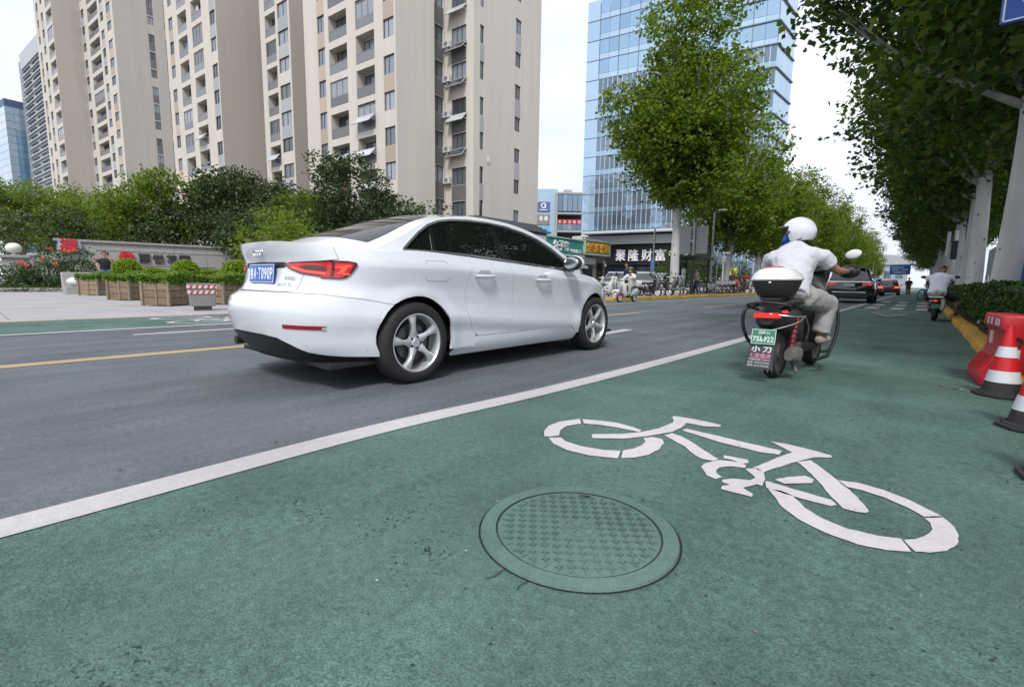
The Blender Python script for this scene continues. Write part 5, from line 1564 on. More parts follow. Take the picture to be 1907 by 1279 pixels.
def drape(name, polys, m, parent, fn, off=0.0, thick=.02, step=.045, mirror=False, smooth=35):
    """cut flat outlines into a fine grid and lay them on the surface fn(u, v, off, side)"""
    for side in ((1, -1) if mirror else (1,)):
        bm = bmesh.new()
        for poly in polys:
            cv, cf = fill_grid(poly, step)
            vs = [bm.verts.new((p[0], p[1], 0)) for p in cv]
            for f in cf:
                try: bm.faces.new([vs[i] for i in f])
                except ValueError: pass
        for v in [v for v in bm.verts if not v.link_faces]: bm.verts.remove(v)
        uv = {v: (v.co.x, v.co.y) for v in bm.verts}
        if thick:
            bd = [e for e in bm.edges if len(e.link_faces) == 1]
            low = {}
            for e in bd:
                for v in e.verts:
                    if v not in low: low[v] = bm.verts.new((0, 0, 0))
            for e in bd:
                f = e.link_faces[0]
                a, c = e.verts
                for l in f.loops:
                    if l.edge == e: a, c = l.vert, l.link_loop_next.vert
                bm.faces.new((c, a, low[a], low[c]))
            for v, lv in low.items():
                lv.co = fn(uv[v][0], uv[v][1], off - thick, side)
        for v, (u, t) in uv.items():
            v.co = fn(u, t, off, side)
        if side < 0: bmesh.ops.reverse_faces(bm, faces=bm.faces)
        bm.normal_update()
        me = bpy.data.meshes.new(name); bm.to_mesh(me); bm.free()
        me.materials.append(m)
        me.polygons.foreach_set('use_smooth', [True] * len(me.polygons)); me.set_sharp_from_angle(angle=R(smooth))
        o = link_mesh(name, me, parent)
    return o

def arc_pts(c, r, a0, a1, n=18):
    return [(sy(c[0] + r * math.cos(a0 + (a1 - a0) * i / n)), c[1] + r * math.sin(a0 + (a1 - a0) * i / n)) for i in range(n + 1)]
AW = .362
def top_pts(s0, s1, n=10, d=0.0):
    return [(s0 + (s1 - s0) * i / n, ztop(s0 + (s1 - s0) * i / n) - d) for i in range(n + 1)]
g = .003
def inner_arc(c, zlow, rear=True):
    """arch points from the bottom on the rear side over the top to the front side"""
    a = math.asin((zlow - c[1]) / AW)
    return arc_pts(c, AW, PI - a, a, 26)
BL = .645        # line between bumper and quarter panel at the side
fn = car_pt
rarc = inner_arc(RW, .235); farc = inner_arc(FW, .235)
# where the bumper line and the door edge meet the arch
def arc_at(c, z, rear):
    dy = math.sqrt(max(0, AW**2 - (z - c[1])**2)); return c[0] - dy if rear else c[0] + dy
DOOR_R = [(1.50, 1.003), (1.485, .93), (1.465, .84), (1.43, .72), (1.425, .66), (1.45, .52), (1.50, .42), (1.56, .345)]
RARC_Q = [p for p in rarc if True]
ybl = arc_at(RW, BL - .03, True)
bump_side = [(sx(.0), .700), (sx(.45), .700), (sx(.7), .690), (sy(.35), .672), (sy(.5), .655), (sy(ybl), BL - .03)]
# rear bumper (right half outline mirrored into one panel across the back)
def full(name, half, m, **k):
    """one panel across the centre line from its right half outline (u from 0)"""
    def f2(u, v, off, side):
        p = fn(abs(u), v, off, 1); return (p[0] * (1 if u >= 0 else -1), p[1], p[2])
    left = [(-u, v) for (u, v) in half[::-1]]
    poly = half + [p for p in left if not (abs(p[0]) < 1e-6)]
    return drape(name, [poly], m, CAR, f2, **k)
arc_low = [p for p in rarc if p[0] < sy(RW[0]) and p[1] < BL - .035]
bumper = [(0, .40), ] + [(sx(.25), .40), (sx(.42), .385), (sx(.52), .345), (sx(.62), .285), (sx(.70), .262), (sy(.30), .25), (sy(RW[0] - AW + .012), .235)] + arc_low[1:] + bump_side[::-1]
full('rear_bumper', bumper, car_white, step=.05)
diff = [(0, .397), (sx(.25), .397), (sx(.42), .382), (sx(.52), .342), (sx(.60), .285), (sx(.60), .245), (sx(.4), .225), (0, .225)]
full('rear_diffuser', diff[::-1], black_plastic, off=-.012, step=.06)
LIDX = .50
lid = [(0, .708), (sx(.46), .708), (sx(LIDX), .722), (sx(LIDX + .012), .76), (sx(LIDX + .012), .80), (sx(LIDX + .05), .915), (sx(LIDX + .223), .935)]
lid += [(sx(.7335), ztop(sx(.7335)))] + top_pts(sx(.68), 0, 8)
full('boot_lid', lid, car_white, step=.04)
# quarter panel
q = [(sx(.46) + g, .704), (sx(.7), .694), (sy(.35), .676), (sy(.5), .659), (sy(ybl), BL - .026)]
q += [p for p in rarc if p[1] > BL - .02 or p[0] > sy(RW[0])]
q = [p for p in q if True]
q += [(sy(1.30), .238), (sy(1.545), .238), (sy(1.57), .330)]
q += [(sy(a - .004), z) for a, z in DOOR_R[::-1][1:]]
q += top_pts(sy(1.50) - .004, sx(.735), 14)
q += [(sx(LIDX + .225), .931), (sx(LIDX + .055), .911), (sx(LIDX + .017), .80), (sx(LIDX + .017), .76), (sx(LIDX + .006), .720)]
drape('quarter_panel', [q], car_white, CAR, fn, mirror=True, step=.03)
BP = [(1.985, .972), (2.02, .90), (2.035, .75), (2.035, .55), (2.02, .42), (1.995, .345)]
rd = [(sy(a), z) for a, z in DOOR_R] + [(sy(1.60), .322), (sy(1.988), .322)] + [(sy(a - .003), z) for a, z in BP[::-1][1:]] + top_pts(sy(1.98), sy(1.505), 8)
drape('rear_door', [rd], car_white, CAR, fn, mirror=True, step=.028)
FDF = [(3.02, .912), (3.10, .82), (3.115, .65), (3.10, .45), (3.063, .335)]
fd = [(sy(a + .003), z) for a, z in BP] + [(sy(1.994), .322), (sy(3.055), .322)] + [(sy(a), z) for a, z in FDF[::-1][1:]] + top_pts(sy(3.02), sy(1.99), 10)
drape('front_door', [fd], car_white, CAR, fn, mirror=True, step=.028)
sill = [(sy(1.31), .170), (sy(3.16), .170), (sy(3.16), .234), (sy(3.060), .305), (sy(3.045), .318), (sy(1.575), .318), (sy(1.55), .234), (sy(1.31), .234)]
drape('sill', [sill], car_white, CAR, fn, off=.004, mirror=True)
ff = [(sy(a + .004), z) for a, z in FDF] + [(sy(3.064), .312), (sy(3.165), .238), (sy(FW[0] - AW + .01), .238)]
ff += [p for p in farc[1:] if p[0] < sy(FW[0]) or p[1] > .52] + [(sy(4.05), .56), (sy(4.12), .62)] + top_pts(sy(4.12), sy(3.025), 12)
drape('front_wing', [ff], car_white, CAR, fn, mirror=True, step=.035)
fb = [(S_END - sy(4.06), .0)]
def fullf(name, half, m, **k):
    def f2(u, v, off, side):
        p = fn(S_END - abs(u), v, off, 1); return (p[0] * (1 if u >= 0 else -1), p[1], p[2])
    left = [(-u, v) for (u, v) in half[::-1]]
    return drape(name, [half + [p for p in left if abs(p[0]) > 1e-6]], m, CAR, f2, **k)
farc_b = [p for p in farc if p[0] > sy(FW[0]) and p[1] < .515]
fbp = [(0, .2), (S_END - sy(3.95), .215), (S_END - farc[-1][0] - .004, .235)] + [(S_END - p[0], p[1]) for p in farc_b[::-1][1:]] + [(S_END - sy(4.055), .555), (S_END - sy(4.125), .615), (S_END - sy(4.15), .70), (0, .70)]
fullf('front_bumper', fbp[::-1], car_white, step=.07)
# dark inner shell so that gaps between panels read as shadow
b = MB(); ns = 70; nz_ = 10
ss = np.linspace(0, S_END, ns)
for m_ in (1, -1):
    for i in range(ns - 1):
        for j in range(nz_):
            zs0 = .19 + (ztop(ss[i]) - .03 - .19) * j / nz_; zs0b = .19 + (ztop(ss[i + 1]) - .03 - .19) * j / nz_
            zs1 = .19 + (ztop(ss[i]) - .03 - .19) * (j + 1) / nz_; zs1b = .19 + (ztop(ss[i + 1]) - .03 - .19) * (j + 1) / nz_
            y = base((ss[i] + ss[i + 1]) / 2)[1]; zz = (zs0 + zs1) / 2
            if min(math.hypot(y - RW[0], zz - RW[1]), math.hypot(y - FW[0], zz - FW[1])) < .47: continue
            b.quad(*[fn(s_, z_, -.024, m_) for s_, z_ in ((ss[i], zs0), (ss[i + 1], zs0b), (ss[i + 1], zs1b), (ss[i], zs1))])
b.box((0, 2.2, .19), (1.5, 3.9, .03))
for (cy, cz) in (RW, FW):
    for m_ in (1, -1):
        n = 20
        for k in range(n):
            a0 = PI * k / n; a1 = PI * (k + 1) / n
            r_ = AW + .035
            P = lambda a, x: (m_ * x, cy + r_ * math.cos(a), cz - .03 + r_ * math.sin(a))
            xo = .80 if cy < 2 else .74
            b.quad(P(a0, .50), P(a1, .50), P(a1, xo), P(a0, xo))
        b.prism([(cy + r_ * math.cos(PI * k / n), cz - .03 + r_ * math.sin(PI * k / n)) for k in range(n + 1)], 0, .02,
                M=Matrix(((0, 0, m_, m_ * .5), (1, 0, 0, 0), (0, 1, 0, 0), (0, 0, 0, 1))))
b.build('inner_shell', car_seam, CAR)
b = MB(); b.cyl((-.50, .10, .285), (-.50, .45, .29), .035, n=14); b.box((0, 1.2, .19), (.4, 1.8, .05)); b.cyl((.7, RW[0], .3), (-.7, RW[0], .3), .05); b.box((.1, .55, .25), (1.0, .42, .14))
b.build('exhaust', mat('exhaust metal', (.05, .05, .05), .5, .6), CAR)

# boot deck and bonnet: patches bounded by the body edge
def coons(name, bot, top, left, right, m, n1, n2, bumpf=None):
    b = MB(); vs = []; fs = []
    for j in range(n2 + 1):
        v = j / n2
        for i in range(n1 + 1):
            u = i / n1
            Pb, Pt, Pl, Pr = Vector(bot(u)), Vector(top(u)), Vector(left(v)), Vector(right(v))
            c00, c10, c01, c11 = Vector(bot(0)), Vector(bot(1)), Vector(top(0)), Vector(top(1))
            p = (1 - v) * Pb + v * Pt + (1 - u) * Pl + u * Pr - ((1 - u) * (1 - v) * c00 + u * (1 - v) * c10 + (1 - u) * v * c01 + u * v * c11)
            if bumpf: p.z += bumpf(u, v)
            vs.append(p)
    for j in range(n2):
        for i in range(n1):
            a = j * (n1 + 1) + i
            fs.append((a, a + 1, a + n1 + 2, a + n1 + 1))
    b.add(vs, fs); return b.build(name, m, CAR, smooth=60)
def e_rear(u):
    x = (2 * u - 1) * .78; s_ = sx(abs(x)); p = fn(s_, ztop(s_)); return (math.copysign(p[0], x), p[1], p[2])
def e_side(v, m_=1):
    s_ = sx(.78) + (sy(1.0) - sx(.78)) * v; p = fn(s_, ztop(s_)); return (m_ * p[0], p[1], p[2])
coons('boot_deck', e_rear, lambda u: (e_side(1)[0] * (2 * u - 1), e_side(1)[1], e_side(1)[2] + .035 * (1 - (2 * u - 1)**2)), lambda v: e_side(v, -1), e_side, car_white, 32, 14,
      lambda u, v: -.028 * math.sin(PI * min(1, v * 2.0)) * (1 - (2 * u - 1)**4) * (1 if v < .5 else 0) + .0)
def f_front(u):
    t = 2 * u - 1; s_ = S_END - abs(t) * (S_END - sy(4.15)); p = fn(s_, ztop(s_)); return (math.copysign(p[0], t) if t else 0, p[1], p[2])
def f_side(v, m_=1):
    s_ = sy(4.15) + (sy(3.0) - sy(4.15)) * v; p = fn(s_, ztop(s_)); return (m_ * p[0], p[1], p[2])
coons('bonnet', f_front, lambda u: (f_side(1)[0] * (2 * u - 1), f_side(1)[1] + .28 * (1 - (2 * u - 1)**2), f_side(1)[2] + .05 * (1 - (2 * u - 1)**2)), lambda v: f_side(v, -1), f_side, car_white, 30, 16,
      lambda u, v: .05 * (1 - (2 * u - 1)**4) * math.sin(PI * (.15 + .85 * v) / 1.0) * .8)

# greenhouse
ROOFC = smooth_tab([(.36, .98), (.58, 1.085), (.85, 1.195), (1.12, 1.305), (1.4, 1.385), (1.7, 1.425), (2.05, 1.438), (2.4, 1.420), (2.7, 1.355), (3.0, 1.23), (3.3, 1.07), (3.6, .95)])
CANT = smooth_tab([(.45, .955), (.60, 1.010), (.75, 1.065), (.90, 1.135), (1.05, 1.215), (1.2, 1.285), (1.4, 1.338), (1.7, 1.372), (2.0, 1.377), (2.3, 1.355), (2.6, 1.292), (2.85, 1.19), (3.1, 1.045), (3.28, .93), (3.4, .86)])
def gx(y, z):
    x = .822 - .47 * (z - .98) - .22 * max(0, z - 1.1)**2
    if y < 1.55: x -= .10 * ((1.55 - y) / .95)**2
    if y > 2.9: x -= .05 * ((y - 2.9) / .5)**2
    return x
def gfn(y, z, off=0.0, m=1):
    x = gx(y, z) + off * .9
    return (x * m, y, z + off * .4)
def top_fn(u, y, off=0.0, m=1):
    zt, zc = interp(CANT, y), interp(ROOFC, y)
    xr = gx(y, zt)
    k = max(0.0, 1 - abs(u)**2.3)
    bow = 0.0
    if y < 1.5: bow = -.20 * ((1.5 - y) / .9)**1.3
    if y > 2.5: bow = .22 * ((y - 2.5) / .8)**1.3
    return (u * xr, y + bow * (1 - u * u), zt + (max(zc, zt + .012) - zt) * k + off)
WIN = [(.885, 1.034), (.96, 1.095), (1.06, 1.172), (1.18, 1.245), (1.30, 1.288), (1.45, 1.314), (1.65, 1.330), (1.9, 1.334), (2.15, 1.322), (2.4, 1.284), (2.6, 1.232), (2.8, 1.145), (2.98, 1.035), (3.10, .938)]
WINB = [(3.10, .925), (2.8, .940), (2.4, .963), (2.0, .987), (1.5, 1.014), (1.2, 1.024), (.90, 1.026)]
def win_top(y): return interp(WIN, y)
def win_bot(y): return interp(WINB[::-1], y)
def cant_pts(y0, y1, n): return [(y0 + (y1 - y0) * i / n, interp(CANT, y0 + (y1 - y0) * i / n)) for i in range(n + 1)]
# painted frame around the side windows, pillar and roof rail
fr = cant_pts(.62, 3.26, 40) + [(3.27, .90)] + [(3.11, .895)] + WIN[::-1] + [(.87, 1.024), (.9, .985), (.62, .985)]
drape('roof_rail', [fr[::-1]], car_white, CAR, gfn, mirror=True, step=.05, thick=.03)
# chrome strip round the window line
def strip_on(name, pts, w_, off, m, mirror=True, th=.006):
    for side in ((1, -1) if mirror else (1,)):
        b = MB()
        n = len(pts); L = []
        for i in range(n):
            a = Vector(pts[max(i - 1, 0)]); c = Vector(pts[min(i + 1, n - 1)]); d = (c - a).normalized(); nn = Vector((-d.y, d.x))
            p = Vector(pts[i]); L.append((p + nn * w_ / 2, p - nn * w_ / 2))
        vs = []; fs = []
        for A, B in L:
            vs += [gfn(A.x, A.y, off, side), gfn(B.x, B.y, off, side), gfn(A.x, A.y, off - th, side), gfn(B.x, B.y, off - th, side)]
        for i in range(n - 1):
            k = 4 * i
            fs += [(k, k + 1, k + 5, k + 4), (k + 2, k + 6, k + 7, k + 3), (k, k + 4, k + 6, k + 2), (k + 1, k + 3, k + 7, k + 5)]
        b.add(vs, fs); b.build(name, m, CAR, smooth=50)
trim = mat('satin window trim', (.62, .63, .65), .22, .9)
strip_on('window_trim', WIN[::-1] + [(.878, 1.026)] + WINB[::-1], .016, .010, trim)
def wpoly(y0, y1, s0=0.0, s1=0.0):
    """window between y0 and y1; s0, s1 slant the edges (dy per dz)"""
    o = []
    n = 14
    zt0, zt1 = win_top(y0), win_top(y1)
    for i in range(n + 1):
        y = y0 + s0 * .3 + (y1 + s1 * .3 - y0 - s0 * .3) * i / n
        o.append((y, win_top(y) - .004))
    for i in range(n + 1):
        y = y1 - (y1 - y0) * i / n
        o.append((y, win_bot(y) + .002))
    return o[::-1]
drape('quarter_window', [[(.905, 1.032), (1.145, 1.026), (1.185, 1.24), (1.06, 1.168), (.96, 1.09)]], tint, CAR, gfn, off=-.012, thick=0, mirror=True, step=.05)
drape('rear_door_window', [wpoly(1.19, 1.965, .13, -.18)], tint, CAR, gfn, off=-.012, thick=0, mirror=True, step=.06)
drape('front_door_window', [wpoly(2.045, 3.08, -.18, 0)], tint, CAR, gfn, off=-.012, thick=0, mirror=True, step=.06)
pil = mat('black pillar', (.012, .012, .013), .12, coat=.5)
drape('pillar', [[(1.148, 1.026), (1.187, 1.024), (1.225, 1.262), (1.19, 1.248)]], pil, CAR, gfn, off=-.006, thick=.01, mirror=True)
drape('pillar', [[(1.968, .989), (2.043, .985), (1.995, 1.328), (1.912, 1.332)]], pil, CAR, gfn, off=-.004, thick=.01, mirror=True)
# rear window, roof, windscreen
def skin(name, m, y0, y1, u0=1.0, u1=1.0, off=0.0, ny=20, nu=28):
    b = MB(); vs = []; fs = []
    for j in range(ny + 1):
        y = y0 + (y1 - y0) * j / ny; uu = u0 + (u1 - u0) * j / ny
        for i in range(nu + 1):
            u = (-1 + 2 * i / nu) * uu
            vs.append(top_fn(u, y, off))
    for j in range(ny):
        for i in range(nu):
            a = j * (nu + 1) + i; fs.append((a, a + 1, a + nu + 2, a + nu + 1))
    b.add(vs, fs); return b.build(name, m, CAR, smooth=60)
skin('roof', car_white, .50, 3.34, ny=70)
skin('rear_window', tint, .70, 1.33, .86, .80, off=.006)
skin('windscreen', tint, 2.62, 3.28, .86, .92, off=.006)
# rear lamps: lens with an inner lit band
for side in (1, -1):
    lens = [(sx(.375), .9), (sx(.46), .915), (sx(.70), .925), (sy(.20), .926), (sy(.33), .922), (sy(.385), .914), (sy(.39), .895), (sy(.35), .83), (sy(.325), .806), (sy(.29), .798), (sy(.18), .802), (sx(.68), .812), (sx(.55), .832), (sx(.45), .862)]
    f1 = (lambda sd: (lambda u, v, off, _: fn(u, v, off, sd)))(side)
    f0 = (lambda sd: (lambda u, v, off, _: fn(u - .052, v, off, sd)))(side)
    o = drape('tail_lamp', [lens], red_dark, CAR, f0, off=.010, thick=.03, step=.03)
    if side < 0:
        for p in o.data.polygons: pass
        o.data.flip_normals()
    for nm, poly, mm_ in (('lens', [(sx(.41), .898), (sx(.50), .908), (sx(.70), .914), (sy(.20), .915), (sy(.335), .910), (sy(.365), .900), (sy(.33), .832), (sy(.305), .812), (sy(.28), .808), (sy(.17), .811), (sx(.69), .82), (sx(.57), .838), (sx(.47), .866)], red_lens),
                          ('light_band', [(sx(.46), .874), (sx(.56), .846), (sx(.70), .829), (sx(.70), .838), (sx(.57), .857), (sx(.48), .882)], red_lens_in),
                          ('light_band', [(sx(.79), .895), (sy(.20), .897), (sy(.30), .892), (sy(.325), .878), (sy(.295), .828), (sy(.18), .823), (sx(.79), .830), (sx(.79), .838), (sy(.18), .834), (sy(.265), .836), (sy(.29), .872), (sy(.2), .884), (sx(.79), .885)], red_lens_in),
                          ('lamp_divider', [(sx(.722), .815), (sx(.735), .815), (sx(.735), .914), (sx(.722), .914)], red_dark),
                          ('dark_insert', [(sx(.52), .88), (sx(.60), .858), (sx(.70), .85), (sx(.70), .885), (sx(.6), .893)], red_dark)):
        z_ = {'lens': .0125, 'light_band': .0145, 'lamp_divider': .0155, 'dark_insert': .0140}[nm]
        c = drape(nm, [poly], mm_, o, f0, off=z_, thick=.006, step=.03)
        if side < 0: c.data.flip_normals()
    c = drape('rear_reflector', [[(sx(.50), .485), (sx(.74), .475), (sy(.225), .468), (sy(.23), .445), (sx(.74), .449), (sx(.50), .458)]], refl_red, CAR, f1, off=.005, thick=.012, step=.04)
    if side < 0: c.data.flip_normals()
    # door handles
    for yh, zh in ((1.52, .845), (2.36, .822)):
        b = MB()
        path = []
        for i in range(9):
            t = i / 8; yy = yh + .23 * t
            p = Vector(fn(sy(yy), zh, .012 + .026 * math.sin(PI * t)**.5, 1)); path.append((p.x * side, p.y, p.z))
        b.tube(path, [.011, .016, .017, .017, .017, .017, .017, .016, .011], 10, flat=.8)
        dh = b.build('door_handle', car_white, CAR, smooth=50)
        drape('handle_recess', [[(sy(yh + .04), zh - .01), (sy(yh + .19), zh - .01), (sy(yh + .20), zh + .02), (sy(yh + .17), zh + .045), (sy(yh + .06), zh + .045), (sy(yh + .03), zh + .02)]], mat('handle recess shade', (.45, .46, .48), .3, coat=1), dh,
              (lambda sd: (lambda u, v, off, _: fn(u, v, off, sd)))(side), off=.0025, thick=0, step=.03)  # flat grey patch, shade of the handle hollow put into its colour
    # wing mirror
    b = MB(); x0 = .86 * side
    b.ell((side * .985, 2.90, 1.000), (.115, .075, .078), 20, 14)
    mo = b.build('wing_mirror', car_white, CAR, smooth=80)
    b = MB(); b.tube([(side * .80, 2.90, .935), (side * .87, 2.89, .945), (side * .95, 2.885, .955)], [.03, .026, .03], 8); b.ell((side * .985, 2.872, .998), (.110, .055, .074), 18, 10)
    b.build('mirror_base', black_plastic, mo, smooth=60)
    b = MB(); b.ell((side * .985, 2.822, .998), (.095, .012, .060), 18, 8)
    b.build('mirror_glass', mat('mirror glass', (.5, .53, .52), .02, 1.0), mo, smooth=60)
# filler flap seam on the right
def loop_strip(name, pts, m, w_=.004, off=.0015):
    b = MB()
    P = [fn(u, v, off) for u, v in pts]
    for i in range(len(P)):
        b.bar(P[i], P[(i + 1) % len(P)], w_, .001, up=(1, 0, 0))
    return b.build(name, m, CAR)
fl = [(sy(1.00), .795), (sy(1.20), .795), (sy(1.225), .815), (sy(1.225), .93), (sy(1.20), .95), (sy(1.00), .95), (sy(.975), .93), (sy(.975), .815)]
loop_strip('filler_flap_seam', fl, mat('thin seam', (.35, .36, .38), .5))
# number plate, recess, badges
rec = [(0, .918), (sx(.33), .914), (sx(.365), .90), (sx(.32), .872), (0, .872)]
full('plate_light_recess', rec[::-1], black_plastic, off=.003, thick=.006)
py_ = fn(0, .84)[1]
Mp = frame_M((.025, py_ - .022, .832), (1, 0, 0), (0, .10, 1))
b = MB(); b.box((0, 0, 0), (.43, .138, .008), M=Mp); pl = b.build('number_plate', plate_blue, CAR, bevel=.003)
b = MB()
for dx, dy, sx_, sy_ in ((0, .064, .43, .004), (0, -.064, .43, .004), (.212, 0, .004, .13), (-.212, 0, .004, .13)): b.box((dx, dy, .005), (sx_, sy_, .002), M=Mp)
b.build('plate_border', plate_text, pl)
for s_, x_, w_ in (('鲁', -.172, .052), ('A', -.112, .044), ('T', -.030, .04), ('0', .025, .04), ('9', .075, .04), ('0', .125, .04), ('P', .175, .04)):
    text_obj('plate_character', s_, w_, .088, plate_text, Mp @ Matrix.Translation((x_, 0, .0042)), pl, depth=.0015, bold=.015)
b = MB(); b.cyl(Mp @ Vector((-.07, -.0, .004)), Mp @ Vector((-.07, 0, .007)), .006); b.build('plate_dot', plate_text, pl)
# four ring emblem
b = MB()
for k in range(4):
    n = 26; c = Vector((-.057 + .038 * k, fn(0, .975)[1] - .010, .985))
    pts = [(c.x + .027 * math.cos(2 * PI * i / n), c.y, c.z + .027 * math.sin(2 * PI * i / n)) for i in range(n + 1)]
    b.tube(pts, .0042, 6, caps=False)
b.build('ring_emblem', chrome, CAR, smooth=60)
def badge(t, x, z, w_, h_):
    p = fn(sx(abs(x)), z, .003); q_ = fn(sx(abs(x) + .02), z, .003); t_ = (Vector(q_) - Vector(p)).normalized()
    text_obj('badge', t, w_, h_, chrome, frame_M(p, t_, (0, .1, 1)), CAR, depth=.005, bold=.02)
badge('TFSI', .40, .80, .12, .026); badge('A3 L', .37, .757, .16, .022)

# wheels
rim_dark = mat('wheel interior', (.012, .012, .013), .6)
def wheel_meshes():
    T = Matrix.Rotation(PI / 2, 4, 'Y')       # lathe axis z -> x (outside = +x)
    t = MB()
    t.lathe([(.218, .070), (.226, .100), (.236, .108), (.262, .112), (.292, .104), (.308, .090), (.3155, .070), (.317, .03), (.317, -.03), (.3155, -.07), (.306, -.095), (.27, -.11), (.225, -.10)], 64, T)
    for zz in (-.045, -.015, .015, .045): pass
    tyre = t.mesh('tyre', dark_rubber, smooth=40)
    r = MB()
    r.lathe([(.231, .098), (.228, .1035), (.220, .104), (.212, .094), (.205, .06), (.200, .0), (.205, -.09)], 64, T)
    rimm = r.mesh('rim', silver, smooth=40)
    s = MB()
    for k in range(5):
        a = 2 * PI * k / 5 + .3
        Mk = Matrix.Rotation(a, 4, 'X')
        # spoke: radius along +z, widening to the hub and curved in depth
        rows = []
        for i in range(8):
            q_ = i / 7; rad = .045 + (.214 - .045) * q_
            w_ = .027 + .014 * abs(q_ - .45) * 2 - .010 * math.sin(PI * q_)
            tw = .020 * q_ * q_
            d = .070 + .016 * math.sin(PI * q_ * .9) + .008 * q_
            rows.append([(d, -w_ + tw, rad), (d + .010, -w_ * .55 + tw, rad), (d + .010, w_ * .55 + tw, rad), (d, w_ + tw, rad), (d - .03, w_ * .8 + tw, rad), (d - .03, -w_ * .8 + tw, rad)])
        vs = [p for r_ in rows for p in r_]; fs = []
        for i in range(7):
            for j in range(6): fs.append((i * 6 + j, i * 6 + (j + 1) % 6, (i + 1) * 6 + (j + 1) % 6, (i + 1) * 6 + j))
        s.add(vs, fs, Mk)
    s.lathe([(.0001, .088), (.030, .088), (.034, .080), (.060, .074), (.068, .05)], 30, T)
    spk = s.mesh('spokes', silver, smooth=45)
    h = MB(); 
    for k in range(5):
        a = 2 * PI * (k + .5) / 5 + .3
        h.cyl((.062, .047 * math.sin(-a), .047 * math.cos(a)), (.082, .047 * math.sin(-a), .047 * math.cos(a)), .010, n=8)
    bolts = h.mesh('wheel_bolts', rim_dark, smooth=40)
    d = MB(); d.lathe([(.0001, .0), (.200, .0), (.204, -.02)], 40, T); d.box((-.02, .12, .03), (.05, .08, .12))
    disc = d.mesh('wheel_back', rim_dark)
    e = MB(); e.lathe([(.045, .022), (.145, .022), (.147, .01)], 40, T)
    brake = e.mesh('brake_disc', mat('brake disc', (.12, .12, .12), .4, .8), smooth=40)
    return tyre, rimm, spk, bolts, disc, brake
WM = wheel_meshes()
for (cy, cz) in (RW, FW):
    for m_ in (1, -1):
        wo = link_mesh('wheel', WM[0], CAR)
        wo.location = (.772 * m_, cy, cz + .001); wo.rotation_euler = ((-.05 if cy < 2 else .35), 0, 0 if m_ > 0 else PI)
        for nm, me in zip(('rim', 'spokes', 'wheel_bolts', 'wheel_back', 'brake_disc'), WM[1:]):
            link_mesh(nm, me, wo)
# seats seen through the glass
b = MB()
for x in (-.38, .38):
    b.box((x, 2.15, .95), (.46, .12, .62)); b.box((x, 2.12, 1.22), (.22, .08, .14))
    b.box((x, 1.15, .95), (.5, .12, .5))
b.build('seats', mat('seat cloth', (.03, .03, .032), .9), CAR, bevel=.02)

# ================================================================ PEOPLE
skin_m = mat('skin', (.36, .19, .125), .55, var=.06, scale=8)
skin_tan = mat('tanned skin', (.27, .13, .08), .5, var=.06, scale=8)
hair_m = mat('black hair', (.012, .010, .009), .6)
def cloth(name, c, v=.08): return mat(name, c, .85, var=v, scale=9, bump=.9, bscale=11)

def skinned(name, joints, edges, root, m, parent, sub=2, smooth=True):
    """one continuous surface grown round a skeleton: joints {key: (x, y, z, radius[, radius2])}"""
    keys = list(joints)
    me = bpy.data.meshes.new(name)
    me.from_pydata([joints[k][:3] for k in keys], [(keys.index(a), keys.index(b_)) for a, b_ in edges], [])
    o = bpy.data.objects.new(name, me); COL.objects.link(o)
    md = o.modifiers.new('skin', 'SKIN'); md.branch_smoothing = .6; md.use_smooth_shade = True
    sv = me.skin_vertices[0].data
    for i, k in enumerate(keys):
        j = joints[k]; sv[i].radius = (j[3], j[4] if len(j) > 4 else j[3]); sv[i].use_root = (k == root)
    md2 = o.modifiers.new('sub', 'SUBSURF'); md2.levels = sub; md2.render_levels = sub
    bpy.context.view_layer.update()
    me2 = bpy.data.meshes.new_from_object(o.evaluated_get(bpy.context.evaluated_depsgraph_get()))
    bpy.data.objects.remove(o); bpy.data.meshes.remove(me)
    me2.name = name; me2.materials.clear(); me2.materials.append(m)
    me2.polygons.foreach_set('use_smooth', [True] * len(me2.polygons))
    return link_mesh(name, me2, parent)

def fused(name, b, m, parent, voxel=.0125, it=9):
    me = b.mesh(name, m)
    o = bpy.data.objects.new(name, me); COL.objects.link(o)
    md = o.modifiers.new('r', 'REMESH'); md.mode = 'VOXEL'; md.voxel_size = voxel; md.use_smooth_shade = True
    sm = o.modifiers.new('s', 'SMOOTH'); sm.factor = .5; sm.iterations = it
    tx = bpy.data.textures.get('cloth folds') or bpy.data.textures.new('cloth folds', 'MUSGRAVE' if hasattr(bpy.types, 'MusgraveTexture') else 'CLOUDS')
    tx.noise_scale = .075
    dm = o.modifiers.new('d', 'DISPLACE'); dm.texture = tx; dm.strength = .0075; dm.mid_level = .4; dm.texture_coords = 'LOCAL'
    s2_ = o.modifiers.new('s2', 'SMOOTH'); s2_.factor = .4; s2_.iterations = 1
    bpy.context.view_layer.update()
    me2 = bpy.data.meshes.new_from_object(o.evaluated_get(bpy.context.evaluated_depsgraph_get()))
    bpy.data.objects.remove(o); bpy.data.meshes.remove(me)
    me2.name = name; me2.materials.clear(); me2.materials.append(m)
    me2.polygons.foreach_set('use_smooth', [True] * len(me2.polygons))
    return link_mesh(name, me2, parent)

def loft(b, secs):
    n = len(secs[0]); vs = [p for s_ in secs for p in s_]; fs = []
    for i in range(len(secs) - 1):
        for k in range(n): k2 = (k + 1) % n; fs.append((i * n + k, i * n + k2, (i + 1) * n + k2, (i + 1) * n + k))
    fs.append(tuple(reversed(range(n)))); fs.append(tuple((len(secs) - 1) * n + k for k in range(n)))
    b.add(vs, fs)

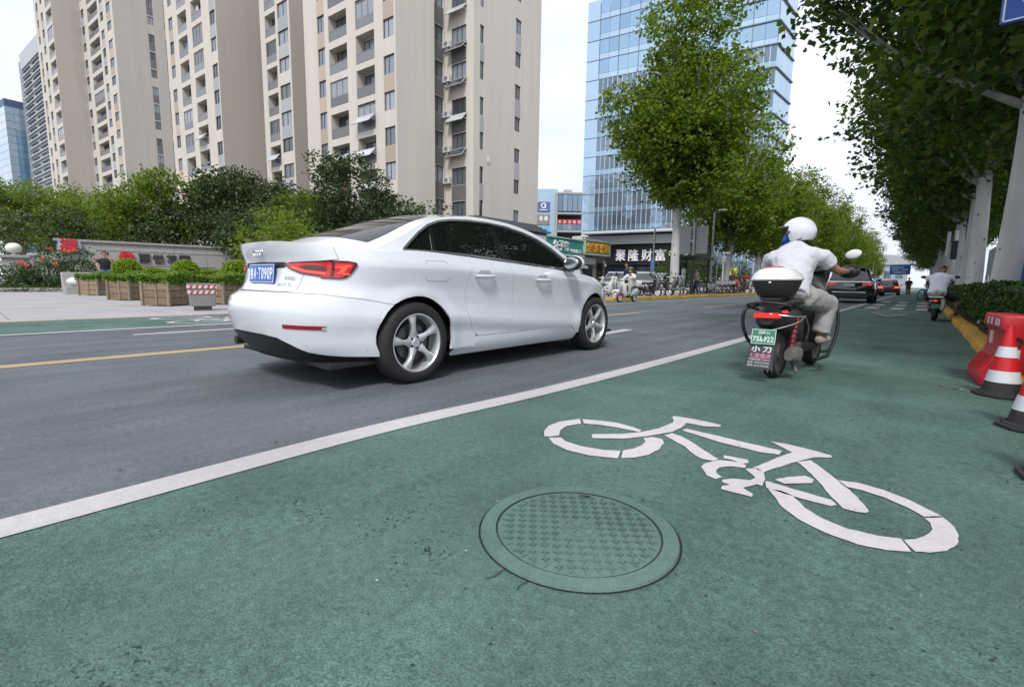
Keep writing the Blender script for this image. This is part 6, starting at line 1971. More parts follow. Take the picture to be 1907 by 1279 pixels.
def L3(a, b_, t): return tuple(a[i] + (b_[i] - a[i]) * t for i in range(3))
def hand_joints(J, E, wrist, fore_dir, palm_n, s, key, curl=.9, sc=1.0):
    """palm, four fingers and a thumb curling round a bar"""
    d = Vector(fore_dir).normalized(); n = Vector(palm_n).normalized(); side = d.cross(n).normalized()
    w_ = Vector(wrist)
    k0 = key + 'palm'; J[k0] = (*(w_ + d * .045 * sc), .026 * sc, .036 * sc); E.append((key + 'wrist', k0))
    for i in range(4):
        off = (i - 1.5) * .019 * sc
        l = (.92, 1.0, .96, .78)[i] * sc
        p0 = w_ + d * .085 * sc + side * off
        p1 = p0 + (d * math.cos(curl * .5) + n * math.sin(curl * .5)) * .040 * l
        p2 = p1 + (d * math.cos(curl * 1.3) + n * math.sin(curl * 1.3)) * .028 * l
        p3 = p2 + (d * math.cos(curl * 2.0) + n * math.sin(curl * 2.0)) * .022 * l
        pk = k0
        for q, (p, r_) in enumerate(((p0, .0105), (p1, .0095), (p2, .009), (p3, .008))):
            kk = '%sf%d%d' % (key, i, q); J[kk] = (*p, r_ * sc); E.append((pk, kk)); pk = kk
    t0 = w_ + d * .03 * sc + side * (.030 * sc * s); t1 = t0 + (d * .5 + side * s * .5 + n * .45).normalized() * .035 * sc; t2 = t1 + (d * .6 + n * .8).normalized() * .028 * sc
    J[key + 't1'] = (*t0, .013 * sc); J[key + 't2'] = (*t1, .0115 * sc); J[key + 't3'] = (*t2, .010 * sc)
    E += [(k0, key + 't1'), (key + 't1', key + 't2'), (key + 't2', key + 't3')]

def head_obj(parent, c, yaw, pitch, skinm, hairm=None, beard=False, name='head', scale=1.0):
    """head with brow, nose, mouth, eyes and ears; looks along +y before the turn"""
    M_ = Matrix.Translation(c) @ Matrix.Rotation(yaw, 4, 'Z') @ Matrix.Rotation(pitch, 4, 'X') @ Matrix.Scale(scale, 4)
    b = MB()
    vs = []; fs = []
    nu, nv = 24, 18
    for i in range(nv + 1):
        t = PI * i / nv; z = -math.cos(t); r_ = math.sin(t)
        for k in range(nu):
            a = 2 * PI * k / nu; x, y = r_ * math.cos(a), r_ * math.sin(a)
            X = x * (.075 if z > -.2 else .075 - .020 * (-.2 - z) / .8); Y = y * (.094 if y < 0 else .092); Z = z * .118
            if y > 0:
                fr = max(0, y) ** 3
                Y += fr * (.016 * math.exp(-((z + .12) / .16) ** 2) * math.exp(-(x / .22) ** 2) * 1.6)          # nose
                Y -= fr * .010 * math.exp(-((z - .10) / .10) ** 2) * (math.exp(-((abs(x) - .38) / .2) ** 2))      # eye sockets
                Y += fr * .006 * math.exp(-((z + .48) / .10) ** 2) * math.exp(-(x / .35) ** 2)                  # lips
                Y += fr * .008 * math.exp(-((z + .80) / .14) ** 2)                                            # chin
            vs.append((X, Y, Z))
    for i in range(nv):
        for k in range(nu):
            k2 = (k + 1) % nu; fs.append((i * nu + k, i * nu + k2, (i + 1) * nu + k2, (i + 1) * nu + k))
    b.add(vs, fs, M_)
    for s_ in (1, -1): b.ell((s_ * .078, -.006, -.01), (.010, .020, .032), 8, 6, M_)
    h = b.build(name, skinm, parent, smooth=80, merge=.0005)
    b = MB()
    for s_ in (1, -1): b.ell((s_ * .030, .083, .014), (.012, .006, .0065), 8, 6, M_)
    b.build('eyes', mat('eye', (.05, .04, .035), .2) if 'eye' not in bpy.data.materials else bpy.data.materials['eye'], h)
    if hairm:
        b = MB(); vs = []; fs = []
        for i in range(10):
            t = PI * i / 18; z = math.cos(t); r_ = math.sin(t)
            for k in range(nu):
                a = 2 * PI * k / nu; y = r_ * math.sin(a)
                zz = z * .128 if True else 0
                lim = .02 if y > .3 else -.05
                vs.append((r_ * math.cos(a) * .083, y * .101 - .006, max(zz, .045 if y > .45 else -.055 if y < 0 else -.01) + random.uniform(-.002, .002)))
        for i in range(9):
            for k in range(nu): k2 = (k + 1) % nu; fs.append((i * nu + k2, i * nu + k, (i + 1) * nu + k, (i + 1) * nu + k2))
        b.add(vs, fs, M_)
        b.build('hair', hairm, h, smooth=70)
    return h, M_

def rider(root, P, shirt_m, trouser_m, shoe_m, skinm, hands=True, sleeve=.62, sub=2, short_legs=False):
    """seated figure from named points P: pelvis, chest, neck, and l/r shoulder elbow wrist hip knee ankle toe"""
    # bare body: arms, neck, shins
    J = {}; E = []
    def add(k, p, r, r2=None):
        J[k] = (*p, r, r2 or r)
    pel, che, nec = P['pelvis'], P['chest'], P['neck']
    add('pelvis', pel, .075, .07); add('belly', L3(pel, che, .5), .075, .07); add('chest', che, .075, .07); add('neckb', L3(che, nec, .62), .052); add('neck', nec, .046); add('skull', P['head'], .05)
    E += [('pelvis', 'belly'), ('belly', 'chest'), ('chest', 'neckb'), ('neckb', 'neck'), ('neck', 'skull')]
    for s in 'lr':
        sh, el, wr = P[s + 'sh'], P[s + 'el'], P[s + 'wr']
        add(s + 'sh', sh, .052); add(s + 'ua', L3(sh, el, .5), .043); add(s + 'el', el, .036); add(s + 'fa', L3(el, wr, .35), .038); add(s + 'wrist', wr, .024)
        E += [('chest', s + 'sh'), (s + 'sh', s + 'ua'), (s + 'ua', s + 'el'), (s + 'el', s + 'fa'), (s + 'fa', s + 'wrist')]
        if hands:
            hand_joints(J, E, wr, P.get(s + 'hd', Vector(wr) - Vector(el)), P.get(s + 'hn', (0, .3, -1)), 1 if s == 'l' else -1, s)
        hp, kn, an, to = P[s + 'hip'], P[s + 'kn'], P[s + 'an'], P[s + 'to']
        add(s + 'hip', hp, .065); add(s + 'th', L3(hp, kn, .5), .062); add(s + 'kn', kn, .055); add(s + 'ca', L3(kn, an, .35), .052); add(s + 'an', an, .034); add(s + 'to', to, .03)
        E += [('pelvis', s + 'hip'), (s + 'hip', s + 'th'), (s + 'th', s + 'kn'), (s + 'kn', s + 'ca'), (s + 'ca', s + 'an'), (s + 'an', s + 'to')]
    skinned('body', J, E, 'pelvis', skinm, root, sub)
    # shirt with short sleeves: torso rings and sleeves fused into one soft surface
    lat = (Vector(P['rsh']) - Vector(P['lsh'])); hw_ = lat.length / 2; lat.normalize()
    hem = Vector(P.get('hem', L3(pel, che, -.10))); pel_, che_, nec_ = Vector(pel), Vector(che), Vector(nec)
    shm = (Vector(P['rsh']) + Vector(P['lsh'])) / 2
    def body_rings(b, rows):
        secs = []
        for i, (c, w_, d_) in enumerate(rows):
            t = (rows[min(i + 1, len(rows) - 1)][0] - rows[max(i - 1, 0)][0]).normalized()
            l2 = (lat * (0.25 + .75 * i / len(rows)) + Vector((1, 0, 0)) * (.75 - .75 * i / len(rows))).normalized()
            l2 = (l2 - t * l2.dot(t)).normalized(); dp = t.cross(l2)
            sec = []
            for k in range(20):
                a = 2 * PI * k / 20; ca, sa = math.cos(a), math.sin(a)
                sec.append(c + l2 * (math.copysign(abs(ca) ** .8, ca) * w_) + dp * (math.copysign(abs(sa) ** .85, sa) * d_))
            secs.append(sec)
        loft(b, secs)
    b = MB(); B_ = P.get('bulk', 1.0)
    body_rings(b, [(hem, .195 * B_, .150), (hem.lerp(pel_, .8), .200 * B_, .155), (pel_.lerp(che_, .35), .182 * B_, .142), (pel_.lerp(che_, .72), .192 * B_, .142), (che_.lerp(shm, .30), hw_ + .010, .135), (che_.lerp(shm, .80), hw_ + .012, .110), (shm.lerp(nec_, .42) + Vector((0, 0, .012)), hw_ * .62, .082), (shm.lerp(nec_, .72), .074, .068), (shm.lerp(nec_, .88), .062, .060)])
    for s in 'lr':
        sh, el = Vector(P[s + 'sh']), Vector(P[s + 'el'])
        b.tube([sh.lerp(che_, .55) - Vector((0, 0, .01)), sh.lerp(che_, .12) - Vector((0, 0, .012)), sh.lerp(el, .2), sh.lerp(el, .45), sh.lerp(el, sleeve)], [.080, .072, .070, .067, .070], 14)
        J_ = sh.lerp(el, sleeve)
    sh_o = fused('shirt', b, shirt_m, root)
    b = MB()
    hp_ = (Vector(P['lhip']) + Vector(P['rhip'])) / 2
    body_rings(b, [(pel_.lerp(che_, .22), .160, .125), (pel_, .178, .140), (pel_.lerp(hp_, 1.0) + (hp_ - pel_) * .2 - Vector((0, 0, .02)), .172, .130)])
    for s in 'lr':
        hp, kn, an = Vector(P[s + 'hip']), Vector(P[s + 'kn']), Vector(P[s + 'an'])
        if short_legs: b.tube([hp, hp.lerp(kn, .5), hp.lerp(kn, .93)], [.110, .100, .092], 14)
        else:
            b.tube([hp, hp.lerp(kn, .5), hp.lerp(kn, .88), kn + (kn - hp).normalized() * .01, kn.lerp(an, .14), kn.lerp(an, .5), kn.lerp(an, .90)], [.112, .098, .086, .080, .080, .074, .070], 14)
    fused('trousers', b, trouser_m, root)
    for s in 'lr':
        an, to = Vector(P[s + 'an']), Vector(P[s + 'to'])
        hl = an + (an - to) * .28; hl.z = to.z + .004
        skinned('shoe', {'h': (*hl, .038, .040), 'a': (*L3(hl, to, .45), .042, .042), 't': (*to, .040, .034), 'e': (*L3(hl, to, 1.15), .030, .024)}, [('h', 'a'), ('a', 't'), ('t', 'e')], 'a', shoe_m, root, sub)
    return sh_o

# ================================================================ SCOOTERS AND BICYCLES
seat_black = mat('seat vinyl', (.016, .016, .017), .45, bump=.1)
gunmetal = mat('dirty swingarm metal', (.11, .105, .10), .6, .4, var=.3, scale=14)
lamp_red = mat('scooter tail lamp', (.48, .01, .012), .15, coat=1.0, emis=(1, .05, .03), estr=.35)
plate_green = mat('green plate', (.03, .19, .12), .45)
plate_white = mat('plate white lettering', (.62, .72, .66), .5)
mirror_white = mat('mirror shell white', (.68, .69, .70), .25, coat=.5)
box_white = mat('box lid pearl', (.66, .64, .66), .25, coat=.6)
box_red = mat('red trim', (.50, .015, .03), .3, coat=.5)
TX = Matrix.Rotation(PI / 2, 4, 'Y')
def wheel_mesh(r, w_, rim, key, spokes=5):
    t = MB(); rr = w_ * .5
    t.lathe([(r - rr * 1.1, w_ * .42), (r - rr * .55, w_ * .5), (r - rr * .15, w_ * .36), (r, 0), (r - rr * .15, -w_ * .36), (r - rr * .55, -w_ * .5), (r - rr * 1.1, -w_ * .42)], 32, TX)
    a = t.mesh('tyre', dark_rubber, smooth=50)
    h = MB(); h.lathe([(.001, w_ * .3), (.05, w_ * .42), (.06, w_ * .30), (r * .5, w_ * .2), (r - rr * 1.05, w_ * .40), (r - rr * 1.05, -w_ * .40), (r * .5, -w_ * .2), (.06, -w_ * .3), (.05, -w_ * .42), (.001, -w_ * .3)], 28, TX)
    return a, h.mesh('hub', rim, smooth=40)
def put_wheel(meshes, parent, p, nm='wheel'):
    o = link_mesh(nm, meshes[0], parent); o.location = p; link_mesh('hub', meshes[1], o); return o

def ring(y, w_, z0, z1, n=14, e=2.6, x=0):
    o = []
    for k in range(n):
        a = 2 * PI * k / n; c, s_ = math.cos(a), math.sin(a)
        o.append((x + math.copysign(abs(c) ** (2 / e), c) * w_, y, (z0 + z1) / 2 + math.copysign(abs(s_) ** (2 / e), s_) * (z1 - z0) / 2))
    return o

shock_red = mat('grimy red spring', (.13, .012, .014), .5)
# ---- the dark delivery style scooter with a top box
E1 = empty('scooter', (-.905, 4.58, .006), R(-5), 'black electric scooter with a white lidded top box, ridden up the green lane', 'scooter')
wm = wheel_mesh(.215, .105, gunmetal, 'a')
put_wheel(wm, E1, (0, 0, .215)); put_wheel(wm, E1, (.02, 1.06, .215))
b = MB()
loft(b, [ring(-.27, .055, .47, .57), ring(-.20, .105, .43, .60), ring(0, .130, .38, .62), ring(.2, .135, .32, .63), ring(.36, .12, .25, .60), ring(.42, .10, .22, .45)])
b.build('body_shell', black_plastic, E1, smooth=50)
b = MB(); loft(b, [ring(-.16, .10, .60, .67), ring(.05, .135, .61, .695), ring(.35, .14, .61, .69), ring(.58, .11, .60, .675), ring(.62, .06, .60, .65)]); b.build('seat', seat_black, E1, smooth=50)
b = MB(); loft(b, [ring(.34, .13, .19, .265, e=5), ring(.60, .155, .20, .265, e=5), ring(.84, .14, .20, .27, e=5)]); b.build('footboard', black_plastic, E1, smooth=40)
b = MB(); loft(b, [ring(.80, .12, .19, .24), ring(.84, .17, .22, .55), ring(.88, .19, .30, .80), ring(.92, .16, .62, .88), ring(.97, .07, .80, .90)]); b.build('leg_shield', black_plastic, E1, smooth=50)
b = MB(); loft(b, [ring(1.0, .13, .72, .97), ring(1.05, .15, .80, 1.10), ring(1.08, .11, .9, 1.14)]); b.build('wind_deflector', mat('smoked screen', (.02, .025, .026), .1), E1, smooth=50)
b = MB(); b.cyl((0, .92, .86), (.02, 1.06, .30), .028); b.tube([(-.09, 1.06, .215), (-.09, 1.03, .45), (.09, 1.03, .45), (.11, 1.06, .215)], .018, 8); b.build('fork', gunmetal, E1, smooth=50)
b = MB()
for k in range(9):
    a = R(20 + 17 * k); r_ = .255
    if k: b.bar((.0, pa[0], pa[1]), (.0, 1.06 + r_ * math.cos(a), .215 + r_ * math.sin(a)), .13, .012, up=(1, 0, 0))
    pa = (1.06 + r_ * math.cos(a), .215 + r_ * math.sin(a))
b.build('front_mudguard', black_plastic, E1)
b = MB(); b.tube(spline([(-.33, .94, .93), (-.18, .97, .955), (0, .98, .93), (.18, .97, .955), (.33, .94, .93)], 5), .013, 8); b.build('handlebar', black_plastic, E1, smooth=60)
for s_ in (1, -1):
    b = MB(); b.cyl((s_ * .22, .955, .945), (s_ * .35, .935, .925), .019); b.build('grip', dark_rubber, E1, smooth=40)
    b = MB(); b.ell((s_ * .305, 1.005, .925), (.09, .085, .065), 14, 9); b.build('hand_muff', seat_black, E1, smooth=70)
    b = MB(); b.tube(spline([(s_ * .22, .97, .96), (s_ * .25, .98, 1.02), (s_ * .31, .97, 1.06)], 5), .006, 6)
    st = b.build('mirror_stem', black_plastic, E1, smooth=60)
    b = MB(); b.ell((s_ * .335, .965, 1.085), (.066, .018, .042), 18, 10, Matrix.Translation((s_ * .335, .965, 1.085)) @ Matrix.Rotation(s_ * -.25, 4, 'Y') @ Matrix.Translation((-s_ * .335, -.965, -1.085))); b.build('mirror', mirror_white, st, smooth=70)
    # crash bars
    b = MB()
    if s_ < 0:
        b.tube(spline([(-.10, -.05, .635), (-.195, -.16, .60), (-.215, -.18, .50), (-.20, -.15, .38), (-.165, -.10, .30), (-.10, -.05, .33)], 5), .015, 8); b.build('rear_crash_bar', black_plastic, E1, smooth=60)
    else:
        b.tube(spline([(.19, .94, .66), (.255, .92, .56), (.265, .90, .38), (.235, .84, .20), (.16, .78, .17)], 5), .015, 8); b.tube([(.235, .84, .20), (.25, .66, .145), (.19, .52, .12)], .016, 7); b.build('front_crash_bar', black_plastic, E1, smooth=60)
b = MB(); b.tube(spline([(-.12, -.10, .585), (-.16, -.25, .63), (0, -.30, .655), (.16, -.25, .63), (.12, -.10, .585)], 6), .011, 7); b.build('grab_rail', black_plastic, E1, smooth=60)
b = MB(); b.tube(spline([(.03, -.29, .56), (.18, -.24, .545), (.24, -.1, .54)], 4), .006, 6); b.tube(spline([(.24, -.1, .54), (.235, .04, .44), (.20, .12, .33)], 4), .006, 6); b.tube(spline([(-.08, -.28, .40), (.08, -.27, .44), (.20, -.18, .49), (.24, -.1, .54)], 4), .005, 6)
b.build('wire_carrier', mat('worn chrome wire', (.32, .33, .30), .4, .8), E1, smooth=50)
b = MB(); loft(b, [ring(-.29, .095, .53, .565, e=4), ring(-.255, .108, .52, .572, e=4)]); b.ell((.115, -.19, .575), (.026, .035, .016)); b.build('tail_lamp', lamp_red, E1, smooth=40)
# swing arm, motor, stand
b = MB(); b.bar((.10, -.03, .215), (.10, .34, .27), .035, .05); b.bar((-.10, -.03, .215), (-.10, .34, .27), .035, .05); b.build('swing_arm', gunmetal, E1, bevel=.008)
b = MB(); loft(b, [ring(-.10, .035, .17, .26, x=.135), ring(0, .06, .14, .285, x=.145), ring(.11, .05, .16, .27, x=.14)]); b.build('drive_case', mat('oxidised case', (.16, .15, .135), .6, .3, var=.25, scale=18), E1, smooth=40)
b = MB(); b.cyl((.13, .04, .14), (.17, .02, .06), .016); b.cyl((-.13, .1, .16), (-.17, .02, .08), .014); b.build('stand', gunmetal, E1)
for s_ in (1, -1):
    b = MB(); b.cyl((s_ * .115, .02, .24), (s_ * .12, .13, .52), .026, .022)
    for k in range(6): b.lathe([(.030, -.006), (.036, 0), (.030, .006)], 10, Matrix.Translation((s_ * (.115 + .0008 * k), .03 + .016 * k, .27 + .04 * k)))
    b.build('shock_absorber', shock_red if s_ > 0 else gunmetal, E1, smooth=50)
# mudguard, plate and printed flap
b = MB()
pts = [(.20, .40), (.05, .465), (-.12, .45), (-.22, .40), (-.27, .33)]
for i in range(4): b.bar((0, pts[i][0], pts[i][1]), (0, pts[i + 1][0], pts[i + 1][1]), .14, .012, up=(1, 0, 0))
b.build('rear_mudguard', black_plastic, E1)
Mp = frame_M((0, -.308, .375), (1, 0, 0), (0, .22, 1))
b = MB(); b.box((0, 0, 0), (.185, .125, .006), M=Mp); pl = b.build('number_plate', plate_green, E1, bevel=.003)
b = MB()
for dx, dy, a_, c_ in ((0, .058, .18, .004), (0, -.058, .18, .004), (.089, 0, .004, .118), (-.089, 0, .004, .118)): b.box((dx, dy, .0035), (a_, c_, .001), M=Mp)
b.build('plate_border', plate_white, pl)
text_obj('plate_lettering', '济南 H', .085, .030, plate_white, Mp @ Matrix.Translation((.0, .033, .0035)), pl, depth=.001, bold=.01)
text_obj('plate_number', '758922', .160, .044, plate_white, Mp @ Matrix.Translation((0, -.020, .0035)), pl, depth=.001, bold=.02)
Mf = frame_M((-.012, -.325, .205), (1, 0, .0), (.05, .16, 1))
flap_m = mat('grey mud flap', (.045, .048, .055), .7, var=.2, scale=12)
b = MB(); zz = [(-.105, .105), (.105, .105), (.105, -.085)]
k = 6
for i in range(k): zz += [(.105 - .21 * (i + .5) / k, -.085 if i % 2 == 9 else -.088), (.105 - .21 * (i + .75) / k, -.118 if True else 0)] 
zz = [(-.095, .105), (.095, .105)] + sum([[(.108 - .216 * i / 6, -.118), (.108 - .216 * (i + .5) / 6, -.086)] for i in range(6)], []) + [(-.108, -.118)]
b.prism(zz, -.003, .003, Mf); fl_ = b.build('mud_flap', flap_m, E1)
wl = mat('flap print white', (.62, .62, .64), .6); pk_ = mat('flap print pink', (.60, .22, .27), .6)
text_obj('flap_print', '小 刀', .155, .052, wl, Mf @ Matrix.Translation((0, .068, .0035)), fl_, depth=.0008, bold=.035)
text_obj('flap_print', '七里堡店', .165, .040, pk_, Mf @ Matrix.Translation((-.002, .014, .0035)), fl_, depth=.0008, bold=.02)
text_obj('flap_print', '济南店街道17204216', .165, .018, wl, Mf @ Matrix.Translation((-.004, -.018, .0035)), fl_, depth=.0008)
text_obj('flap_print', '电话 18954720788', .165, .018, wl, Mf @ Matrix.Translation((-.006, -.043, .0035)), fl_, depth=.0008)
text_obj('flap_print', '服务 0531704508', .165, .018, wl, Mf @ Matrix.Translation((-.008, -.068, .0035)), fl_, depth=.0008)
# top box
b = MB(); b.bar((0, -.2, .68), (0, .12, .68), .16, .02); b.build('rack', black_plastic, E1)
b = MB(); loft(b, [[(x * 1.0, y * 1.0 - .06, z) for x, y, z in [(a_ * math.copysign(abs(math.cos(t)) ** .75, math.cos(t)), d_ * math.copysign(abs(math.sin(t)) ** .75, math.sin(t)), zz_) for t in np.linspace(0, 2 * PI, 29)[:-1]]] for a_, d_, zz_ in ((.115, .11, .69), (.140, .14, .72), (.172, .175, .80), (.180, .185, .835))])
bx = b.build('top_box', mat('box dark grey', (.022, .022, .024), .5, bump=.15, bscale=120), E1, smooth=40)
b = MB(); loft(b, [[(x, y - .06, z) for x, y, z in [(a_ * math.copysign(abs(math.cos(t)) ** .75, math.cos(t)), d_ * math.copysign(abs(math.sin(t)) ** .75, math.sin(t)), zz_) for t in np.linspace(0, 2 * PI, 29)[:-1]]] for a_, d_, zz_ in ((.186, .190, .832), (.191, .195, .842), (.172, .176, .885), (.138, .142, .922), (.10, .10, .938), (.04, .045, .944))])
b.build('box_lid', box_white, bx, smooth=50)
def lid_pt(x, y):
    r_ = math.sqrt((x / .191) ** 2 + ((y + .06) / .195) ** 2); return .945 - .10 * max(0, r_ - .25) ** 1.6 * 1.35
def lid_strip(pts, w_):
    b = MB()
    for i in range(len(pts) - 1):
        p, q = Vector(pts[i]), Vector(pts[i + 1]); n_ = 6
        for j in range(n_):
            a_, c_ = p + (q - p) * j / n_, p + (q - p) * (j + 1) / n_
            b.bar((a_.x, a_.y, lid_pt(a_.x, a_.y) + .010), (c_.x, c_.y, lid_pt(c_.x, c_.y) + .010), w_, .008)
    return b
lid_strip([(-.125, -.20), (-.095, -.135), (.095, -.135), (.125, -.20)], .022).build('lid_trim', box_red, bx)
b = MB(); b.ell((0, -.238, .815), (.014, .008, .011)); b.build('lock', chrome, bx)

# rider
grey_shirt = cloth('pale grey shirt', (.50, .515, .555)); khaki = cloth('faded grey trousers', (.30, .295, .285)); shoe_beige = cloth('dusty shoe', (.33, .27, .24))
Rd = empty('person', (-.905, 4.58, .006), R(-5), 'scooter rider in a pale grey shirt and white helmet, turning the head left', 'person')
P = dict(pelvis=(.0, .30, .735), chest=(-.025, .48, 1.00), neck=(-.05, .60, 1.175), head=(-.055, .63, 1.24), hem=(.012, .245, .675), bulk=.82,
         rsh=(.150, .52, 1.085), lsh=(-.215, .48, 1.075), rel=(.275, .70, .925), lel=(-.315, .70, .91), rwr=(.305, .925, .925), lwr=(-.31, .92, .92),
         rhd=(.0, 1, .0), lhd=(.0, 1, 0), rhn=(0, .3, -1), lhn=(0, .3, -1),
         rhip=(.095, .34, .70), lhip=(-.105, .34, .70), rkn=(.215, .72, .625), lkn=(-.20, .74, .62), ran=(.18, .66, .325), lan=(-.15, .66, .325), rto=(.205, .82, .29), lto=(-.15, .82, .29))
rider(Rd, P, grey_shirt, khaki, shoe_beige, skin_tan)
E1.rotation_euler = (0, R(-1.2), R(-5)); Rd.rotation_euler = (0, R(-1.2), R(-5))
hd, Mh = head_obj(Rd, (-.06, .64, 1.272), R(86), R(-2), skin_tan)
helmet_white = mat('helmet shell', (.60, .62, .66), .22, coat=.7)
# open face helmet: a shell with the face opening cut away
b = MB(); vs = []; fs = []; nu, nv = 40, 22
def hp(a, t, r_):
    return (r_ * .128 * math.sin(t) * math.cos(a), r_ * .150 * math.sin(t) * math.sin(a) - .012, r_ * .140 * math.cos(t) + .018)
keep = lambda a, t: not (math.sin(a) > .28 and t > R(66)) and t < R(128)
for i in range(nv):
    for k in range(nu):
        t0, t1 = R(132) * i / nv, R(132) * (i + 1) / nv; a0, a1 = 2 * PI * k / nu, 2 * PI * (k + 1) / nu
        if keep((a0 + a1) / 2, (t0 + t1) / 2):
            b.quad(hp(a0, t0, 1), hp(a1, t0, 1), hp(a1, t1, 1), hp(a0, t1, 1)); b.quad(hp(a0, t1, .93), hp(a1, t1, .93), hp(a1, t0, .93), hp(a0, t0, .93))
he_me = b.mesh('helmet', helmet_white, smooth=75, merge=.0008); he_me.transform(Mh)
he = link_mesh('helmet', he_me, Rd)
b = MB()
for k in range(9):
    a = R(40 + 100 * k / 8); a2 = R(40 + 100 * (k + 1) / 8)
    if k < 8: b.quad(*[tuple(Mh @ Vector(p)) for p in (hp(a, R(62), 1.0), hp(a2, R(62), 1.0), (lambda q: (q[0] * 1.12, q[1] + .045, q[2] - .004))(hp(a2, R(60), 1.0)), (lambda q: (q[0] * 1.12, q[1] + .045, q[2] - .004))(hp(a, R(60), 1.0)))])
b.build('visor_peak', helmet_white, he, smooth=60)
for s_ in (1, -1):
    b = MB(); b.cyl(Mh @ Vector((s_ * .122, .03, .015)), Mh @ Vector((s_ * .136, .032, .015)), .015); b.build('visor_pivot', mat('pivot grey', (.08, .085, .09), .5), he, smooth=40)
b = MB(); pts = [hp(R(-30), R(118), .97), (.10, .01, -.09), (.06, .06, -.135), (0, .075, -.14), (-.06, .06, -.135), (-.10, .01, -.09), hp(R(210), R(118), .97)]
b.tube([Mh @ Vector(p) for p in spline(pts, 4)], .011, 6, flat=.4); b.build('chin_strap', black_plastic, he, smooth=60)
blue_cloth = mat('blue face cloth', (.012, .075, .30), .8, var=.5, scale=22, bump=.5, bscale=30)
b = MB(); b.ell((0, .058, -.045), (.082, .062, .068), 20, 12, Mh); b.tube([Mh @ Vector(p) for p in ((-.085, .03, -.04), (-.06, .10, -.06), (0, .128, -.07), (.06, .10, -.06), (.085, .03, -.04))], .012, 6); b.tube([Mh @ Vector(p) for p in ((-.08, .02, -.08), (-.05, .09, -.105), (0, .11, -.11), (.05, .09, -.105), (.08, .02, -.08))], .014, 6); b.build('face_mask', blue_cloth, hd, smooth=70)
b = MB(); b.tube([(-.055, .605, 1.15), (-.055, .62, 1.175), (-.058, .635, 1.20)], [.074, .068, .064], 16); b.build('neck_scarf', mat('navy cloth', (.012, .02, .055), .85, bump=.4), Rd, smooth=60)

# ---- generic step-through scooter, used for the parked and the other ridden ones
def moped(loc, rz, paint, label, group=None, fender=None, box=None, detail=True, cat='scooter'):
    t = empty('scooter', loc, rz, label, cat, group)
    wmm = MOP_W
    put_wheel(wmm, t, (0, 0, .21)); put_wheel(wmm, t, (0, 1.18, .21))
    b = MB(); loft(b, [ring(-.24, .06, .50, .62), ring(-.14, .13, .40, .66), ring(.05, .155, .34, .68), ring(.28, .15, .26, .67), ring(.42, .10, .22, .56)]); b.build('rear_body', paint, t, smooth=50)
    b = MB(); loft(b, [ring(-.16, .10, .66, .72), ring(.08, .14, .67, .745), ring(.36, .13, .66, .735), ring(.50, .08, .66, .71)]); b.build('seat', seat_black, t, smooth=50)
    b = MB(); loft(b, [ring(.36, .13, .20, .27, e=5), ring(.84, .13, .20, .27, e=5)]); b.build('footboard', black_plastic, t, smooth=40)
    b = MB(); loft(b, [ring(.80, .10, .20, .28), ring(.86, .17, .24, .60), ring(.92, .19, .34, .86), ring(1.0, .15, .55, .98), ring(1.05, .08, .80, .99)]); b.build('leg_shield', paint, t, smooth=50)
    b = MB(); loft(b, [ring(.98, .06, .24, .42), ring(1.10, .075, .32, .47), ring(1.26, .075, .36, .46), ring(1.38, .05, .27, .36)]); b.build('front_mudguard', fender or paint, t, smooth=50)
    b = MB(); b.cyl((0, .98, .9), (0, 1.18, .24), .03); b.build('fork', gunmetal, t)
    b = MB(); b.tube(spline([(-.33, .88, 1.02), (-.15, .95, 1.04), (.15, .95, 1.04), (.33, .88, 1.02)], 4), .014, 7); loft(b, [ring(.90, .07, .96, 1.06), ring(1.0, .09, .94, 1.10), ring(1.06, .06, .97, 1.07)]); b.build('handlebar', paint, t, smooth=50)
    b = MB(); b.ell((0, 1.06, 1.02), (.055, .03, .05)); b.build('headlight', mat('lamp glass', (.5, .52, .52), .1, coat=1) if 'lamp glass' not in bpy.data.materials else bpy.data.materials['lamp glass'], t, smooth=60)
    b = MB(); b.ell((0, -.235, .575), (.05, .02, .03)); b.build('tail_lamp', lamp_red, t, smooth=60)
    b = MB(); b.box((0, -.27, .43), (.16, .012, .12)); b.build('number_plate', plate_green, t)
    for s_ in (1, -1):
        b = MB(); b.cyl((s_ * .22, .93, 1.04), (s_ * .34, .93, 1.22), .006, n=6); b.ell((s_ * .36, .92, 1.25), (.07, .02, .045), 12, 8); b.build('mirror', black_plastic, t, smooth=60)
    if box: 
        b = MB(); loft(b, [ring(-.40, .13, .72, .98, e=5), ring(-.36, .17, .70, 1.02, e=5), ring(-.10, .17, .70, 1.02, e=5), ring(-.06, .14, .72, .98, e=5)]); b.build('top_box', box, t, smooth=40)
    return t
MOP_W = wheel_mesh(.21, .10, silver, 'm')
scooter_white = mat('white scooter paint', (.62, .62, .61), .25, coat=.6)
scooter_black = mat('black scooter paint', (.016, .016, .018), .2, coat=.6)
scooter_cream = mat('cream scooter paint', (.48, .44, .36), .3, coat=.5)
scooter_grey = mat('grey scooter paint', (.13, .135, .14), .3, coat=.5)
scooter_red = mat('dark red scooter paint', (.26, .015, .025), .25, coat=.6)

